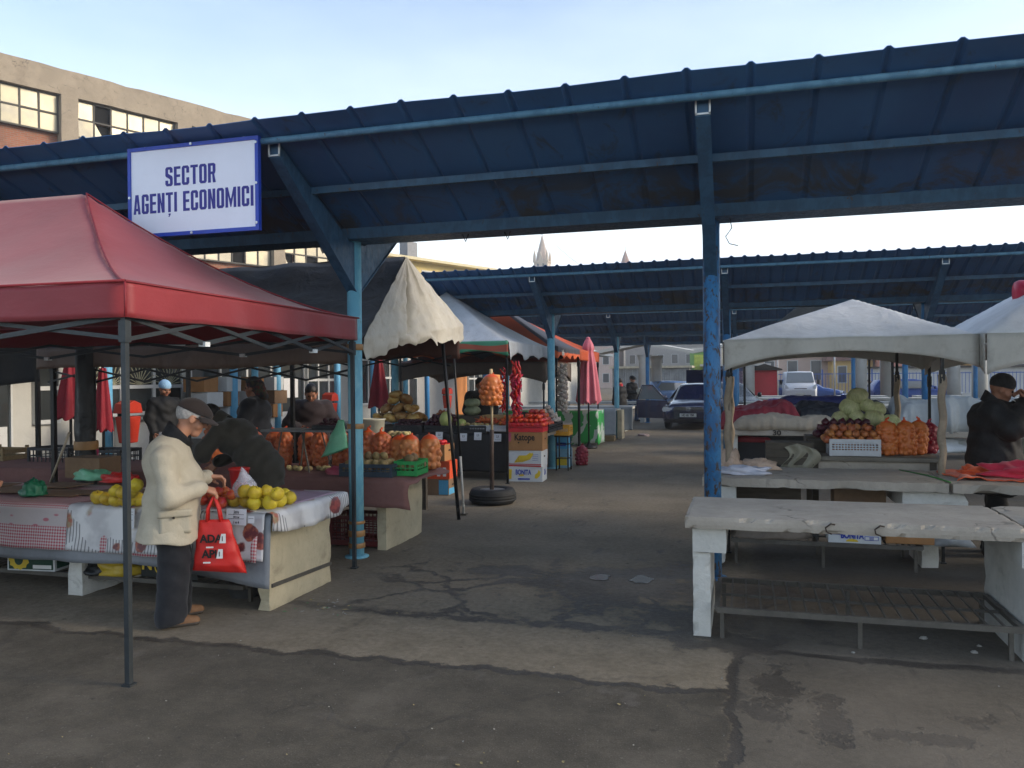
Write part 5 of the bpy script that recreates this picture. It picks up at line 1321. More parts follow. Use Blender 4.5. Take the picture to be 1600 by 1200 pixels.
# --- second table: onions and potatoes
t2 = empty('concrete_table', (-5.6, 7.7, 0), 'concrete market table with a mauve brown cloth and cream end wall', 'table', 'concrete tables left of the aisle')
rough_slab(MB(), (-9.4, 7.22, .655), (-3.22, 8.25, .72), .08, .004, .01, 13).build('table_top', CONC, t2)
mb = MB(); tbl_legwall(mb, -3.46, 7.27, 8.2, .654, .10, 15); mb.build('end_wall', CREAMW, t2)
for x in (-5.2, -7.1, -9.0): rough_slab(MB(), (x-.07, 7.3, 0), (x+.07, 8.1, .654), .08, .006, .012, x).build('leg', WHITEW, t2)
mb = MB(); P3 = [(0, 8.28, .724), (0, 7.19, .726), (0, 7.165, .71), (0, 7.14, .45)]; L_ = arc(P3)
def fn(u, v):
    x = -9.4+6.29*u; p = along(P3, L_, v); h = max(0, (v-.8)/.2); e = max(0, (x+3.24)/.16); e2 = min(1, e)
    return (x+e*.02*math.sin(v*20), p.y-h*.02*math.sin(x*5)-h*.01*math.sin(x*13), p.z+.004*nz(x*4, v*6)-e2*.045*(1+.4*math.sin(v*11))-h*.02*nz(x*3, 2))
mb.grid(fn, 100, 30); mb.build('brown_cloth', BROWNC, solid=.004, label='mauve brown cloth over the table of onion sacks', cat='tablecloth')
og = 'orange net sacks on the brown cloth'
xsack = [-5.40, -5.19, -4.98, -4.77, -4.56, -4.35, -4.14, -3.95, -3.80, -3.60, -3.43, -3.27]
lb = ['orange net sack of onions beside the navy woman, leftmost of the row', 'orange net sack of onions, second from the left end of the row', 'orange net sack of onions, third from the left end of the row', 'orange net sack of onions behind the left legs of the folding stand', 'orange net sack of onions below the middle of the folding stand', 'orange net sack of onions behind the right legs of the folding stand', 'orange net sack of onions behind the green plastic bag', 'orange net sack just left of the teal post',
      'orange net sack just right of the teal post', 'orange net sack behind the slate potato crate', 'orange net sack behind the green potato crate', 'orange net sack at the table end beside the tan carton']
for i, x in enumerate(xsack):
    k_ = random.uniform(.80, .88) if i < 8 else random.uniform(.86, .96)
    sack(('or', i % 3) if i < 9 else ('po', i % 2), (x+random.uniform(-.015, .015), 7.98+.07*(i % 2)+random.uniform(-.04, .04), .726), lb[i], random.uniform(0, 360), (k_, k_, random.uniform(.94, 1.05)), og, (random.uniform(-.05, .05), random.uniform(-.07, .07)))
sack(('or', 1), (-6.10, 8.25, .75), 'orange net sack standing against the navy woman\'s left side', 40, 1.05, og)
st = empty('folding_stool', (-4.55, 7.65, .726), 'folding metal stand with a thin grey top on the brown cloth', 'stand')
MB().box((-4.93, 7.42, 1.155), (-4.02, 7.82, 1.175)).build('stand_top', M('grey_stand_top', '#6d6f70', .45, .1), st)
for a, b in (((-4.72, 7.5, 1.155), (-4.79, 7.46, .728)), ((-4.48, 7.5, 1.155), (-4.37, 7.46, .728)), ((-4.60, 7.76, 1.155), (-4.68, 7.80, .728)), ((-4.40, 7.76, 1.155), (-4.30, 7.80, .728))):
    MB().bar(a, b, .014).build('leg', STEEL, st)
MB().cbox((-4.2, 7.62, 1.20), (.34, .22, .045)).build('tray', PL_BLK, label='dark plastic tray on the folding stand', cat='tray')
heap('beet', 'beet', (-4.2, 7.62, 1.195), 4, 2, .032, 'dark beet lying in the tray on the folding stand', 'vegetable', 'beets in the tray', 2, seed=5)
crumple('plastic_bag', (-4.02, 7.42, .728), (.13, .08, .075), M('pink_bag', '#b04a60', .4, .1, 6, .4, 14, .012), 'crumpled pink bag left of the teal post', 'bag', 4)
for i in range(9): fruit('potato', 'pale', (-4.70+.075*i+random.uniform(-.02, .02), 7.52+random.uniform(-.06, .06)+.10, .755), .032, 'small pale potato loose along the foot of the orange sacks', 'vegetable', 'loose potatoes on the brown cloth')
mb = MB()
def fn(u, v):
    a = 2*PI*u; w_ = .03+.13*v
    return (-3.86+w_*.8*math.cos(a)*1.15-.07*v+.02*nz(v*4, u*6), 7.2+w_*.5*math.sin(a)*(1+.3*nz(v*3, u*4, 3)), 1.30-.33*v+.05*v*math.cos(a))
mb.grid(fn, 22, 14); mb.build('plastic_bag', BAGGRN, solid=.002, label='pale green plastic bag hanging from the tape on the teal post', cat='bag')
pg = 'potatoes in the crates'
crate('slate black crate of potatoes on the brown cloth', (-3.63, 7.42, .726), .56, .36, .13, PL_NAVY, 4, 'crates of potatoes on the brown cloth', rows=2)
heap('potato', 'potato', (-3.66, 7.44, .745), 6, 4, .046, 'potato in the slate crate right of the teal post', 'vegetable', pg, 3, 4, seed=2, keep=.5)
crate('small green crate of potatoes behind the slate one', (-3.27, 7.58, .726), .24, .36, .15, PL_GRN, 4, 'crates of potatoes on the brown cloth', rows=2)
heap('potato', 'potato', (-3.27, 7.58, .77), 2, 3, .052, 'large potato in the green crate', 'vegetable', pg, 2, seed=3)
crumple('leafy_greens', (-3.80, 7.40, .84), (.07, .05, .03), M('leaf_green', '#23502a', .7, .2, 14), 'small bunch of dark greens on the potatoes', 'greens', 6, amp=.5)
crate('dark red crate on the ground under the brown table', (-3.78, 7.5, .02), .55, .38, .30, M('dark_red_crate', '#5a1c1c', .5, .1), 0, 'crates under the brown table', rows=5)
crate('black crate on the ground under the brown table, left of the red one', (-4.42, 7.5, .02), .55, .38, .30, PL_BLK, 0, 'crates under the brown table', rows=5)
# stacked cartons between the tables
c = carton('sky blue fruit carton at the bottom of the stack by the brown table', (-4.36, 11.1, 0), .46, .34, .235, CARD2, 0); sdecal(c, [(-.16, .01), (.16, .01), (.16, .10), (-.16, .10)], .2312, CARD_B); decal(c, [(.08, .01), (.225, .01), (.225, .22), (.08, .22)], -.1744, CARD_B)
c = carton('orange fruit carton in the middle of the stack by the brown table', (-4.36, 11.1, .237), .48, .36, .26, CARD_O, 2)
for q in range(2): decal(c, [(.05+.09*q, .04), (.10+.09*q, .04), (.10+.09*q, .10), (.05+.09*q, .10)], -.1844, WHT); decal(c, [(.05+.09*q, .13), (.10+.09*q, .13), (.10+.09*q, .17), (.05+.09*q, .17)], -.1844, WHT)
decal(c, [(-.12+.06*math.cos(a), .14+.05*math.sin(a)) for a in [2*PI*i/16 for i in range(16)]], -.1844, ORG, 'emblem')
c = carton('tan carton heaped with tomatoes on top of the stack by the brown table', (-4.42, 11.1, .50), .50, .36, .24, CARD, -3, open_=True)
decal(c, [(-.08+.012*math.cos(a), .10+.016*math.sin(a)) for a in [2*PI*i/10 for i in range(10)]], -.1802, HOLE, 'hand_hole')
heap('tomato', 'tomato', (-4.42, 11.1, .68), 6, 4, .038, 'red tomato heaped in the tan carton', 'vegetable', 'tomatoes in the tan carton', 2, seed=9)
# stand behind the sacks: bucket, mushrooms
sv = empty('sales_stand', (-4.6, 9.35, 0), 'dark wooden stand behind the orange sacks, carrying the white bucket', 'stand')
MB().box((-5.3, 9.05, .84), (-3.95, 9.75, .87)).build('stand_top', DKWOOD, sv)
for x in (-5.25, -4.0):
    for y in (9.1, 9.7): MB().box((x-.03, y-.03, 0), (x+.03, y+.03, .84)).build('leg', DKWOOD, sv)
tub('bucket', (-4.53, 9.3, .871), .125, .15, .33, M('cream_bucket', '#b9b6a6', .45, .05), 'large cream plastic bucket behind the orange sacks', 'bucket')
crate('black crate of pale turnips on the dark stand', (-4.18, 9.32, .871), .40, .30, .12, PL_BLK, 0, rows=2)
heap('turnip', 'pale', (-4.18, 9.32, .93), 5, 3, .036, 'pale turnip heaped in the black crate', 'vegetable', 'turnips on the dark stand', 2, seed=4)

# --- grey tarpaulin tent over the onion stall
def tarp(name, base, dark, k=.1):
    n = NT(name); a = n.noise(2.0, 6, .65, n.mapping(n.coord(), sc=(1, 1, .6))); b = n.noise(7, 5, .7)
    n.set(col=n.mix(n.rampf(b, .5, .75, 0, .55), n.mix(n.rampf(a, .35, .65), srgb(base), mul(srgb(base), .8)), srgb(dark)), rough=.55, spec=.35)
    n.bump(n.noise(2.6, 3, .55, n.mapping(n.coord(), sc=(1.6, 1.6, .6)), .8), .35, .05); return translucent(n, k)
WTARP = tarp('dirty_white_tarpaulin', '#cbc6ba', '#a89a83', .18); GTARP = tarp('grey_tarpaulin', '#5b5c60', '#4a463f', .05); DUSTY = tarp('dusty_brown_valance', '#7b685b', '#57463a', .06)
gt = empty('market_tent', (-6, 8.3, 0), 'grey tarpaulin tent with a dirty white gable sheet towards the aisle', 'tent', 'pop-up market tents')
PK = Vector((-3.70, 8.45, 3.10)); EF = Vector((-3.50, 6.97, 2.10)); EB = Vector((-3.34, 9.35, 2.36)); RL = Vector((-7.4, 8.4, 3.05))
def qd(a, b, c, d, u, v): return a.lerp(b, u).lerp(d.lerp(c, u), v)
def side(e0, e1, nz_):
    def fn(u, v):
        p = qd(e0, e1, PK, RL, u, v); s = math.sin(PI*v)*.10+.02*nz(u*9, v*5, nz_); return p-Vector((0, 0, s))
    return fn
MB().grid(side(Vector((-7.4, 6.97, 2.06)), EF, 1), 60, 20).build('front_slope', GTARP, gt, solid=.004)
MB().grid(side(Vector((-7.4, 9.4, 2.3)), EB, 5), 40, 14).build('rear_slope', GTARP, gt, solid=.004)
def gfn(u, v):
    # fan from the peak: u across the foot from front to back, v down from the peak, then a loose ragged skirt
    foot = EF.lerp(EB, u)+Vector((.03*math.sin(PI*u), 0, -.02*math.sin(PI*u)))
    w = min(1, v/.76); p = PK.lerp(foot, w)
    fold = (.05*nz(u*5.5, 2+w*.6)+.035*nz(u*13, 4+w*1.2)+.012*nz(u*30, w*3))*w**.7
    crease = -.14*math.exp(-((u-.38)/.035)**2)*w*(1.15-w)*2.2+.05*math.exp(-((u-.62)/.03)**2)*w*(1.1-w)*2
    cross = .018*nz(u*7+w*5, w*9, 3)*(w > .3); fold *= max(0, math.sin(PI*min(1, max(0, u))))**.6
    if v <= .76: return p+Vector((.02+fold+crease+cross, .02*nz(u*6, w*4)*w, 0))
    w2 = (v-.76)/.24; L_ = .17+.10*nz(u*5, 3)+.05*nz(u*17, 9)-.05*math.sin(PI*u)+.10*max(0, .22-u)*2+.05*max(0, u-.88)*8*.2
    return foot+Vector((.02+fold+crease*.0+cross+.05*nz(u*11, w2*1.3, 2)*w2, .02*nz(u*19, w2*2)*w2, -L_*w2))
MB().grid(gfn, 120, 50).build('gable_sheet', WTARP, gt, solid=.004)
mb = MB()
def vf(u, v): x = -7.4+3.88*u; return (x, 6.95-.02*math.sin(x*9)*v-.01*math.sin(x*23)*v, 2.07-.23*v-.02*math.sin(x*2.1)*v+.012*nz(x*3, v*3))
mb.grid(vf, 120, 5); mb.build('valance', DUSTY, gt, solid=.004)
mb = MB()
def vf(u, v): x = -7.4+4.0*u; return (x, 9.42+.02*math.sin(x*9)*v, 2.30-.30*v-.05*abs(math.sin(x*3.2))*v)
mb.grid(vf, 100, 5); mb.build('valance', tarp('rusty_valance', '#5b3a30', '#3c2a24', .06), gt, solid=.004)
for y, z in ((7.0, 1.80), (9.38, 1.96)):
    mb = MB(); N = 6
    for i in range(N):
        xa_, xb_ = -7.3+3.8*i/N, -7.3+3.8*(i+1)/N; u_, l_ = z+.03, z-.10
        mb.bar((xa_, y, u_ if i % 2 else l_), (xb_, y, l_ if i % 2 else u_), .012, .02); mb.bar((xa_, y+.016, l_ if i % 2 else u_), (xb_, y+.016, u_ if i % 2 else l_), .012, .02)
    mb.build('scissor_truss', BLKSTEEL, gt)
MB().bar((-7.3, 8.45, 2.95), (-3.75, 8.45, 3.03), .04).build('ridge_pole', BLKSTEEL, gt)
for x, y, z in ((-7.25, 7.02, 2.0), (-7.3, 9.3, 2.25), (-5.7, 9.32, 2.25)): MB().cbox((x, y, z/2), (.045, .045, z)).build('leg', BLKSTEEL, gt)
a, b = G(717, 812), AY(691, 530, 9.25); tag(MB().tube([a, b], .022, 10).build('leg', BLKSTEEL, gt), None)
a, b = G(725, 805), AY(707, 520, 9.5); mid = a.lerp(b, .32); lg = MB().tube([mid, b], .014, 8).build('leg', BLKSTEEL, gt)
MB().tube([a, mid], .016, 8).build('sleeve', M('white_pipe', '#b9b7b0', .5, .08), lg); MB().cbox((a.x, a.y, .012), (.07, .07, .024)).build('foot', STEEL, lg)
# ================================================================== left side, farther along the aisle
STRP = tarp('white_tent_canvas', '#c9cdd2', '#a9a8a6', .22)
GRNRED = NT('green_red_valance'); _uv = GRNRED.node('ShaderNodeUVMap'); _uv.uv_map = 'UVMap'; k1, k2, _ = GRNRED.sep(_uv.outputs[0])
k3 = GRNRED.math('ADD', k2, GRNRED.math('MULTIPLY', GRNRED.math('SINE', GRNRED.math('MULTIPLY', k1, 6.3)), .035))
GRNRED.set(col=GRNRED.mix(GRNRED.rampf(k3, .19, .21), GRNRED.mix(GRNRED.rampf(k3, .07, .09), srgb('#4a8f6c'), srgb('#a8533c')), srgb('#3f8a63')), rough=.7); GRNRED = GRNRED.m
g3 = gazebo('white pop-up tent with a green and red valance by the vegetable stall', -6.75, -3.62, 12.32, 15.1, 2.30, 3.28, STRP, .02, None, 1.15, (0, 1, 0, 1), BLKSTEEL, truss=True, lw=.034, sag=.02)
mb = MB()
def vf(u, v): x = -6.75+3.14*u; return (x, 12.30-.01*math.sin(x*14)*v, 2.305-.25*v+.09*v*abs(math.sin((x+3.61)*PI/1.05)))
mb.grid(vf, 90, 6, uv=lambda u, v: (u*3.1, v*.25)); mb.build('valance', GRNRED, g3, solid=.003)
mb = MB()
def vf(u, v): y = 12.32+2.78*u; return (-3.605+.012*math.sin(y*17)*v+.02*v, y, 2.305-.30*v+.10*v*abs(math.sin((y-12.32)*PI/.93))+.02*math.sin(y*5)*v)
mb.grid(vf, 70, 6); mb.build('valance', STRP, g3, solid=.003)
ADV = NT('orange_grey_banner_cloth'); k1, k2, k4 = ADV.sep(ADV.coord())
kk = ADV.math('FRACT', ADV.math('ADD', ADV.math('MULTIPLY', k1, 1.1), ADV.math('MULTIPLY', k4, 1.7)))
ADV.set(col=ADV.mix(ADV.rampf(kk, .46, .5), ADV.mix(ADV.rampf(kk, .86, .9), srgb('#c65a2e'), srgb('#8d8f92')), srgb('#3a3b44')), rough=.7); ADV = ADV.m
g4 = gazebo('orange and charcoal printed pop-up tent behind the white one', -6.6, -3.50, 15.35, 17.6, 2.32, 3.30, ADV, .24, None, 1.1, (0, 1, 1, 0), BLKSTEEL, scallop=.08, lw=.034, truss=False)
o_ = text('lettering', 'TANDEM' if False else 'info', WHT, g4, (-3.47, 15.75, 2.20), (PI/2, 0, PI/2), .16, .9, .004)
RB = tarp('rust_red_canvas', '#8e4632', '#5e3327', .18); ORC = tarp('orange_canvas', '#d0603a', '#a8583a', .25)
gazebo('orange pop-up tent beyond the second teal post', -6.7, -3.55, 15.9+2.0, 20.4, 2.33, 3.1, ORC, .24, None, 1.1, (0, 1, 1, 0), BLKSTEEL, lw=.034, truss=False)
gazebo('rust red tent with a grey scalloped hem deep inside the stalls', -6.9, -3.72, 15.2, 17.7, 2.02, 2.7, RB, .42, None, 1.2, (1, 1, 0, 0), DKSTEEL, vmat=tarp('grey_brown_hem', '#6d625a', '#5a4a42', .1), arch=.20, lw=.03, truss=False)
# third table with vegetables
t3 = empty('concrete_table', (-5.6, 13.4, 0), 'long vegetable table hung with black plastic behind the tyre stand', 'table', 'concrete tables left of the aisle')
rough_slab(MB(), (-8.6, 12.95, .70), (-3.22, 13.95, .765), .1, .004, .01, 23).build('table_top', CONC, t3)
tbl = MB(); tbl_legwall(tbl, -3.50, 13.0, 13.9, .70, .12, 25); tbl.build('end_wall', CREAMW, t3)
for x in (-5.3, -7.2): rough_slab(MB(), (x-.07, 13.0, 0), (x+.07, 13.9, .70), .1, .006, .012, x).build('leg', WHITEW, t3)
rn('black_sheet', -8.4, -3.8, [(13.9, .767), (12.94, .77), (12.91, .75), (12.86, .12)], M('black_sheet', '#141313', .6, .3, 4, .3, 14, .02), .025, 5, .6, label='black plastic sheet hanging in front of the vegetable table', cat='sheet', seed=3)
vg = 'vegetables heaped on the long black table'
bx = [('black_crate', -5.05, 12.98, .52, .34, .10), ('black_crate', -4.45, 12.98, .52, .34, .10)]
for i, x in enumerate((-5.65, -5.05, -4.48)):
    crate(['black crate of dark beets, left of the green squash', 'black crate with a white rim strip under the green squash', 'black crate at the hand-written cards, right of the squash'][i], (x, 13.12, .772), .55, .36, .12, PL_BLK, 0, 'black crates on the vegetable table', rows=2)
heap('beet', 'beet', (-5.68, 13.14, .86), 6, 4, .042, 'dark beet heaped in the left black crate', 'vegetable', 'beets in the black crate', 2, seed=3)
heap('red_onion', 'redonion', (-5.1, 13.3, .86), 7, 4, .045, 'dark red onion heaped behind the green squash', 'vegetable', 'red onions on the vegetable table', 3, seed=4)
fruit('squash', 'green', (-4.97, 13.05, .99), .125, 'tall pale green squash by the tent leg', 'vegetable', None, .1).scale = (.11, .11, .17)
fruit('cabbage', 'green', (-4.70, 13.08, .93), .085, 'small pale green cabbage right of the thin pole', 'vegetable', None, .3)
for i in range(10): fruit('potato', 'pale', (-4.66+.05*i, 13.1+random.uniform(-.08, .08), .90+random.uniform(0, .02)), .03, 'small tan root in the right black crate', 'vegetable', 'tan roots in the black crate')
for i, (x, z) in enumerate(((-4.62, 1.13), (-4.62, 1.27))): o = fruit('pumpkin', 'pumpkin', (x, 13.45, z), .145, ['lower grey green pumpkin of the pair beside the wicker basket', 'upper grey green pumpkin stacked on another'][i], 'pumpkin', None, .05)
MB().box((-4.82, 13.3, .766), (-4.42, 13.65, 1.04)).build('wooden_box', DKWOOD, label='dark wooden box carrying the two grey green pumpkins', cat='box')
bk = MB().prism([(-.19, 0), (.19, 0), (.22, .20), (-.22, .20)], 'y', -.14, .14).build('basket', M('wicker', '#a8895a', .8, .3, 40, .6, 90, .01, stretch=(1, 1, 3)), local=True); bk.location = (-4.16, 13.42, .86); tag(bk, 'pale wicker basket behind the heap of carrots', 'basket')
CARM = fruit_mat('carrot_skin', '#b5532a', '#9c4524', .5)
cmb = MB().tube([(0, 0, .085), (0, 0, .03), (.004, 0, -.05), (.01, .004, -.10)], [.014, .017, .011, .002], 8); co_ = cmb.build('carrot_shape', CARM, local=True); cme = co_.data; bpy.data.objects.remove(co_)
for i in range(34):
    inst(cme, 'carrot', (-4.22+random.uniform(-.22, .2), 13.14+random.uniform(-.08, .08), .92+.05*random.random()+.03*(i % 3)), (random.uniform(1.1, 1.9), random.uniform(-.5, .5), random.uniform(0, 6.28)), 1.0, 'orange carrot in the heap before the wicker basket', 'vegetable', 'carrots heaped before the basket')
for i, x in enumerate((-4.33, -3.98)):
    crate(['white tray of carrots above the black sheet', 'white tray of small orange apples above the black sheet'][i], (x, 13.12, .80), .34, .34, .10, PL_WHT, 0, 'white trays on the vegetable table', rows=1, name='fruit_tray', cat='tray')
heap('apple', 'orange', (-3.86, 13.2, .90), 5, 4, .035, 'small orange apple heaped right of the carrots', 'fruit', 'orange apples on the vegetable table', 3, seed=6)
heap('onion', 'onion', (-3.66, 13.38, .86), 4, 4, .036, 'small yellow onion behind the red tomatoes', 'vegetable', 'yellow onions behind the tomatoes', 3, seed=8)
heap('pumpkin', 'tan', (-6.05, 13.55, .90), 4, 3, .115, 'tan pumpkin heaped left of the dark tent pole', 'pumpkin', 'tan pumpkins on the vegetable table', 3, seed=8, tilt=.7)
fruit('pumpkin', 'tan', (-6.12, 13.5, 1.42), .12, 'round tan pumpkin on top of the heap', 'pumpkin', None, .2)
MB().box((-6.5, 13.35, .766), (-5.5, 13.8, .86)).build('wooden_tray', DKWOOD, label='dark wooden tray under the tan pumpkins', cat='tray')
crate('narrow black box of dark prunes before the wicker basket', (-4.95, 13.6, .772), .2, .2, .22, PL_BLK, 0, rows=3)
MB().cbox((-4.88, 13.5, .95), (.14, .10, .22)).build('carton', M('pale_wood', '#a58d62', .8), label='pale upright box beside the dark prunes', cat='box')
heap('onion', 'onion', (-5.22, 13.62, 1.02), 4, 2, .036, 'yellow onion on the shelf behind the red onions', 'vegetable', 'yellow onions on the back shelf', 2, seed=18)
MB().box((-5.45, 13.5, .766), (-5.0, 13.75, 1.0)).build('wooden_box', DKWOOD, label='dark box carrying the yellow onions at the back', cat='box')
for i, (x, z) in enumerate(((-5.02, .62), (-4.58, .60), (-4.32, .62), (-3.97, .60))):
    card((x, 12.84, z+.04), .13, .13, ['price card on the black crate under the green squash', 'price card right of the thin pole', 'price card under the carrots', 'tilted price card left of the stack of fruit cartons'][i], [('2,5', .08, .05), ('-', .03, 0)], 0, -8)
# cartons stacked at the aisle end of the table
zc = 0.0
c = carton('white banana carton at the bottom of the stack by the red crate', (-3.46, 12.88, 0), .58, .40, .245, CARD_W, 3, holes=False)
ltext(c, 'BONITA', BLU, (-.03, -.205, .15), .115, .62, .004); decal(c, [(-.06+.05*math.cos(a), .11+.022*math.sin(a)) for a in [2*PI*i/14 for i in range(14)]], -.2034, YEL, 'emblem')
decal(c, [(.16, .06), (.20, .05), (.25, .10), (.26, .16), (.23, .20), (.21, .15), (.17, .12)], -.2034, YEL, 'emblem'); decal(c, [(-.27, .04), (-.23, .04), (-.22, .2), (-.27, .2)], -.2034, YEL); decal(c, [(-.12, .03), (.08, .03), (.08, .055), (-.12, .055)], -.2034, BLU)
ltext(c, 'DA', BLU, (.2945, 0, .14), .13, .7, .004, rot=(PI/2, 0, PI/2))
c = carton('white carton printed with a bunch of yellow bananas, in the middle of the stack', (-3.46, 12.88, .247), .58, .40, .26, CARD_W, -1)
for k in range(5): decal(c, [(-.17+.02*k, .06+.012*k), (-.02+.03*k, .075+.01*k), (.10+.015*k, .13+.018*k), (.13+.004*k, .20+.008*k), (.085+.01*k, .205+.004*k), (.05+.012*k, .15+.02*k), (-.04+.02*k, .115+.018*k), (-.15+.014*k, .10+.02*k)], -.2034-.0008*k, YEL if k % 2 == 0 else M('print_gold', '#c09a26', .6, .06), 'emblem')
decal(c, [(-.29, .0), (.29, .0), (.29, .022), (-.29, .022)], -.2034, RED); decal(c, [(-.29, .032), (.29, .032), (.29, .045), (-.29, .045)], -.2034, RED)
for k in range(4): decal(c, [(.14, .10+.03*k), (.24, .11+.03*k), (.24, .115+.03*k), (.14, .105+.03*k)], -.2034, BLU)
c = carton('brown carton lettered in black under the red crate of tomatoes', (-3.46, 12.88, .51), .60, .41, .30, CARD, 2, holes=True)
ltext(c, 'Katope', BLK, (0, -.2105, .215), .15, .78, .0035)
for x in (-.10, .06): decal(c, [(x+.013*math.cos(a), .13+.013*math.sin(a)) for a in [2*PI*i/10 for i in range(10)]], -.2092, HOLE, 'hole')
decal(c, [(-.30, .15), (-.23, .15), (-.22, .29), (-.30, .29)], -.2092, M('print_magenta', '#b05068', .6))
crate('red crate heaped with tomatoes on the brown lettered carton', (-3.45, 12.88, .812), .60, .40, .15, PL_RED, 2, rows=3, slat=.03)
heap('tomato', 'tomato', (-3.45, 12.88, .90), 8, 5, .043, 'red tomato heaped in the red crate', 'vegetable', 'tomatoes in the red crate', 3, 2, seed=12, keep=.7)
heap('apple', 'red', (-3.42, 13.38, .88), 6, 5, .046, 'red and orange apple heaped behind the tomatoes', 'fruit', 'red apples behind the tomatoes', 4, 0, seed=13, keep=.7)
crate('black crate of apples at the aisle edge behind the red crate', (-3.32, 13.4, .772), .36, .6, .14, PL_BLK, 0, rows=2)
heap('garlic', 'garlic', (-3.36, 13.95, .90), 4, 4, .052, 'pale garlic bulb heaped by the braids', 'vegetable', 'garlic bulbs heaped by the post', 4, 0, seed=15)
crate('black crate of garlic by the second teal post', (-3.34, 13.95, .77), .40, .45, .16, PL_BLK, 0, rows=2)
MB().cbox((-3.75, 13.65, 1.0), (.18, .14, .2)).build('tin', BLKSTEEL, label='black tin among the apples', cat='tin')
crumple('paper_bag', (-3.85, 13.85, .77), (.2, .15, .3), M('grey_paper', '#7f7a74', .8), 'grey paper bag behind the black tin', 'bag', 12)
# hanging things
def strand(label, name, kind, x, y, z0, z1, r, n, cat, group=None, sub='bulb'):
    t = empty(name, (x, y, z0), label, cat, group)
    MB().tube([(x, y, z0), (x, y, z1)], .006, 6).build('string', M('twine', '#7d6a4a', .8), t)
    for i in range(n):
        f = i/(n-1); a = i*2.4
        k = r*(.85+.3*random.random())*(.8+.3*math.sin(PI*f))
        o = inst(random.choice(FR[kind]), sub, (r*1.0*math.cos(a), r*1.0*math.sin(a), (z1-z0)*f), (random.uniform(-.7, .7)+(PI if kind == 'chili' else 0), random.uniform(-.9, .9), a), k, parent=t)
    return t
strand('string of dried red peppers hanging from the white tent corner', 'pepper_string', 'chili', -3.57, 12.62, 1.12, 1.95, .055, 60, 'pepper string', None, 'pepper')
strand('shorter dark string of dried peppers left of the bright one', 'pepper_string', 'chili', -3.83, 12.75, 1.15, 1.85, .04, 40, 'pepper string', None, 'pepper')
strand('braid of pale garlic hanging right of the second teal post', 'garlic_braid', 'garlic', -3.30, 15.0, 1.05, 1.95, .045, 44, 'garlic braid')
strand('second thinner braid of garlic beside the first', 'garlic_braid', 'garlic', -3.44, 15.3, 1.1, 1.9, .035, 34, 'garlic braid')
# the tyre stand with the net of oranges
ts = empty('tyre_stand', (-3.29, 10.4, 0), 'old car tyre holding an upright pole on the asphalt', 'tyre stand')
RUB = M('tyre_rubber', '#1c1d1e', .75, .2, 12, .3, 50); RIMG = M('wheel_rim_grey', '#8d8f92', .4, .15, 12, metal=.6)
tp_ = []
for k in range(25):
    a = 2*PI*k/24
    tp_.append((.235+.085*math.cos(a)*(1 if math.cos(a) > 0 else .7), .105+.10*max(-1, min(1, math.sin(a)*1.15))))
tm = MB().lathe(tp_, (-3.29, 10.4, 0), 40, cap=False)
for z in (.06, .095, .13): tm.lathe([(.319, z-.012), (.324, z-.008), (.324, z+.008), (.319, z+.012)], (-3.29, 10.4, 0), 40, cap=False)
ty = tm.build('tyre', RUB, ts)
MB().lathe([(.02, .12), (.07, .13), (.10, .15), (.13, .16), (.175, .175), (.178, .185)], (-3.29, 10.4, 0), 32).build('rim', RIMG, ts)
MB().tube([(-3.30, 10.4, .14), (-3.30, 10.4, .75), (-3.293, 10.4, 1.0)], .030, 12).build('pole', M('rusty_pole', '#3c302a', .7, .3, 12, .3), ts)
MB().tube([(-3.293, 10.4, .98), (-3.29, 10.4, 1.46)], .017, 10).build('stick', M('bare_stick', '#a89778', .7), ts)
sk = sack(('hang', 0), (-3.285, 10.36, 1.33), 'bright orange net of onions hung on the stick of the tyre stand', 30, (.95, .85, 1.0))
MB().tube([(-3.285, 10.36, 1.72), (-3.287, 10.36, 1.83)], [.03, .022], 10).build('net_tie', M('straw_tie', '#c0a67e', .8), sk)
# stool with box, sack, counters beyond
st = empty('stool', (-3.19, 14.45, 0), 'tall black tubular stool with a blue box behind it', 'stool')
for x in (-3.30, -3.08):
    for y in (14.32, 14.58): MB().tube([(x, y, 0), (x, y, .62)], .012, 8).build('leg', BLKSTEEL, st)
mb = MB()
for z in (.22, .48): mb.tube([(-3.30, 14.32, z), (-3.08, 14.32, z), (-3.08, 14.58, z), (-3.30, 14.58, z), (-3.30, 14.32, z)], .009, 6)
mb.build('stretcher', BLKSTEEL, st); MB().cbox((-3.19, 14.45, .63), (.27, .31, .03)).build('seat', BLKSTEEL, st)
crate('orange yellow crate on the black stool', (-3.19, 14.45, .645), .28, .34, .18, PL_YEL, 0, rows=3)
c = carton('sky blue carton standing behind the black stool, upper of two', (-3.36, 14.95, .36), .34, .40, .34, CARD_B, 0); decal(c, [(-.15, .05), (.15, .05), (.15, .12), (-.15, .12)], -.2044, BLU)
c = carton('pale blue carton standing behind the black stool, lower of two', (-3.36, 14.95, 0), .36, .42, .355, M('pale_blue_carton', '#7fa9bf', .7, .1), 0); decal(c, [(-.06, .05), (.17, .05), (.17, .2), (-.06, .2)], -.2144, YEL)
sack(('rd', 0), (-3.02, 15.3, 0), 'red net sack of onions on the ground by the stool', 20, .95)
t4 = empty('concrete_table', (-5, 15.9, 0), 'concrete table end behind the blue cartons and garlic', 'table', 'concrete tables left of the aisle')
rough_slab(MB(), (-8.6, 15.4, .70), (-3.4, 16.3, .77), .12, .004, .01, 33).build('table_top', CONC, t4)
rough_slab(MB(), (-3.62, 15.45, 0), (-3.48, 16.2, .70), .12, .006, .012, 35).build('end_wall', CREAMW, t4)
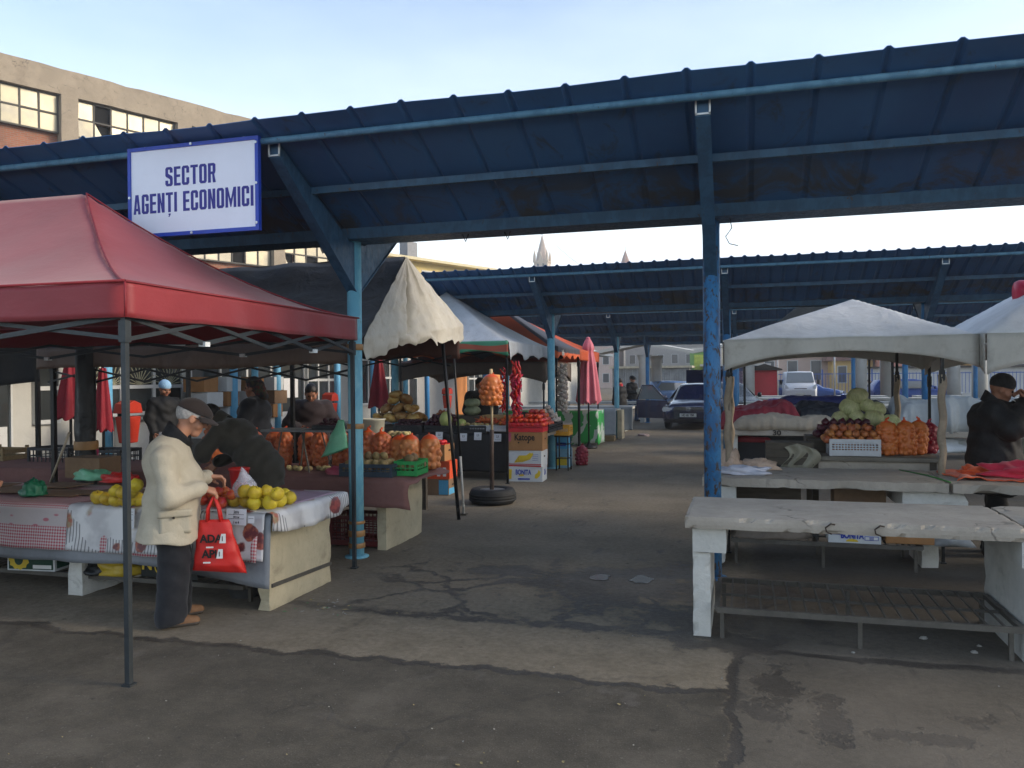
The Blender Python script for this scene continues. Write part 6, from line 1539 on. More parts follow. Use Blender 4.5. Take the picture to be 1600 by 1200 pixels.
crumple('white_cover', (-4.2, 15.9, .772), (.5, .35, .22), M('white_wrap', '#a9aaa6', .6, .1, 4, .3), 'crumpled white wrapping on the table behind the garlic', 'cover', 22)
# green banner counter
ct = empty('market_counter', (-4.4, 19.7, 0), 'counter fronted with a green and white printed banner', 'counter')
MB().box((-6.2, 19.35, .86), (-3.42, 20.3, .90)).build('counter_top', WHITE_T, ct)
GRB = NT('green_white_banner'); k1, k2, k4 = GRB.sep(GRB.coord())
kw = GRB.noise(2.4, 2, .5, dist=1.2); kf = GRB.math('FRACT', GRB.math('ADD', GRB.math('MULTIPLY', k1, 2.3), GRB.math('ADD', GRB.math('MULTIPLY', kw, 1.6), GRB.math('MULTIPLY', k4, -.7))))
GRB.set(col=GRB.mix(GRB.rampf(kf, .6, .64), srgb('#2f9a4a'), srgb('#b9c4bb')), rough=.45); GRB = GRB.m
mb = MB()
mb.grid(lambda u, v: (-6.2+2.78*u, 19.33+.02*math.sin(u*20)*v, .88-(.80-.04*math.sin(u*7))*v), 50, 10); mb.build('banner', GRB, ct, solid=.004)
mb = MB(); mb.grid(lambda u, v: (-3.415+.02*math.sin(u*9)*v, 19.33+.95*u, .88-(.82)*v), 20, 10); mb.build('banner', GRB, ct, solid=.004)
cu_ = empty('market_counter', (-4.2, 22.0, 0), 'counter under a hanging grey cloth beyond the pink parasol', 'counter')
MB().box((-6.0, 21.4, .80), (-3.3, 22.4, .84)).build('counter_top', WHITE_T, cu_)
rough_slab(MB(), (-3.32, 21.9, 0), (-3.2, 22.4, .80), .12, .004, .01, 41).build('leg', CREAMW, cu_)
rn('grey_cloth', -6.0, -3.27, [(22.4, .845), (21.38, .847), (21.35, .83), (21.3, .16)], M('pale_grey_cloth', '#8f979a', .7, .1, 3, .3), .03, 6, .6, label='pale grey cloth hanging over the counter beyond the parasol', cat='cloth', seed=4)
mb = MB().box((-3.62, 21.15, 0), (-3.3, 21.5, .14)); mb.build('wooden_block', WOOD, label='pale wooden block on the ground under the grey cloth', cat='block')
for i in range(2):
    tt = empty('concrete_table', (-4.6, 25.4+5.0*i, 0), ['white concrete table behind the walking man', 'white concrete table under the farthest canopy, left of the aisle'][i], 'table', 'concrete tables left of the aisle')
    MB().box((-8, 25+5*i, .70), (-3.35, 25.9+5*i, .78)).build('table_top', WHITE_T, tt); MB().box((-3.7, 25.05+5*i, 0), (-3.55, 25.85+5*i, .70)).build('end_wall', WHITE_T, tt); MB().box((-6.7, 25.05+5*i, 0), (-6.55, 25.85+5*i, .70)).build('leg', WHITE_T, tt)
rn('grey_sheet', -5.0, -3.3, [(26.0, .79), (24.98, .79), (24.95, .77), (24.85, .05)], M('slate_sheet', '#71787c', .6, .1, 3, .3), .05, 5, .6, label='slate grey sheet over the table behind the walking man', cat='sheet', seed=9, nu=40)
# closed pink parasol
PINK = M('faded_pink_parasol', '#c76a78', .7, .12, 3, .2, 30, .004, sheen=.2)
pr2 = empty('closed_parasol', (-3.57, 19.0, 0), 'tall closed pink parasol on a black pole beside the green banner', 'parasol')
mb = MB()
def pf(u, v):
    a = 2*PI*u; z = 2.62-1.52*v; base = .05+.22*v**.75 if v > .16 else .05+.10*v/.16*.6
    if v < .16: r = .06+.085*math.sin(v/.16*PI*.5)
    else: r = .105+.17*((v-.16)/.84)**.8
    r *= 1+.16*math.cos(8*a)*min(1, v*2.2)
    zz = z+.05*math.cos(8*a)*(v > .9)*(v-.9)*10
    return (-3.57+r*math.cos(a), 19+r*math.sin(a), zz)
mb.grid(pf, 96, 26); mb.build('canopy_cloth', PINK, pr2)
MB().tube([(-3.57, 19, 0), (-3.57, 19, 2.66)], .019, 10).build('pole', BLKSTEEL, pr2); MB().lathe([(.20, 0), (.20, .05), (.05, .07), (.03, .16)], (-3.57, 19, 0), 20).build('base', BLKSTEEL, pr2)
MB().lathe([(.001, 0), (.055, .01), (.05, .05), (.001, .075)], (-3.57, 19, 2.61), 14).build('finial', PINK, pr2)
crumple('litter_bag', (-2.75, 23.2, 0), (.16, .12, .07), M('pinkish_litter', '#a08d88', .8), 'scrap of pinkish litter at the foot of the third post', 'litter', 31)

# --- market hall along the left, with its porch columns
HX = -11.0
WALLW = M('hall_white_render', '#b4b4b0', .8, .06, 1.5, .15, 40, .003, dirt=((.25, .24, .22), .2, 2)); FRAMEW = M('white_window_frame', '#c3c5c5', .4, .04)
GLASSD = NT('dark_shop_glass'); GLASSD.set(col=(.035, .04, .042), rough=.06, spec=.6); GLASSD = GLASSD.m
hall = empty('market_hall', (HX-3, 30, 0), 'long low white market hall with shop windows behind the stalls', 'building')
def fy(px, X=HX): return AX(px, 600, X).y
MB().box((HX-7, 6.0, 0), (HX-.3, 62, 3.3)).build('wall', WALLW, hall)
MB().box((HX-7.2, 5.8, 3.3), (HX+1.3, 62.2, 3.5)).build('roof', M('hall_roof_edge', '#6f7a84', .7), hall)
MB().box((HX-.29, 12.3, .0), (HX-.05, 15.1, .98)).build('counter_front', WALLW, hall); MB().box((HX-.29, 12.2, .98), (HX+.1, 15.15, 1.03)).build('counter_shelf', M('grey_counter', '#77797a', .6), hall)
def win(y0, y1, z0, z1, n, mid=None, door=False, grille=None, label=None, panel=None):
    f = MB(); t_ = .07
    x = HX-.30
    for lo, hi in (((x, y0, z1-t_), (x+.09, y1, z1)), ((x, y0, z0), (x+.09, y1, z0+t_))): f.box(lo, hi)
    for i in range(n+1):
        y = y0+(y1-y0)*i/n; f.box((x, max(y0, y-t_/2), z0+t_), (x+.088, min(y1, y+t_/2), z1-t_))
    if mid: f.box((x, y0+t_/2, mid-t_/2), (x+.086, y1-t_/2, mid+t_/2))
    w = f.build('door' if door else 'window', FRAMEW, hall)
    MB().box((x+.02, y0+.04, z0+.04), (x+.05, y1-.04, z1-.04)).build('pane', GLASSD, w)
    if panel: MB().box((x+.051, y0+.09, z0+.08), (x+.07, y1-.09, panel)).build('door_panel', FRAMEW, w)
    if grille:
        g_ = MB()
        for i in range(n):
            a0, a1 = y0+(y1-y0)*i/n, y0+(y1-y0)*(i+1)/n; c = (a0+a1)/2; zb = mid+.04 if mid else z0+.1
            for k in range(11):
                an = PI*(k+.5)/11; L_ = min((z1-.1-zb)/max(.15, math.sin(an)), (a1-a0)/2/max(.1, abs(math.cos(an))))*.95
                g_.bar((x+.10, c, zb), (x+.10, c+math.cos(an)*L_, zb+math.sin(an)*L_), .012, .012)
        g_.build('grille', grille, w)
    return w
GRY = M('grille_yellow', '#a8a58a', .5)
d1 = win(fy(-25), fy(36), .1, 2.3, 1, None, True, None, panel=1.0); MB().bar((HX-.2, fy(4), 1.12), (HX-.2, fy(12), 1.10), .025).build('door_handle', FRAMEW, d1)
win(fy(72), fy(110), 1.0, 2.3, 1, 1.6)
win(fy(138), fy(205), 1.05, 2.3, 2, 1.60, grille=GRY); win(fy(206), fy(300), 1.05, 2.3, 2, 1.60, grille=GRY)
win(fy(312), fy(436), .9, 2.35, 3, None); d2 = win(fy(442), fy(487), .05, 2.35, 1, None, True, None, panel=.9)
MB().box((HX-.22, fy(455), 1.25), (HX-.215, fy(477), 1.75)).build('notice', PAPER, d2)
win(fy(492), fy(540), .9, 2.35, 3, 1.7); win(fy(560), fy(598), .9, 2.35, 3, None); win(fy(603), fy(661), .7, 2.4, 4, 1.75)
pnl = MB().box((HX-.30, fy(721), 0), (HX-.24, fy(738), 3.2)).build('orange_panel', M('orange_render', '#d08a52', .8, .06), hall)
MB().box((HX-.30, fy(662), 0), (HX-.25, fy(720), 3.2)).build('grey_panel', M('grey_render', '#9a9a9a', .8, .05), hall)
for a, b in ((740, 757), (760, 775), (806, 815), (818, 822)): win(fy(a), fy(b), .9, 2.4, 2, 1.7)
for a, b in ((776, 804),): MB().box((HX-.30, fy(a), 0), (HX-.24, fy(b), 3.2)).build('orange_panel', MATS['orange_render'], hall)
PCX = -10.3
cols_px = (167, 365, 433, 527, 583, 667, 760, 785)
CYAN = paint('cyan_porch_paint', '#6fb2d6', '#62a5cc', .1)
for i, px in enumerate(cols_px):
    y = AX(px, 590, PCX).y
    MB().tube([(PCX, y, 0), (PCX, y, 3.3)], .085, 14).build('porch_column', CYAN if i != 5 else M('blue_column', '#3f86c4', .5, .08), hall)
BINO = M('orange_red_bin', '#b3311c', .45, .07, 5)
for i, px in enumerate((200, 516, 699)):
    y = AX(px, 640, -10.05).y; z = .66
    t = empty('litter_bin', (-10.05, y, z), ['orange red litter bin on the porch column nearest the grey gazebo leg', 'orange red litter bin with tilted lid by the maroon seller', 'orange red litter bin on the column left of the net of onions'][i], 'litter bin', 'orange red litter bins on the porch columns')
    MB().prism([(-.19, .0), (.19, .0), (.24, .5), (-.24, .5)], 'x', -10.2, -9.88).build('bin_body', BINO, t, local=False) if False else None
    mb = MB(); b0, b1 = .17, .23
    vs = []
    for zz, s_ in ((0, b0), (.5, b1)):
        for dx, dy in ((-1, -1), (1, -1), (1, 1), (-1, 1)): vs.append((dx*s_*.75, dy*s_, zz))
    mb.add(vs, [(3, 2, 1, 0), (4, 5, 6, 7), (0, 1, 5, 4), (1, 2, 6, 5), (2, 3, 7, 6), (3, 0, 4, 7)]); mb.build('bin_body', BINO, t, local=True, bevel=.02)
    MB().prism([(-.26, .56), (.26, .56), (.20, .74), (0, .80), (-.20, .74)], 'x', -.2, .2).build('lid', BINO, t, local=True, bevel=.015)
    MB().cbox((-.16, 0, .53), (.02, .3, .1)).build('hinge', BLKSTEEL, t, local=True); t.scale = (.72, .72, .9)
# stacked fruit cartons by the hatch
k = 0
names = ['white banana carton', 'brown fruit carton', 'orange striped carton', 'pale tan carton', 'yellow banded carton']
for col in range(4):
    for row in range(4):
        m = [CARD_W, CARD, CARD, CARD2, CARD_W][(col*3+row*2) % 5]; rq = random.Random(col*7+row)
        y = fy(318+34*col, HX+.5); w_ = 1.0
        o = carton('%s, %s from the ground in the %s stack by the hatch' % (names[(col*3+row*2) % 5], ['first', 'second', 'third', 'fourth'][row], ['first', 'second', 'third', 'fourth'][col]), (HX+.45+rq.uniform(-.05, .08), y+rq.uniform(-.06, .06), .55+.31*row), .45, rq.uniform(.44, .56), .30, m, 90+rq.uniform(-6, 6), holes=False, group='fruit cartons stacked by the hatch')
        e_ = rq.uniform(-.1, .05)
        sdecal(o, [(e_, .06), (e_+.16, .06), (e_+.14, .2), (e_+.02, .22)], .2285, rq.choice((YEL, ORG, RED, BLU, CARD2)))
        sdecal(o, [(-.2, .02), (.2, .02), (.2, .045), (-.2, .045)], .2285, rq.choice((YEL, ORG, RED, CARD2)))
MB().box((HX+.1, fy(308, HX+.5), 0), (HX+.8, fy(425, HX+.5)+.4, .55)).build('low_platform', M('grey_platform', '#66645f', .8), label='low grey platform carrying the stacked fruit cartons', cat='platform')
# left background clutter: folded red parasol, crates, bottle, dark tarp
REDP = M('dark_red_parasol', '#861827', .7, .15, 3, .25, 20, .006)
def folded(label, x, y, z0, z1, r, name='closed_parasol'):
    t = empty(name, (x, y, 0), label, 'parasol')
    mb = MB(); mb.grid(lambda u, v: (x+(.04+r*v**.9)*(1+.22*math.cos(6*2*PI*u))*math.cos(2*PI*u), y+(.04+r*v**.9)*(1+.22*math.cos(6*2*PI*u))*math.sin(2*PI*u), z1-(z1-z0)*v-.03*math.cos(6*2*PI*u)*v), 48, 14); mb.build('canopy_cloth', REDP, t)
    MB().tube([(x, y, 0), (x, y, z1+.1)], .02, 8).build('pole', BLKSTEEL, t)
folded('closed dark red parasol hanging behind the fruit table at left', -9.3, 9.3, 1.18, 2.05, .16)
folded('narrow dark red parasol just right of the black wrapped post', AX(161, 620, -8.9).x, AX(161, 620, -8.9).y, 1.0, 1.9, .08)
folded('closed pink parasol seen just right of the near teal post', AX(592, 600, -8.2).x, AX(592, 600, -8.2).y, 1.05, 2.35, .2)
tb = empty('market_table', (-8.6, 8.1, 0), 'low grey table at the back left with crates', 'table')
MB().box((-10.2, 7.95-.45, .56), (-6.9, 8.5, .60)).build('table_top', WHITE_T, tb); MB().box((-10.1, 7.6, .05), (-7.0, 7.63, .56)).build('front_panel', M('grey_panel_board', '#8a8780', .8, .08), tb)
for x in (-10.1, -7.0): MB().box((x-.03, 7.64, 0), (x+.03, 8.4, .56)).build('leg', DKWOOD, tb)
mb = MB(); mb.cbox((-9.05, 7.95, .62), (.5, .4, .02))
for z in (.68, .76, .84):
    mb.cbox((-9.05, 7.755, z), (.5, .015, .055)); mb.cbox((-9.05, 8.145, z), (.5, .015, .055)); mb.cbox((-9.295, 7.95, z), (.015, .375, .055)); mb.cbox((-8.805, 7.95, z), (.015, .375, .055))
for sx in (-1, 1):
    for sy in (-1, 1): mb.cbox((-9.05+sx*.225, 7.95+sy*.175, .76), (.035, .03, .28))
mb.build('wooden_crate', WOOD, label='slatted wooden crate at the far left behind the table', cat='crate')
crate('black open crate left of the black wrapped post', (-8.15, 8.0, .602), .62, .42, .30, PL_BLK, 0, 'crates on the low back table', rows=3, slat=.06)
crate('second black crate touching the wrapped post', (-7.45, 8.05, .602), .55, .42, .28, PL_BLK, 6, 'crates on the low back table', rows=3, slat=.06)
crumple('plastic_bag', (-7.9, 7.7, .602), (.3, .12, .06), M('violet_bag', '#5a4a72', .5, .2), 'violet bag on the low back table', 'bag', 13); crumple('plastic_bag', (-7.75, 7.58, .602), (.28, .1, .05), BAGRED, 'flat red bag on the low back table edge', 'bag', 14)
crumple('plastic_bag', (-6.15, 6.42, .74), (.22, .12, .10), BAGGRN, 'green bag right of the black wrapped post', 'bag', 15); crumple('plastic_bag', (-5.78, 6.35, .74), (.2, .12, .08), BAGRED, 'red bag beside the green one near the man', 'bag', 16)
crumple('plastic_bag', (-5.72, 5.32, .755), (.10, .09, .12), M('dark_green_bag', '#1d6b4c', .45, .1, 5, .4, 14, .01), 'knotted dark green bag on the cardboard at left', 'bag', 17)
crumple('plastic_bag', (-6.95, 7.2, .74), (.13, .1, .26), M('magenta_bag', '#b03468', .45, .1), 'magenta bag tied to the black wrapped post', 'bag', 18)
MB().cbox((-6.28, 6.55, .74+.11), (.42, .28, .2)).build('cardboard_box', CARD2, label='brown cardboard box right of the wrapped post foot', cat='box')
tag(MB().tube([(-7.05, 6.75, .6), (-6.72, 6.7, 1.18)], .012, 8).build('cane', M('pale_cane', '#a89c88', .6)), 'pale cane leaning against the black wrapped post', 'cane')
bt_ = MB().lathe([(.06, 0), (.062, .2), (.055, .26), (.02, .33), (.02, .36)], (-6.55, 7.85, .75), 16).build('bottle', CLEAR, label='clear plastic bottle left of the older man', cat='bottle')
MB().cbox((-6.6, 7.85, .735+.005), (.3, .3, .01)).build('board', DKWOOD, label='small board under the clear bottle', cat='board') if False else None
dt = empty('market_tent', (-10.6, 8.8, 0), 'dark tent hem hanging at the far left behind the red gazebo', 'tent', 'pop-up market tents')
mb = MB(); mb.grid(lambda u, v: (-12.6+3.15*u, 8.9-.02*math.sin(u*30)*v, 2.25-(.52+.10*math.sin(u*3))*v), 40, 6); mb.build('valance', M('dark_navy_canvas', '#15191f', .7, .15), dt, solid=.004)
mb = MB(); mb.grid(lambda u, v: (-12.6+3.15*u, 8.9+2.4*v, 2.25+.5*v), 20, 6); mb.build('roof', MATS['dark_navy_canvas'], dt, solid=.004)
MB().cbox((-9.5, 8.93, 1.1), (.05, .05, 2.2)).build('leg', BLKSTEEL, dt)
# ================================================================== right side of the aisle
tgr = 'concrete tables right of the aisle'
r1 = empty('concrete_table', (.6, 5.7, 0), 'bare chipped concrete table in the right foreground with white legs', 'table', tgr)
rough_slab(MB(), (-.37, 5.29, .715), (1.60, 6.20, .795), .026, .003, .034, 51).build('table_top', CONC, r1)
def bent_leg(x, y0, y1, ztop, par, seed, mat=WHITEW):
    mb = rough_slab(MB(), (x, y0, 0), (x+.115, y1, ztop-.16), .03, .0025, .014, seed)
    rough_slab(mb, (x-.0, y0-.02, ztop-.159), (x+.215, y1+.02, ztop-.001), .03, .0025, .014, seed+1); return mb.build('leg', mat, par)
bent_leg(-.325, 5.36, 6.1, .714, r1, 53)
mb = rough_slab(MB(), (1.58, 5.33, 0), (1.69, 6.15, .56), .08, .003, .006, 55); rough_slab(mb, (1.56, 5.31, .561), (1.95, 6.17, .714), .06, .005, .02, 57); mb.build('end_wall', WHITE_T, r1)
mb = MB()    # old wire loops and a crack in the front edge
for x in (.52, .80): mb.tube([(x, 5.285, .72), (x-.03, 5.275, .735), (x-.035, 5.275, .76), (x-.005, 5.276, .785), (x+.02, 5.28, .78)], .005, 6)
mb.build('wire_loops', M('rusty_wire', '#3a2f28', .8), r1)
r1b = empty('concrete_table', (2.7, 5.7, 0), 'next bare concrete table slab cut off by the right edge', 'table', tgr)
rough_slab(MB(), (1.62, 5.29, .715), (4.2, 6.20, .795), .07, .004, .02, 59).build('table_top', CONC, r1b); rough_slab(MB(), (4.0, 5.33, 0), (4.12, 6.1, .714), .08, .004, .01, 60).build('end_wall', WHITE_T, r1b)
rack('low steel rack under the bare concrete table in the foreground', -.17, 1.55, 5.25, 6.03, .215, 19)
r2 = empty('concrete_table', (.7, 7.9, 0), 'second concrete table on the right, under the white rag and blue post', 'table', tgr)
rough_slab(MB(), (-.36, 7.38, .715), (1.64, 8.38, .795), .05, .004, .018, 61).build('table_top', CONC, r2)
bent_leg(-.28, 7.45, 8.3, .714, r2, 63)
mb = rough_slab(MB(), (1.50, 7.75, 0), (1.64, 8.3, .55), .08, .004, .012, 65); rough_slab(mb, (1.30, 7.45, .551), (1.80, 8.3, .714), .06, .005, .02, 67); mb.build('leg', WHITEW, r2)
r2b = empty('concrete_table', (2.9, 7.9, 0), 'second row concrete table carrying the orange cloth at right', 'table', tgr)
rough_slab(MB(), (1.665, 7.36, .715), (4.4, 8.38, .795), .07, .004, .018, 69).build('table_top', CONC, r2b); rough_slab(MB(), (4.2, 7.45, 0), (4.32, 8.3, .714), .08, .004, .01, 70).build('end_wall', WHITE_T, r2b)
rack('steel rack under the second right table, holding fruit cartons', -.1, 1.45, 7.45, 8.2, .23, 17)
c = carton('white lettered banana carton on the rack under the second right table', (.92, 7.62, .25), .42, .36, .20, CARD_W, -1, holes=False)
ltext(c, 'BONITA', BLU, (-.02, -.1852, .066), .075, .66, .004); decal(c, [(-.02+.05*math.cos(a), .014+.024*math.sin(a)) for a in [PI*i/10 for i in range(11)]], -.1834, YEL, 'emblem')
decal(c, [(.08, .03), (.19, .03), (.19, .065), (.08, .065)], -.1834, BLU); decal(c, [(.085, .035), (.185, .035), (.185, .06), (.085, .06)], -.1852, WHT)
for k_ in range(3): ltext(c, '|||||', BLU, (.135, -.1868, .047), .03, .9, .001) if k_ == 0 else decal(c, [(-.19, .04+.03*k_), (-.10, .04+.03*k_), (-.10, .046+.03*k_), (-.19, .046+.03*k_)], -.1834, BLU)
MB().cbox((1.36, 7.66, .25+.09), (.38, .36, .17)).build('carton', CARD, label='plain brown carton beside the white lettered one on the rack', cat='box', bevel=.006)
crumple('paper_sack', (.22, 7.65, .25), (.36, .22, .17), M('grey_brown_paper', '#71665a', .85, .15, 4, .4, 12, .02), 'crumpled brown paper sack on the rack under the second table', 'sack', 41, amp=.18)
MB().cbox((.20, 8.0, .55), (.62, .3, .30)).build('board_box', DKWOOD, label='weathered board box behind the white leg of the second table', cat='box')
MB().cbox((1.02, 8.05, .54), (.44, .3, .26)).build('cardboard_box', CARD2, label='dull cardboard box hanging open under the second table', cat='box')
crumple('clear_wrap', (1.66, 7.62, .25), (.22, .16, .24), M('grey_clear_plastic', '#8d8f8f', .35, .15), 'heap of greyish plastic wrap at the right end of the rack', 'wrap', 44)
crumple('rag', (.0, 7.72, .797), (.22, .13, .07), M('white_rag', '#b7b8c2', .85, .08, 6, .4, 20, .01), 'crumpled white rag on the second right table by the blue post', 'rag', 46, amp=.4)
bgm = M('clear_bag_with_bread', '#b39a86', .5, .25, 9, .2)
crumple('food_bag', (-.14, 8.05, .797), (.13, .12, .2), bgm, 'clear bag of pinkish rolls behind the blue post', 'bag', 47); crumple('food_bag', (.12, 8.12, .797), (.2, .1, .10), bgm, 'smaller clear bag of rolls beside the white rag', 'bag', 48)
ORCL = M('orange_cloth', '#cf5220', .75, .12, 4, .3, 24, .006, sheen=.2); PNKC = M('pinkish_red_cloth', '#c1233f', .7, .12, 4, .3, 24, .006, sheen=.2)
mb = MB(); mb.grid(lambda u, v: (1.74+1.3*u+.05*math.sin(v*7), 7.55+.75*v+.04*math.sin(u*9), .80+.045*max(0, nz(u*5, v*4, 3))+.03*abs(nz(u*11, v*8))), 50, 30); mb.build('cloth', ORCL, solid=.006, label='orange cloth spread on the right hand table slab', cat='cloth')
crumple('cloth', (2.36, 7.82, .82), (.36, .22, .12), PNKC, 'pinkish red cloth bundled on the orange one', 'cloth', 50, amp=.4)
crumple('cloth', (1.98, 7.95, .82), (.16, .10, .06), ORCL, 'rolled end of orange cloth left of the pink bundle', 'cloth', 51, amp=.4)
tag(MB().tube([(1.42, 8.30, .80), (1.58, 7.9, .80), (1.66, 7.42, .80)], .006, 6).build('cord', M('green_cord', '#3d7a3a', .6)), 'thin green cord lying over the joint between two slabs', 'cord')
# stand with the onion, cabbage heap
sd2 = empty('sales_stand', (1.25, 9.0, 0), 'grey topped stand heaped with onions and cabbages', 'stand')
MB().box((.62, 8.6, .84), (1.86, 9.5, .885)).build('stand_top', CONC_D, sd2, bevel=.01); MB().box((.66, 8.64, .62), (1.82, 8.68, .84)).build('apron', CONC, sd2)
for x in (.7, 1.78):
    for y in (8.66, 9.42): MB().box((x-.03, y-.03, 0), (x+.03, y+.03, .84)).build('leg', DKWOOD, sd2)
mb = MB(); mb.grid(lambda u, v: (.40+.30*u+.05*math.sin(v*6), 8.52+.02*math.sin(u*14)+.05*v, 1.02-.30*v-.1*abs(u-.4)), 20, 14); mb.build('plastic_sheet', M('dirty_clear_sheet', '#8c8877', .4, .15, 4, .3), solid=.004, label='dirty pale plastic sheet hanging beside the board box', cat='sheet')
mb = MB()
for z in range(3): mb.box((.22, 8.55, .80+.075*z), (.68, 8.85, .872+.075*z))
mb.build('board_box', DKWOOD, label='dark board box on the second right table, below table 30', cat='box')
crate('white lattice crate of onions on the grey stand', (1.08, 8.86, .886), .48, .36, .17, PL_WHT, 0, rows=5, slat=.028)
heap('onion', 'onion', (1.07, 8.87, .90), 6, 4, .040, 'yellow onion heaped in the white lattice crate', 'vegetable', 'onions in the white crate', 2, seed=23)
heap('onion', 'onion', (1.06, 8.88, 1.01), 7, 5, .040, 'yellow onion heaped in the white lattice crate', 'vegetable', 'onions in the white crate', 3, seed=21, keep=.8)
heap('red_onion', 'redonion', (1.05, 9.18, 1.04), 8, 3, .042, 'dark red onion heaped between cabbages and white crate', 'vegetable', 'red onions on the grey stand', 3, seed=22)
MB().cbox((1.05, 9.2, .95), (.75, .3, .13)).build('wooden_box', DKWOOD, label='dark box under the red onions on the grey stand', cat='box')
cg = 'pale green cabbages heaped on the grey stand'
rc = random.Random(4)
for (x, y, z) in ((.93, 9.42, 1.14), (1.10, 9.38, 1.14), (1.29, 9.40, 1.14), (1.47, 9.38, 1.13), (1.63, 9.44, 1.10), (1.02, 9.46, 1.26), (1.20, 9.44, 1.28), (1.38, 9.45, 1.26), (1.12, 9.50, 1.38), (1.29, 9.49, 1.40), (1.22, 9.52, 1.50), (1.53, 9.5, 1.21), (1.40, 9.52, 1.36)):
    fruit('cabbage', 'cabbage', (x+rc.uniform(-.02, .02), y, z-.03), rc.uniform(.085, .115), 'pale green cabbage in the heap above the onions', 'vegetable', cg, .8)
MB().box((.66, 9.28, .886), (1.8, 9.66, 1.04)).build('wooden_box', DKWOOD, label='long dark box carrying the heap of cabbages', cat='box')
og2 = 'bright orange net sacks on the grey stand'
for i, (x, y, r_) in enumerate(((1.42, 8.84, 10), (1.58, 8.86, 130), (1.70, 8.96, 250))):
    sack(('br', i), (x, y, .886), ['orange net of onions touching the white crate', 'orange net of onions in the middle of three', 'orange net of onions at the right end of the grey stand'][i], r_, (.80, .80, .86), og2, (random.uniform(-.06, .06), random.uniform(-.08, .08)))
sack(('rd', 0), (1.84, 9.12, .886), 'dark red net of onions behind the orange nets', 60, .8)
# covered tables 30 and 29
for i, (x0, x1, n_, nx) in enumerate(((-.26, 2.10, '30', .52), (2.14, 4.6, '29', 2.85))):
    t = empty('concrete_table', ((x0+x1)/2, 13.9, 0), ['concrete table numbered 30 with goods under red and beige covers', 'concrete table numbered 29 with goods under a pale sheet'][i], 'table', tgr)
    MB().box((x0, 13.55, .735), (x1, 14.5, .825)).build('table_top', CONC, t, bevel=.01)
    text('number', n_, BLK, t, (nx, 13.546, .78), (PI/2, 0, 0), .11, 1.2, .003)
    MB().box((x0+.05, 13.62, 0), (x0+.17, 14.4, .734)).build('leg', WHITEW, t); MB().box((x1-.35, 13.62, 0), (x1-.23, 14.4, .734)).build('leg', WHITEW, t)
def cover(label, x0, x1, y0, y1, z0, h, mat, seed, fall=.0, prof=None, nu=110, nv=60):
    """goods under a sheet: a lumpy raised cover that falls to the table all round"""
    mb = MB()
    def fn(u, v):
        x = x0+(x1-x0)*u; y = y0+(y1-y0)*v
        e = min(1, min(u, 1-u)*7)*1.0; f = min(1, min(v, 1-v)*6)
        k = (e*(2-e))**.6*(f*(2-f))**.6
        z = z0+h*k*(.80+.30*nz(x*1.1, y*1.3, seed)+.10*nz(x*4, y*4, seed))
        fold = (.03*math.sin(x*9+2*nz(x*2, seed))+.035*nz(x*14, seed, y))*(1-f)*h*3
        cr = abs(nz(x*3.1+y*1.7, y*4.5-x, seed))*.10+abs(nz(x*8+y*3, y*6, seed+3))*.035
        return (x+.03*nz(y*5, z*6, seed), y-fold, max(z0-.01, z-cr*k*min(1, h*3.2))-fall*(1-f)*(v < .5))
    mb.grid(fn, nu, nv); return mb.build('cover_sheet', mat, solid=.006, label=label, cat='cover', group='covered goods on the right tables')
REDC = M('dark_red_cover', '#7c1826', .6, .15, 2, .3, 10, .012); BLKC = M('black_navy_cover', '#12161f', .55, .25, 2, .3, 10, .012); BEIC = M('dirty_beige_cover', '#9a8e7c', .75, .15, 2.2, .35, 12, .015, dirt=((.42, .30, .22), .4, 3)); PALC = M('pale_grey_cover', '#a3a7a6', .55, .10, 2, .35, 8, .02)
cover('dirty beige cloth over low goods on table 30', -.18, 1.5, 13.53, 14.1, .828, .28, BEIC, 3)
cover('dark red cover over goods at the back of table 30', -.42, .95, 14.0, 14.9, .80, .50, REDC, 6); cover('black cover over goods behind the cabbages', .8, 2.35, 14.05, 14.9, .80, .56, BLKC, 9)
cover('pale grey sheet over a long heap on table 29', 2.25, 3.85, 13.6, 14.6, .80, .62, PALC, 12)
crumple('white_plastic', (2.75, 13.75, .50), (.62, .15, .24), M('white_plastic_bag', '#b6bcc0', .45, .06), 'white plastic hanging under the edge of table 29', 'plastic', 61)
MB().box((-.10, 14.0, .1), (1.9, 14.35, .70)).build('dark_bundle', BLKC, label='dark navy bundle stored under table 30', cat='bundle'); cover('strip of red cloth hanging under table 30', -.12, .45, 13.9, 14.0, .60, .14, REDC, 15, nu=16, nv=8)
BLT = M('dark_blue_tarpaulin', '#1b2457', .55, .15, 3, .3, 14, .012)
cover('dark blue folded tarpaulin on a white board behind table 30', .62, 2.0, 15.3, 16.1, 1.18, .22, BLT, 21)
bt2 = empty('market_table', (1.3, 15.7, 0), 'white board table carrying the dark blue tarpaulin', 'table')
MB().box((.45, 15.2, 1.13), (2.1, 16.2, 1.17)).build('table_top', WHITE_T, bt2)
for x in (.55, 2.0):
    for y in (15.3, 16.1): MB().box((x-.03, y-.03, 0), (x+.03, y+.03, 1.13)).build('leg', WHITE_T, bt2)
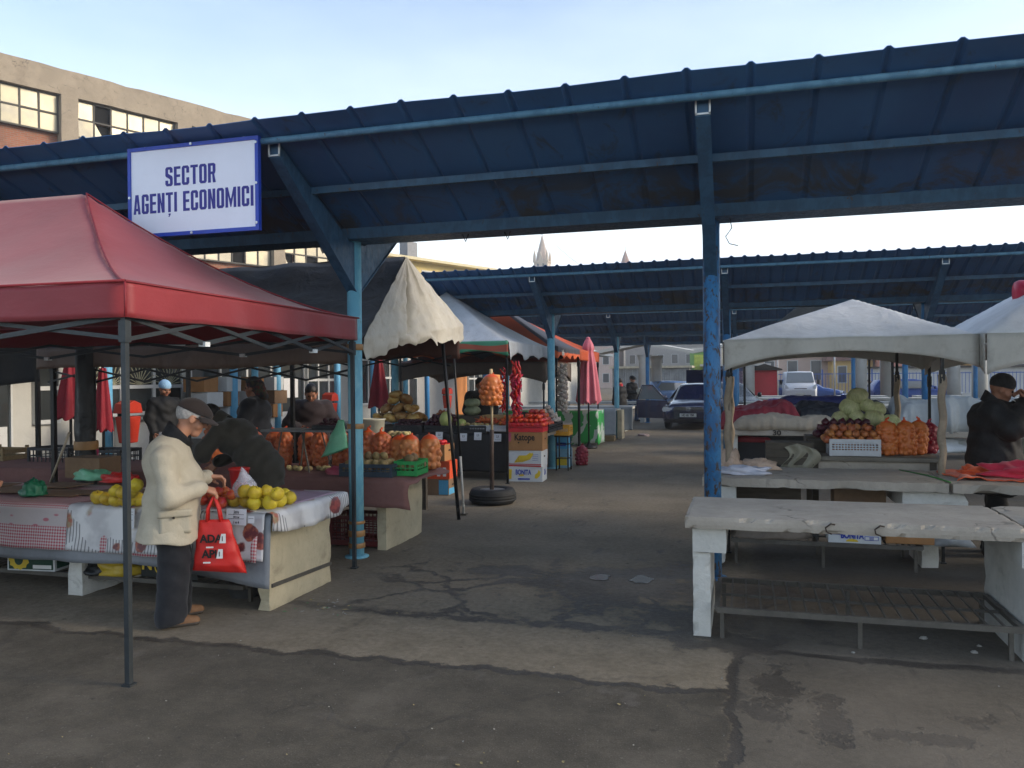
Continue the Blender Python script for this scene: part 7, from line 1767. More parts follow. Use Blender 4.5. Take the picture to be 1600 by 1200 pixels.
# rows of bare white tables farther back
k = 0
lab = []
for row, (y, xs2) in enumerate(((17.9, (.0, 2.6, 5.4)), (21.0, (.1, 2.7, 5.6)), (25.2, (-.2, 2.5, 5.2, 8.2)), (28.6, (.0, 2.8, 6.0, 9.0)), (33.5, (.3, 3.2, 6.2, 9.4, 12.5)), (37, (.5, 3.6, 7.0, 10.2, 13.4)))):
    for j, x in enumerate(xs2):
        t = empty('concrete_table', (x+1.1, y+.4, 0), 'bare white concrete table, %s from the aisle in the %s row behind table 30' % (['first', 'second', 'third', 'fourth', 'fifth'][j], ['first', 'second', 'third', 'fourth', 'fifth', 'sixth'][row]), 'table', 'bare white tables far right')
        MB().box((x, y, .74), (x+2.3, y+.95, .82)).build('table_top', WHITE_T, t); MB().box((x+.15, y+.08, 0), (x+.27, y+.85, .739)).build('leg', WHITE_T, t); MB().box((x+2.0, y+.08, 0), (x+2.12, y+.85, .739)).build('leg', WHITE_T, t)
cover('pale sheet heaped on a far white table', 5.0, 6.6, 21.05, 21.8, .82, .35, PALC, 33); crumple('violet_box', (1.0, 25.6, .82), (.3, .2, .18), M('violet_goods', '#55407a', .6), 'small violet bundle on a far white table', 'bundle', 35)
# white tents at right
WT2 = tarp('white_market_canvas', '#e2e4e6', '#c0c1bf', .12); WTV = tarp('shaded_white_valance', '#c4c1b8', '#9a9488', .14)  # WTV: white canvas greyed, so the valance shade sits in the colour
RAG = M('dirty_rag_wrap', '#8a7d6b', .85, .2, 6, .4, 20, .01, dirt=((.25, .10, .06), .4, 6))
gazebo('large white pop-up tent over the onions and cabbages, rag wrapped legs', -.17, 2.00, 7.95, 10.2, 2.05, 2.50, WT2, .30, (1.12, 1.121), 1.0, (1, 1, 1, 1), BLKSTEEL, vmat=WTV, truss=False, arch=.17, lw=.028, wrap=RAG, sag=-.01, lins=.28)
gazebo('second white pop-up tent, cut off by the right edge', 2.03, 4.5, 7.8, 10.2, 2.05, 2.75, WT2, .36, (3.1, 3.3), .9, (0, 1, 1, 1), BLKSTEEL, vmat=WTV, truss=False, arch=.20, lw=.028, wrap=None, sag=-.01)
gazebo('dark green tent peak rising behind the white tent', .0, 2.6, 15.6, 18.4, 2.35, 3.30, tarp('dark_green_canvas', '#2a2e28', '#20231f', .03), .2, None, 1.25, (1, 1, 1, 1), BLKSTEEL, truss=False)
pb = empty('tent_bag', (2.72, 8.9, 2.36), 'pinkish red rolled tent bag on top of the second white tent', 'bag')
MB().lathe([(.001, -.22), (.10, -.215), (.115, -.18), (.115, .18), (.10, .215), (.001, .22)], (0, 0, 0), 20).build('bag_body', M('pinkish_red_bag', '#bf2748', .45, .08), pb, local=True); pb.rotation_euler = (PI/2, 0, PI/2); pb.location = (2.78, 8.9, 2.50)
bp = empty('tent_pole', (2.0, 6.55, 0), 'black tent pole at the right edge in front of the smoker', 'pole')
MB().tube([(2.02, 6.60, 0), (1.995, 6.55, 2.25)], .022, 10).build('pole', BLKSTEEL, bp); MB().tube([(2.013, 6.58, .95), (2.0, 6.56, 1.75)], .028, 10).build('sleeve', M('grey_rag', '#5d5950', .85, .2), bp)

# the dark blue estate car, tailgate and near-side door open
CARP = NT('dark_blue_car_paint'); CARP.set(col=(.010, .014, .055), rough=.22, metal=.35, spec=.6, coat=.7); CARP = CARP.m
GLS_C = NT('car_glass'); GLS_C.set(col=(.14, .16, .17), rough=.05, spec=1.0); GLS_C = GLS_C.m
CHR = M('chrome', '#b9bcc0', .2, .03, metal=.9); LAMP = M('headlamp_glass', '#b9c0c6', .12, .05, spec=.8); BLKP = M('black_bumper_plastic', '#101113', .5, .1)
PLATE = M('plate_white', '#c9cbc8', .5, .03)
def loft(name, st, mat, parent, n=None):
    """st: (y, [(x,z)...]) half outlines from the sill up to the roof centre, mirrored"""
    mb = MB(); k_ = len(st[0][1]); vs = []
    for y, o in st:
        for x, z in o: vs.append((x, y, z))
        for x, z in reversed(o[:-1]): vs.append((-x, y, z))
    W2 = 2*k_-1
    fs = [(j*W2+i, j*W2+i+1, (j+1)*W2+i+1, (j+1)*W2+i) for j in range(len(st)-1) for i in range(W2-1)]
    mb.add(vs, fs, 0, True); mb.f.append(list(range(W2))); mb.mi.append(0); mb.sm.append(False); mb.f.append([(len(st)-1)*W2+i for i in reversed(range(W2))]); mb.mi.append(0); mb.sm.append(False)
    for j in range(len(st)-1): mb.f.append([j*W2+W2-1, j*W2, (j+1)*W2, (j+1)*W2+W2-1]); mb.mi.append(0); mb.sm.append(False)
    o = mb.build(name, mat, parent, local=True); return o
def sect(wb, zh, zt, wt, zb=.24): return [(wb*.88, zb), (wb*.985, zb+.07), (wb, zb+.30*(zh-zb)+.1), (wb*.995, zh-.10), (wb*.95, zh), (wt+.03, zh+(zt-zh)*.45 if zt-zh > .2 else zh+.005), (wt, zt-.035), (wt*.86, zt-.004), (0, zt+.012)]
def wheel(par, x, y, r=.31, w=.19):
    prof = [(r*.62, -w/2), (r*.92, -w/2), (r, -w/2+.03), (r, w/2-.03), (r*.92, w/2), (r*.62, w/2)]
    wt_ = empty('wheel', (x, y, r)); wt_.parent = par
    me = MB().lathe(prof, (0, 0, 0), 28, cap=False).build('tyre', RUB, wt_, local=True); MB().lathe([(.02, -w*.30), (r*.25, -w*.32), (r*.55, -w*.42), (r*.63, -w*.46), (r*.63, w*.4)], (0, 0, 0), 20).build('rim', RIMG, wt_, local=True)
    wt_.rotation_euler = (0, rad(90), 0)
def car(label, loc, rz, paint, tailgate=False, door=False, detail=True, group=None, plate=None):
    t = empty('parked_car', loc, label, 'car', group)
    st = [(-.02, sect(.66, .56, .62, .50, .30)), (.06, sect(.80, .62, .69, .62, .22)), (.35, sect(.855, .70, .80, .68, .20)), (.9, sect(.87, .82, .90, .70, .20)), (1.22, sect(.873, .87, .955, .68, .20)), (1.75, sect(.873, .90, 1.26, .60, .20)), (2.05, sect(.873, .91, 1.42, .575, .20)), (2.5, sect(.873, .92, 1.475, .575, .20)), (3.5, sect(.873, .93, 1.47, .56, .20)), (4.25, sect(.865, .93, 1.43, .55, .22)), (4.52, sect(.85, .92, 1.12, .60, .26)), (4.66, sect(.78, .80, .86, .62, .32))]
    b = loft('body', st, paint, t)
    def q(pts, name, mat, par=None): return MB().add(pts, [list(range(len(pts)))]).build(name, mat, par or t, local=True, fix=False, solid=.008)
    q([(-.64, 1.27, .972), (.64, 1.27, .972), (.535, 2.03, 1.405), (-.535, 2.03, 1.405)], 'windscreen', GLS_C)
    for s in (-1, 1):
        q([(s*.835, 1.5, .95), (s*.83, 4.15, .965), (s*.60, 4.0, 1.36), (s*.605, 2.1, 1.36)], 'side_window', GLS_C)
        pts = [(.845, .62), (.60, .655), (.585, .56), (.80, .545)]
        MB().prism([(s*.50, .58), (s*.80, .585), (s*.835, .66), (s*.79, .735), (s*.52, .695)], 'y', .03, .20).build('headlight', LAMP, t, local=True)
        m_ = MB().lathe([(.001, -.09), (.06, -.085), (.085, 0), (.06, .085), (.001, .09)], (s*.99, 1.52, 1.0), 12).build('wing_mirror', paint, t, local=True)
        MB().bar((s*.86, 1.5, .95), (s*.95, 1.52, .98), .03).build('mirror_arm', BLKP, m_, local=True)
    for x in (-.76, .76):
        for y in (.85, 3.55): wheel(t, x, y)
    mb = MB().prism([(-.50, .60), (.50, .60), (.44, .73), (-.44, .73)], 'y', -.012, .06); gr = mb.build('grille', BLKP, t, local=True)
    m2 = MB()
    for z in (.60, .645, .69, .735): m2.bar((-.48+(z-.6)*.4, -.016, z), (.48-(z-.6)*.4, -.016, z), .008, .010)
    m2.build('chrome_bars', CHR, gr, local=True)
    ring = [(.062*math.cos(2*PI*k/20), -.026, .668+.062*math.sin(2*PI*k/20)) for k in range(21)]
    m3 = MB().tube(ring, .008, 6, cap=False); m3.tube([(-.03, -.026, .715), (0, -.026, .668), (.03, -.026, .715)], .006, 6); m3.tube([(-.045, -.026, .69), (-.022, -.026, .625), (0, -.026, .662), (.022, -.026, .625), (.045, -.026, .69)], .006, 6)
    if detail: m3.build('emblem', CHR, gr, local=True)
    MB().prism([(-.70, .27), (.70, .27), (.76, .36), (-.76, .36)], 'y', -.03, .02).build('air_intake', BLKP, t, local=True)
    p_ = MB().box((-.26, -.05, .42), (.26, -.035, .53)).build('number_plate', PLATE, t, local=True)
    if plate: ltext(p_, plate, BLK, (0, -.0512, .475), .105, .78, .003)
    if tailgate:
        tg = MB().add([(-.62, 4.15, 1.44), (.62, 4.15, 1.44), (.70, 4.75, 1.93), (-.70, 4.75, 1.93), (.66, 4.95, 1.86), (-.66, 4.95, 1.86)], [(0, 1, 2, 3), (3, 2, 4, 5)]).build('tailgate', paint, t, local=True, fix=False, solid=.05)
        MB().add([(-.54, 4.20, 1.45), (.54, 4.20, 1.45), (.60, 4.66, 1.83), (-.60, 4.66, 1.83)], [(0, 1, 2, 3)]).build('rear_window', M('bright_backed_glass', '#7f8a88', .1, .05, spec=.8), tg, local=True, fix=False, solid=.06)  # pale glass colour paints in the brightness seen through the rear window
    if door:
        dx, dy = -math.cos(rad(12)), math.sin(rad(-6))
        def D(a, z, o=0): return (-.88+dx*a, 1.35+dy*a*1.0+o, z)
        dr = MB(); dr.add([D(0, .30), D(.98, .32), D(1.06, .60), D(1.04, .93), D(0, .90)], [(0, 1, 2, 3, 4)]); dr = dr.build('door', paint, t, local=True, fix=False, solid=.07)
        MB().add([D(.06, .93), D(.98, .96), D(.82, 1.40), D(.52, 1.42)], [(0, 1, 2, 3)]).build('door_window', GLS_C, dr, local=True, fix=False, solid=.012)
        MB().tube([D(.02, .92), D(.50, 1.43), D(.84, 1.42), D(1.02, .95)], .022, 8).build('window_frame', paint, dr, local=True)
    t.rotation_euler.z = rad(rz); return t
car('dark blue estate car facing the camera, tailgate raised and a door open', (-1.68, 26.0, 0), -4, CARP, True, True, plate='HD 85 YBR')
car('dark grey car beyond the main blue post, right of the estate car', (.2, 30.2, 0), 20, M('dark_grey_car_paint', '#1b2026', .3, .05, metal=.3), detail=False)
car('pale blue car behind the walking man', (-6.2, 44, 0), -40, M('pale_blue_car_paint', '#5d83b5', .3, .05, metal=.3), detail=False)
car('bright blue car parked by the far fence at right', (11.4, 49.5, 0), 100, M('bright_blue_car_paint', '#1d3f86', .3, .05, metal=.3), detail=False)
car('deep blue car parked just beyond the white van', (6.0, 53, 0), 80, M('deep_blue_car_paint', '#274884', .3, .05, metal=.3), detail=False)
vn = empty('delivery_van', (3.30, 50.5, 0), 'white delivery van facing the camera behind the white tent', 'van')
VW_ = M('white_van_paint', '#c9cdd2', .35, .04, spec=.5)
def vs_(wb, zh, zt, wt, zb=.3): return [(wb*.9, zb), (wb, zb+.1), (wb, (zb+zh)/2), (wb, zh-.1), (wb*.985, zh), (wt+.02, zh+(zt-zh)*.5), (wt, zt-.06), (wt*.86, zt-.01), (0, zt+.015)]
loft('body', [(0, vs_(.80, .78, .84, .70)), (.10, vs_(.90, .95, 1.05, .80)), (.45, vs_(.95, 1.10, 1.22, .84)), (1.05, vs_(.95, 1.15, 1.88, .78)), (1.4, vs_(.95, 1.16, 1.96, .80)), (4.6, vs_(.95, 1.16, 1.97, .80)), (4.75, vs_(.93, 1.15, 1.9, .78))], VW_, vn)
MB().add([(-.80, .50, 1.31), (.80, .50, 1.31), (.70, 1.01, 1.895), (-.70, 1.01, 1.895)], [(0, 1, 2, 3)]).build('windscreen', GLS_C, vn, local=True, fix=False, solid=.03)
MB().prism([(-.36, .90), (.36, .90), (.34, .955), (-.34, .955)], 'y', .03, .2).build('grille', BLKP, vn, local=True); MB().prism([(-.55, .42), (.55, .42), (.6, .56), (-.6, .56)], 'y', -.03, .1).build('air_intake', BLKP, vn, local=True)
for s in (-1, 1):
    MB().prism([(s*.62, .92), (s*.86, .92), (s*.92, 1.22), (s*.80, 1.16)], 'y', .06, .35).build('headlight', LAMP, vn, local=True); MB().cbox((s*1.07, .95, 1.32), (.16, .10, .30)).build('wing_mirror', BLKP, vn, local=True, bevel=.03)
    for y in (.85, 3.8): wheel(vn, s*.82, y, .33, .2)
MB().box((-.26, -.045, .58), (.26, -.03, .69)).build('number_plate', PLATE, vn, local=True)
# ================================================================== what stands behind the market
# white folded-plate pavilion on round columns
PAVW = M('pavilion_white_concrete', '#b9b7b0', .8, .10, 1.2, .2, 20, .004, dirt=((.22, .21, .19), .3, 1.2)); PAVC = M('pavilion_column', '#aeb0ae', .75, .08, 1.5, dirt=((.24, .23, .21), .3, 2))
pv = empty('market_pavilion', (0, 47, 0), 'white concrete pavilion with a folded zigzag roof on round columns', 'pavilion')
x = -13.2; per_ = 5.35; zig = []
while x < 26: zig += [(x, 2.90), (x+per_/2, 3.42)]; x += per_
mb = MB()
for (a, za), (b, zb) in zip(zig, zig[1:]): mb.add([(a, 42.4, za), (b, 42.4, zb), (b, 47, zb+.15), (a, 47, za+.15), (a, 42.4, za+.16), (b, 42.4, zb+.16), (b, 47, zb+.31), (a, 47, za+.31)], [(0, 1, 2, 3), (7, 6, 5, 4), (0, 4, 5, 1), (1, 5, 6, 2), (2, 6, 7, 3), (3, 7, 4, 0)])
mb.build('folded_roof', PAVW, pv)
for i, (px, yy) in enumerate(((1007, 43.5), (1170, 43.5), (1345, 43.5), (1490, 43.5), (1531, 37.0), (1026, 46), (1385, 46))):
    p = AY(px, 600, yy); MB().lathe([(.31, 0), (.29, 2.55), (.4, 2.9)], (p.x, yy, 0), 20).build('column', PAVC, pv)
# kiosks, red shed, fence
def kiosk(label, x0, x1, y0, y1, h, wall, roofm, door=None, pitch=0, name='kiosk', cat='kiosk', group=None):
    t = empty(name, ((x0+x1)/2, (y0+y1)/2, 0), label, cat, group)
    MB().box((x0, y0, 0), (x1, y1, h)).build('wall', wall, t)
    if pitch: MB().prism([(x0-.25, h), (x1+.25, h-.0), (x1+.25, h+.06), ((x0+x1)/2, h+pitch), (x0-.25, h+.06)], 'y', y0-.3, y1+.3).build('roof', roofm, t)
    else: MB().box((x0-.2, y0-.25, h), (x1+.2, y1+.2, h+.14)).build('roof', roofm, t)
    if door: MB().box((x0+.3, y0-.03, .1), (x1-.3, y0, h-.35)).build('shutter', door, t)
    return t
CORR = NT('corrugated_grey'); k1, k2, k3 = CORR.sep(CORR.coord()); kw = CORR.math('SINE', CORR.math('MULTIPLY', k1, 40)); CORR.set(col=CORR.mix(CORR.rampf(CORR.noise(2), .3, .7), srgb('#8f9496'), srgb('#767b7d')), rough=.5, metal=.3); CORR.bump(kw, .5, .02); CORR = CORR.m
REDS = M('red_shed_boards', '#b5323a', .7, .08, 2); DKR = M('dark_roof', '#3a3532', .8, .1); RTILE = M('brown_roof_tiles', '#6e4f44', .85, .15, 3)
kiosk('red wooden shed left of the white van', .45, 1.72, 44, 47, 2.0, REDS, DKR, None, .35, 'market_shed', 'shed')
kiosk('grey corrugated kiosk with cream fascia behind the walking man', -8.5, -3.4, 54, 57, 2.3, CORR, M('cream_fascia', '#b8af98', .7), CORR)
kiosk('kiosk with green front beside the white column', -3.6, -1.9, 58, 61, 3.6, M('green_panel', '#6f9a5a', .6, .08), PAVW, M('yellow_green_panel', '#a9b650', .6)); kiosk('dark blue shop booth hung with coloured goods behind the estate car', -2.6, 1.6, 56, 59, 2.4, M('dark_blue_booth', '#26375e', .6, .2, 4), PAVW, M('goods_front', '#5a4a5e', .7, .5, 7))
kiosk('long white wall of a low building behind the far fence at right', 9, 24, 66, 72, 2.2, WALLW, DKR, None, 0, 'low_building', 'building')
fb = empty('metal_fence', (7, 56, 0), 'tall blue metal bar fence beyond the parked cars', 'fence')
FEN = M('blue_fence_paint', '#2c559c', .5, .1)
mb = MB()
for i in range(90): x = 2+.2*i; mb.cbox((x, 56, 1.0), (.03, .03, 1.7))
mb.build('bars', FEN, fb)
mb = MB(); mb.cbox((11, 56, .25), (18, .04, .05)); mb.cbox((11, 56, 1.8), (18, .04, .05)); mb.build('rail', FEN, fb)
for i in range(7): MB().cbox((2+3*i, 56, 1.05), (.08, .08, 2.1)).build('post', FEN, fb)
MB().box((2, 55.7, 0), (20, 55.95, .55)).build('base_wall', WALLW, fb)
for i, px in enumerate((1215, 1304, 1376)): p = AY(px, 600, 50); MB().tube([(p.x, 50, 0), (p.x, 50, 3.6)], .045, 8).build('pole', M('pale_pole', '#a9adaf', .5), label=['pale pole left of the white van', 'pale pole right of the white van', 'pale pole by the stooping worker'][i], cat='pole', group='pale poles by the fence')
# houses and blocks
GLW = M('house_window_glass', '#3a4046', .2, .1, spec=.6)
def house(label, x0, x1, y0, y1, h, wall, roofm, pitch, wins=3, floors=2, name='house', cat='house', group=None, flat=False, rz=0, chim=0, base=0):
    t = empty(name, ((x0+x1)/2, (y0+y1)/2, base), label, cat, group)
    cx_, cy_ = (x0+x1)/2, (y0+y1)/2
    X0, X1, Y0, Y1 = x0-cx_, x1-cx_, y0-cy_, y1-cy_
    MB().box((X0, Y0, -base-.3 if base else 0), (X1, Y1, h)).build('wall', wall, t, local=True)
    if flat: MB().box((X0-.4, Y0-.4, h), (X1+.4, Y1+.4, h+.4)).build('roof', roofm, t, local=True)
    else: rf = MB().add([(X0-.6, Y0-.6, h-.1), (X1+.6, Y0-.6, h-.1), (X1+.6, Y1+.6, h-.1), (X0-.6, Y1+.6, h-.1), (X0+(X1-X0)*.25, 0, h+pitch), (X1-(X1-X0)*.25, 0, h+pitch)], [(0, 1, 5, 4), (1, 2, 5), (2, 3, 4, 5), (3, 0, 4), (3, 2, 1, 0)]).build('roof', roofm, t, local=True)
    fh = h/floors
    for f in range(floors):
        for i in range(wins):
            w = (X1-X0)/wins; x = X0+w*(i+.5); z = f*fh+fh*.32
            fm = MB().box((x-w*.24, Y0-.06, z-.06), (x+w*.24, Y0+.02, z+fh*.48+.06)).build('window', FRAMEW, t, local=True); MB().box((x-w*.20, Y0-.10, z), (x+w*.20, Y0-.061, z+fh*.48)).build('pane', GLW, fm, local=True)
    for i in range(chim): MB().box((X0+(X1-X0)*(.35+.3*i)-.3, -.3, h), (X0+(X1-X0)*(.35+.3*i)+.3, .3, h+pitch+.8)).build('chimney', RTILE, t, local=True)
    t.rotation_euler.z = rad(rz); return t
YLW = M('yellow_render', '#c2a566', .8, .06, 1); PNK = M('pink_render', '#b97f70', .8, .06, 1); OCH = M('ochre_render', '#b08c54', .8, .06, 1); GRW = M('grey_render_block', '#9b9a98', .8, .06, 1); PALY = M('pale_yellow_render', '#c4b78e', .8, .05, 1); PALP = M('pale_pinkish_render', '#bda79c', .8, .05, 1)
house('pink house with a brown roof behind the far fence', 12.0, 18.2, 80, 88, 4.2, PNK, RTILE, 3.6, 4, 1, chim=1)
house('yellow house with brown eaves above the stooping worker', 19.0, 27.5, 78, 86, 6.4, OCH, RTILE, 2.6, 3, 2); house('low ochre house left of the pink one', 8.2, 11.8, 82, 90, 3.2, YLW, RTILE, 3.0, 2, 1); house('house with a broad brown roof behind the red shed', 1.5, 8.2, 86, 96, 4.0, PALP, RTILE, 5.0, 3, 1)
for i, (x0, x1, y0, h, m, l) in enumerate(((-34, -20, 128, 14.5, PALP, 'pale pinkish apartment block left of the aisle end, flat roofed'), (-19, -5, 135, 15.0, GRW, 'grey apartment block over the walking man'), (-3, 14, 125, 14, PALY, 'pale yellow apartment block beyond the main blue post'), (16, 33, 130, 15, PALP, 'pale pink apartment block above the white van'), (35, 52, 122, 14.2, YLW, 'yellow apartment block behind the white tent peak'), (54, 74, 128, 14.5, GRW, 'grey apartment block farthest right'))):
    house(l, x0, x1, y0, y0+12, h, m, DKR, 0, 6, 5, 'apartment_block', 'building', 'apartment blocks behind the market', True)
# wooded hill
hb = MB()
def hf(u, v):
    x = -260+620*u; y = 170+260*v
    return (x, y, -1+(17+7*nz(x*.012, y*.012)+2.5*nz(x*.05, y*.05, 4)+1.2*nz(x*.15, y*.15, 4))*math.sin(PI*min(1, v*1.15)*.5)*max(0.2, min(1, (x+110)/120)))
hb.grid(hf, 130, 50); hb.build('hill', M('bare_wooded_hill', '#6f665c', .95, .25, .12, .5, .5, .6, dirt=((.10, .11, .07), .4, .05)), kind='structure')
# church spires
STN = M('church_stone', '#bfae98', .85, .06, .5); SLT = M('spire_slate', '#a8978a', .8, .08, .5); STD = M('brown_spire', '#8f6f62', .8, .08, .5)
def spire(label, px, ypx_tip, ypx_base, ypx_wall, Y, w, slate, full=True):
    tip = AY(px, ypx_tip, Y); b = AY(px, ypx_base, Y); t = empty('church_tower', (tip.x, Y, 0), label, 'church tower', 'church towers on the skyline')
    x = tip.x; zt, zb = tip.z, b.z
    MB().box((x-w/2, Y-w/2, 0), (x+w/2, Y+w/2, zb)).build('tower', STN, t)
    MB().box((x-w*.56, Y-w*.56, zb), (x+w*.56, Y+w*.56, zb+w*.10)).build('cornice', STN, t)
    MB().lathe([(w*.50, 0), (w*.30, (zt-zb)*.45), (w*.03, (zt-zb))], (x, Y, zb+w*.10), 8, sm=False).build('spire', slate, t)
    MB().tube([(x, Y, zt+.2), (x, Y, zt+w*.55)], w*.02, 6).build('cross', DKR, t)
    if full:
        for a in (-1, 1):
            for c_ in (-1, 1): MB().lathe([(w*.10, 0), (w*.10, w*.35), (.001, w*.85)], (x+a*w*.46, Y+c_*w*.46, zb+w*.10), 6, sm=False).build('pinnacle', STN, t)
        for a in (-.2, .2): MB().box((x+a*w-w*.07, Y-w/2-.05, zb-w*.55), (x+a*w+w*.07, Y-w/2, zb-w*.1)).build('belfry_opening', GLW, t)
        MB().prism([(x-w*.16, zb+w*.1), (x+w*.16, zb+w*.1), (x, zb+w*.75)], 'y', Y-w*.53, Y-w*.3).build('gablet', STN, t)
spire('pale stone church tower with a slender spire, seen in the gap between canopies', 847, 370, 411, 425, 240, 4.3, SLT)
spire('small brown church spire right of the pale one', 977, 393, 414, 425, 260, 3.2, STD, False)
# old factory on the left
BRICK = NT('factory_brick'); kb = BRICK.node('ShaderNodeTexBrick'); BRICK.l.new(BRICK.mapping(BRICK.coord(), rot=(PI/2, 0, 0)), kb.inputs['Vector']); kb.inputs['Scale'].default_value = 1.0
for nm, v in (('Brick Width', .26), ('Row Height', .085), ('Mortar Size', .010)): kb.inputs[nm].default_value = v
kb.inputs['Color1'].default_value = (.25, .085, .045, 1); kb.inputs['Color2'].default_value = (.33, .12, .065, 1); kb.inputs['Mortar'].default_value = (.22, .18, .14, 1)
BRICK.set(col=BRICK.mix(BRICK.rampf(BRICK.noise(.8, 5), .45, .7, 0, .4), kb.outputs[0], (.13, .075, .05)), rough=.9); BRICK = BRICK.m
FCON = M('factory_concrete', '#938674', .9, .12, .8, .4, 9, .02, dirt=((.15, .115, .08), .6, .8)); crackle(FCON, .8); FMUL = M('factory_mullion', '#4a463f', .7, .1)
FGL = NT('factory_glass'); kg = FGL.noise(.7, 3, .5); FGL.set(col=FGL.mix(FGL.rampf(kg, .4, .6), (.34, .30, .20), (.24, .22, .17)), rough=.32, metal=.25, spec=.5); FGL.bump(FGL.noise(.9, 2, .5), .25, .05); FGL = FGL.m
VOID = M('broken_void', '#0c0b0a', .9, .02)
A0 = Vector((-28.4, 28.2, 0)); fd_ = Vector((.42, .9, 0)).normalized(); fang = math.atan2(fd_.y, fd_.x)
fc = empty('factory_building', A0, 'old brick and concrete factory with broken glazing above the red tent', 'building'); 
def fbx(lo, hi, mb): return mb.box(lo, hi)      # local: x along the facade, y into the building
MB().box((-22, .35, 0), (15.4, 16, 15.0)).build('wall', BRICK, fc, local=True)
mb = MB(); rough_slab(mb, (-22, -.12, 14.19), (15.4, 16, 15.32), .7, .02, .04, 71); rough_slab(mb, (-22.0, .02, 10.35), (15.4, .34, 11.05), .9, .02, .03, 73) ; mb.build('parapet', FCON, fc, local=True)
for i in range(-4, 3): rough_slab(MB(), (.2+5.2*i-.36, -.22, 0), (.2+5.2*i+.36, .34, 14.18), .5, .03, .05, 80+i).build('pilaster', FCON, fc, local=True)
rnd = random.Random(5)
FGL2 = FGL.copy(); FGL2.name = 'factory_glass_pale'
for i in range(-3, 3):
    x0, x1 = .2+5.2*i+.38, .2+5.2*(i+1)-.38
    for z0, z1, rows in ((12.55, 14.17, 2), (7.75, 9.45, 2)):
        fr_ = MB(); n = 6
        for k in range(n+1): x = x0+(x1-x0)*k/n; fr_.box((x-.035, .10, z0), (x+.035, .20, z1))
        for k in range(rows+1): z = z0+(z1-z0)*k/rows; fr_.box((x0, .09, z-.035), (x1, .21, z+.035))
        w = fr_.build('window', FMUL, fc, local=True)
        for k in range(n):
            for r_ in range(rows):
                xa_, xb_ = x0+(x1-x0)*k/n+.035, x0+(x1-x0)*(k+1)/n-.035; za_, zb_ = z0+(z1-z0)*r_/rows+.035, z0+(z1-z0)*(r_+1)/rows-.035
                q = rnd.random(); tilt = rnd.uniform(-.012, .012); t2_ = rnd.uniform(-.012, .012)
                if q < .07: MB().box((xa_, .24, za_), (xb_, .26, zb_)).build('broken_pane', VOID, w, local=True)
                elif q < .14: MB().add([(xa_, .15, za_), (xb_, .15, za_), (xb_, .15, za_+.5*(zb_-za_)), ((xa_+xb_)/2, .15, za_+.25*(zb_-za_)), (xa_, .15, zb_)], [(0, 1, 2, 3, 4)]).build('pane', FGL, w, local=True, fix=False, solid=.01); MB().box((xa_, .30, za_), (xb_, .32, zb_)).build('broken_pane', VOID, w, local=True)
                else: MB().add([(xa_, .14+tilt, za_), (xb_, .14-tilt, za_), (xb_, .14-tilt+t2_, zb_), (xa_, .14+tilt+t2_, zb_)], [(0, 1, 2, 3)]).build('pane', FGL if q < .6 else FGL2, w, local=True, fix=False, solid=.01)
fc.rotation_euler.z = fang
# yellow apartment house in the gap over the white gable
yb = empty('apartment_house', (0, 0, 0), 'yellow apartment house with deep eaves seen over the white gable sheet', 'building')
ypt = ray(646, 404); ypt = ypt*(62/ypt.y); ypos = Vector((ypt.x, 62, 0)); zr = 12.0
MB().box((-14, 0, 0), (11, 10, zr-.5)).build('wall', M('sunny_yellow_render', '#d3bd7c', .8, .05, 1), yb, local=True)
MB().box((-14.6, -1.1, zr-.5), (11.5, 10.6, zr-.28)).build('eaves', M('cream_eaves', '#c9bd98', .7, .04), yb, local=True)
MB().prism([(-1.1, zr-.279), (10.6, zr-.279), (5, zr+.9)], 'x', -14.6, 11.5).build('roof', M('grey_roof', '#8d8a80', .7, .08), yb, local=True)
MB().box((11, .8, 0), (22, 9, zr-1.2)).build('side_wing', M('pale_wing_render', '#cdbf92', .8, .05, 1), yb, local=True)
MB().box((-.2, .5, zr-.2), (.9, 1.5, zr+1.25)).build('chimney', M('grey_chimney', '#8a8a8a', .8, .08), yb, local=True)
for x in (-11, -7, -3, 1.5, 4.2, 8): w = MB().box((x-.6, -.04, zr-2.6), (x+.6, .02, zr-1.1)).build('window', FRAMEW, yb, local=True); MB().box((x-.5, -.07, zr-2.5), (x+.5, -.041, zr-1.2)).build('pane', GLW, w, local=True)
yb.location = ypos; yb.rotation_euler.z = fang
# overhead cable and its light pole, beyond the second canopy
c0, c1 = AY(868, 383, 60), AY(985, 470, 36)
tag(MB().tube([c0, c0.lerp(c1, .33)-Vector((0, 0, .12)), c0.lerp(c1, .66)-Vector((0, 0, .12)), c1], .012, 5).build('cable', BLKSTEEL), 'thin sagging overhead cable beside the church spire', 'cable')
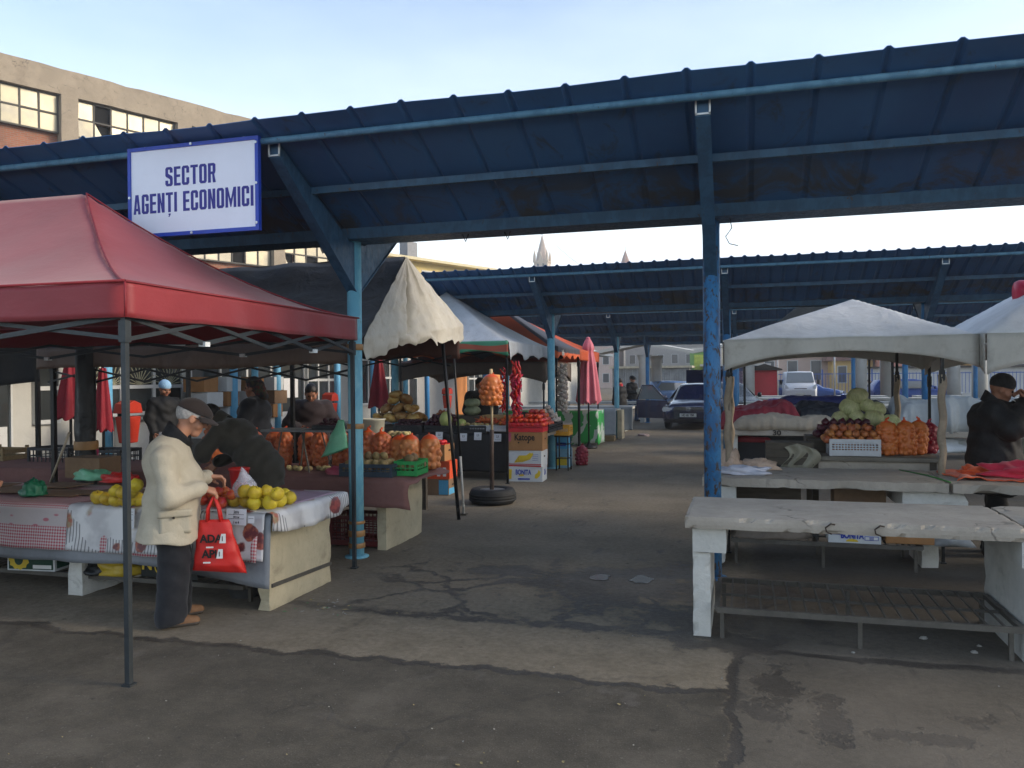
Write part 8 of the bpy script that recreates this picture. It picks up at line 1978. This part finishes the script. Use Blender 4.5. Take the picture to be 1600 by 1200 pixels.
# litter on the ground
rl = random.Random(3)
lm = [M('dusty_paper_scraps', '#8f8c84', .8), M('straw_litter', '#9a8a5e', .8), M('green_litter', '#4c7a4c', .7)]
mb = MB()
for i in range(150):
    x, y = rl.uniform(-3.4, 2.2), rl.uniform(2.0, 6.5)
    if rl.random() < .55: x, y = rl.uniform(-3.2, 0), rl.uniform(2.2, 4.3)
    s_ = rl.uniform(.003, .007)*(2.2 if rl.random() < .06 else 1); a = rl.uniform(0, 6.28); z = .004
    e = rl.uniform(.5, 1); mb.add([(x+s_*math.cos(a), y+s_*math.sin(a), z), (x-s_*e*math.sin(a), y+s_*e*math.cos(a), z+.004), (x-s_*math.cos(a), y-s_*math.sin(a), z+.002), (x+s_*e*math.sin(a), y-s_*e*math.cos(a), z)], [(0, 1, 2, 3)], rl.choice((0, 0, 0, 1, 1)))
for i in range(46):
    x, y = -3.05+rl.uniform(-.2, .28), 5.35+rl.uniform(-.2, .3); s_ = rl.uniform(.004, .035); a = rl.uniform(0, 6.28)
    mb.add([(x+s_*math.cos(a), y+s_*math.sin(a), .004), (x-.005*math.sin(a), y+.005*math.cos(a), .008), (x-s_*math.cos(a), y-s_*math.sin(a), .006), (x+.005*math.sin(a), y-.005*math.cos(a), .004)], [(0, 1, 2, 3)], rl.choice((0, 0, 1, 2)))
mb.build('litter', lm, label='scraps of paper and straw scattered over the paving', cat='litter', kind='stuff', origin=(0, 0, 0))
for i, (px, py, s_) in enumerate(((1443, 998, .035), (1522, 1020, .03), (1530, 1010, .02), (1333, 1020, .015))):
    g0 = G(px, py); crumple('paper_scrap', (g0.x, g0.y, 0), (s_*.62, s_*.45, s_*.4), lm[0], ['white scrap of paper under the steel rack, left', 'white scrap of paper at right of the damp strip', 'tiny white scrap beside another at right', 'tiny white scrap on the damp strip'][i], 'litter', 70+i, 'paper scraps by the right table')
# ================================================================== hazy winter air
HZ = bpy.data.materials.new('haze_air'); HZ.use_nodes = True
_hn = HZ.node_tree.nodes; _hn.remove(_hn['Principled BSDF']); _pv = _hn.new('ShaderNodeVolumePrincipled')
_pv.inputs['Density'].default_value = .0013; _pv.inputs['Color'].default_value = (.93, .93, .94, 1); _pv.inputs['Anisotropy'].default_value = .2
HZ.node_tree.links.new(_pv.outputs[0], _hn['Material Output'].inputs['Volume'])
MB().box((-345, -75, -1.5), (395, 485, 62)).build('haze', HZ, kind='stuff', label='pale winter haze over the whole market', cat='haze')
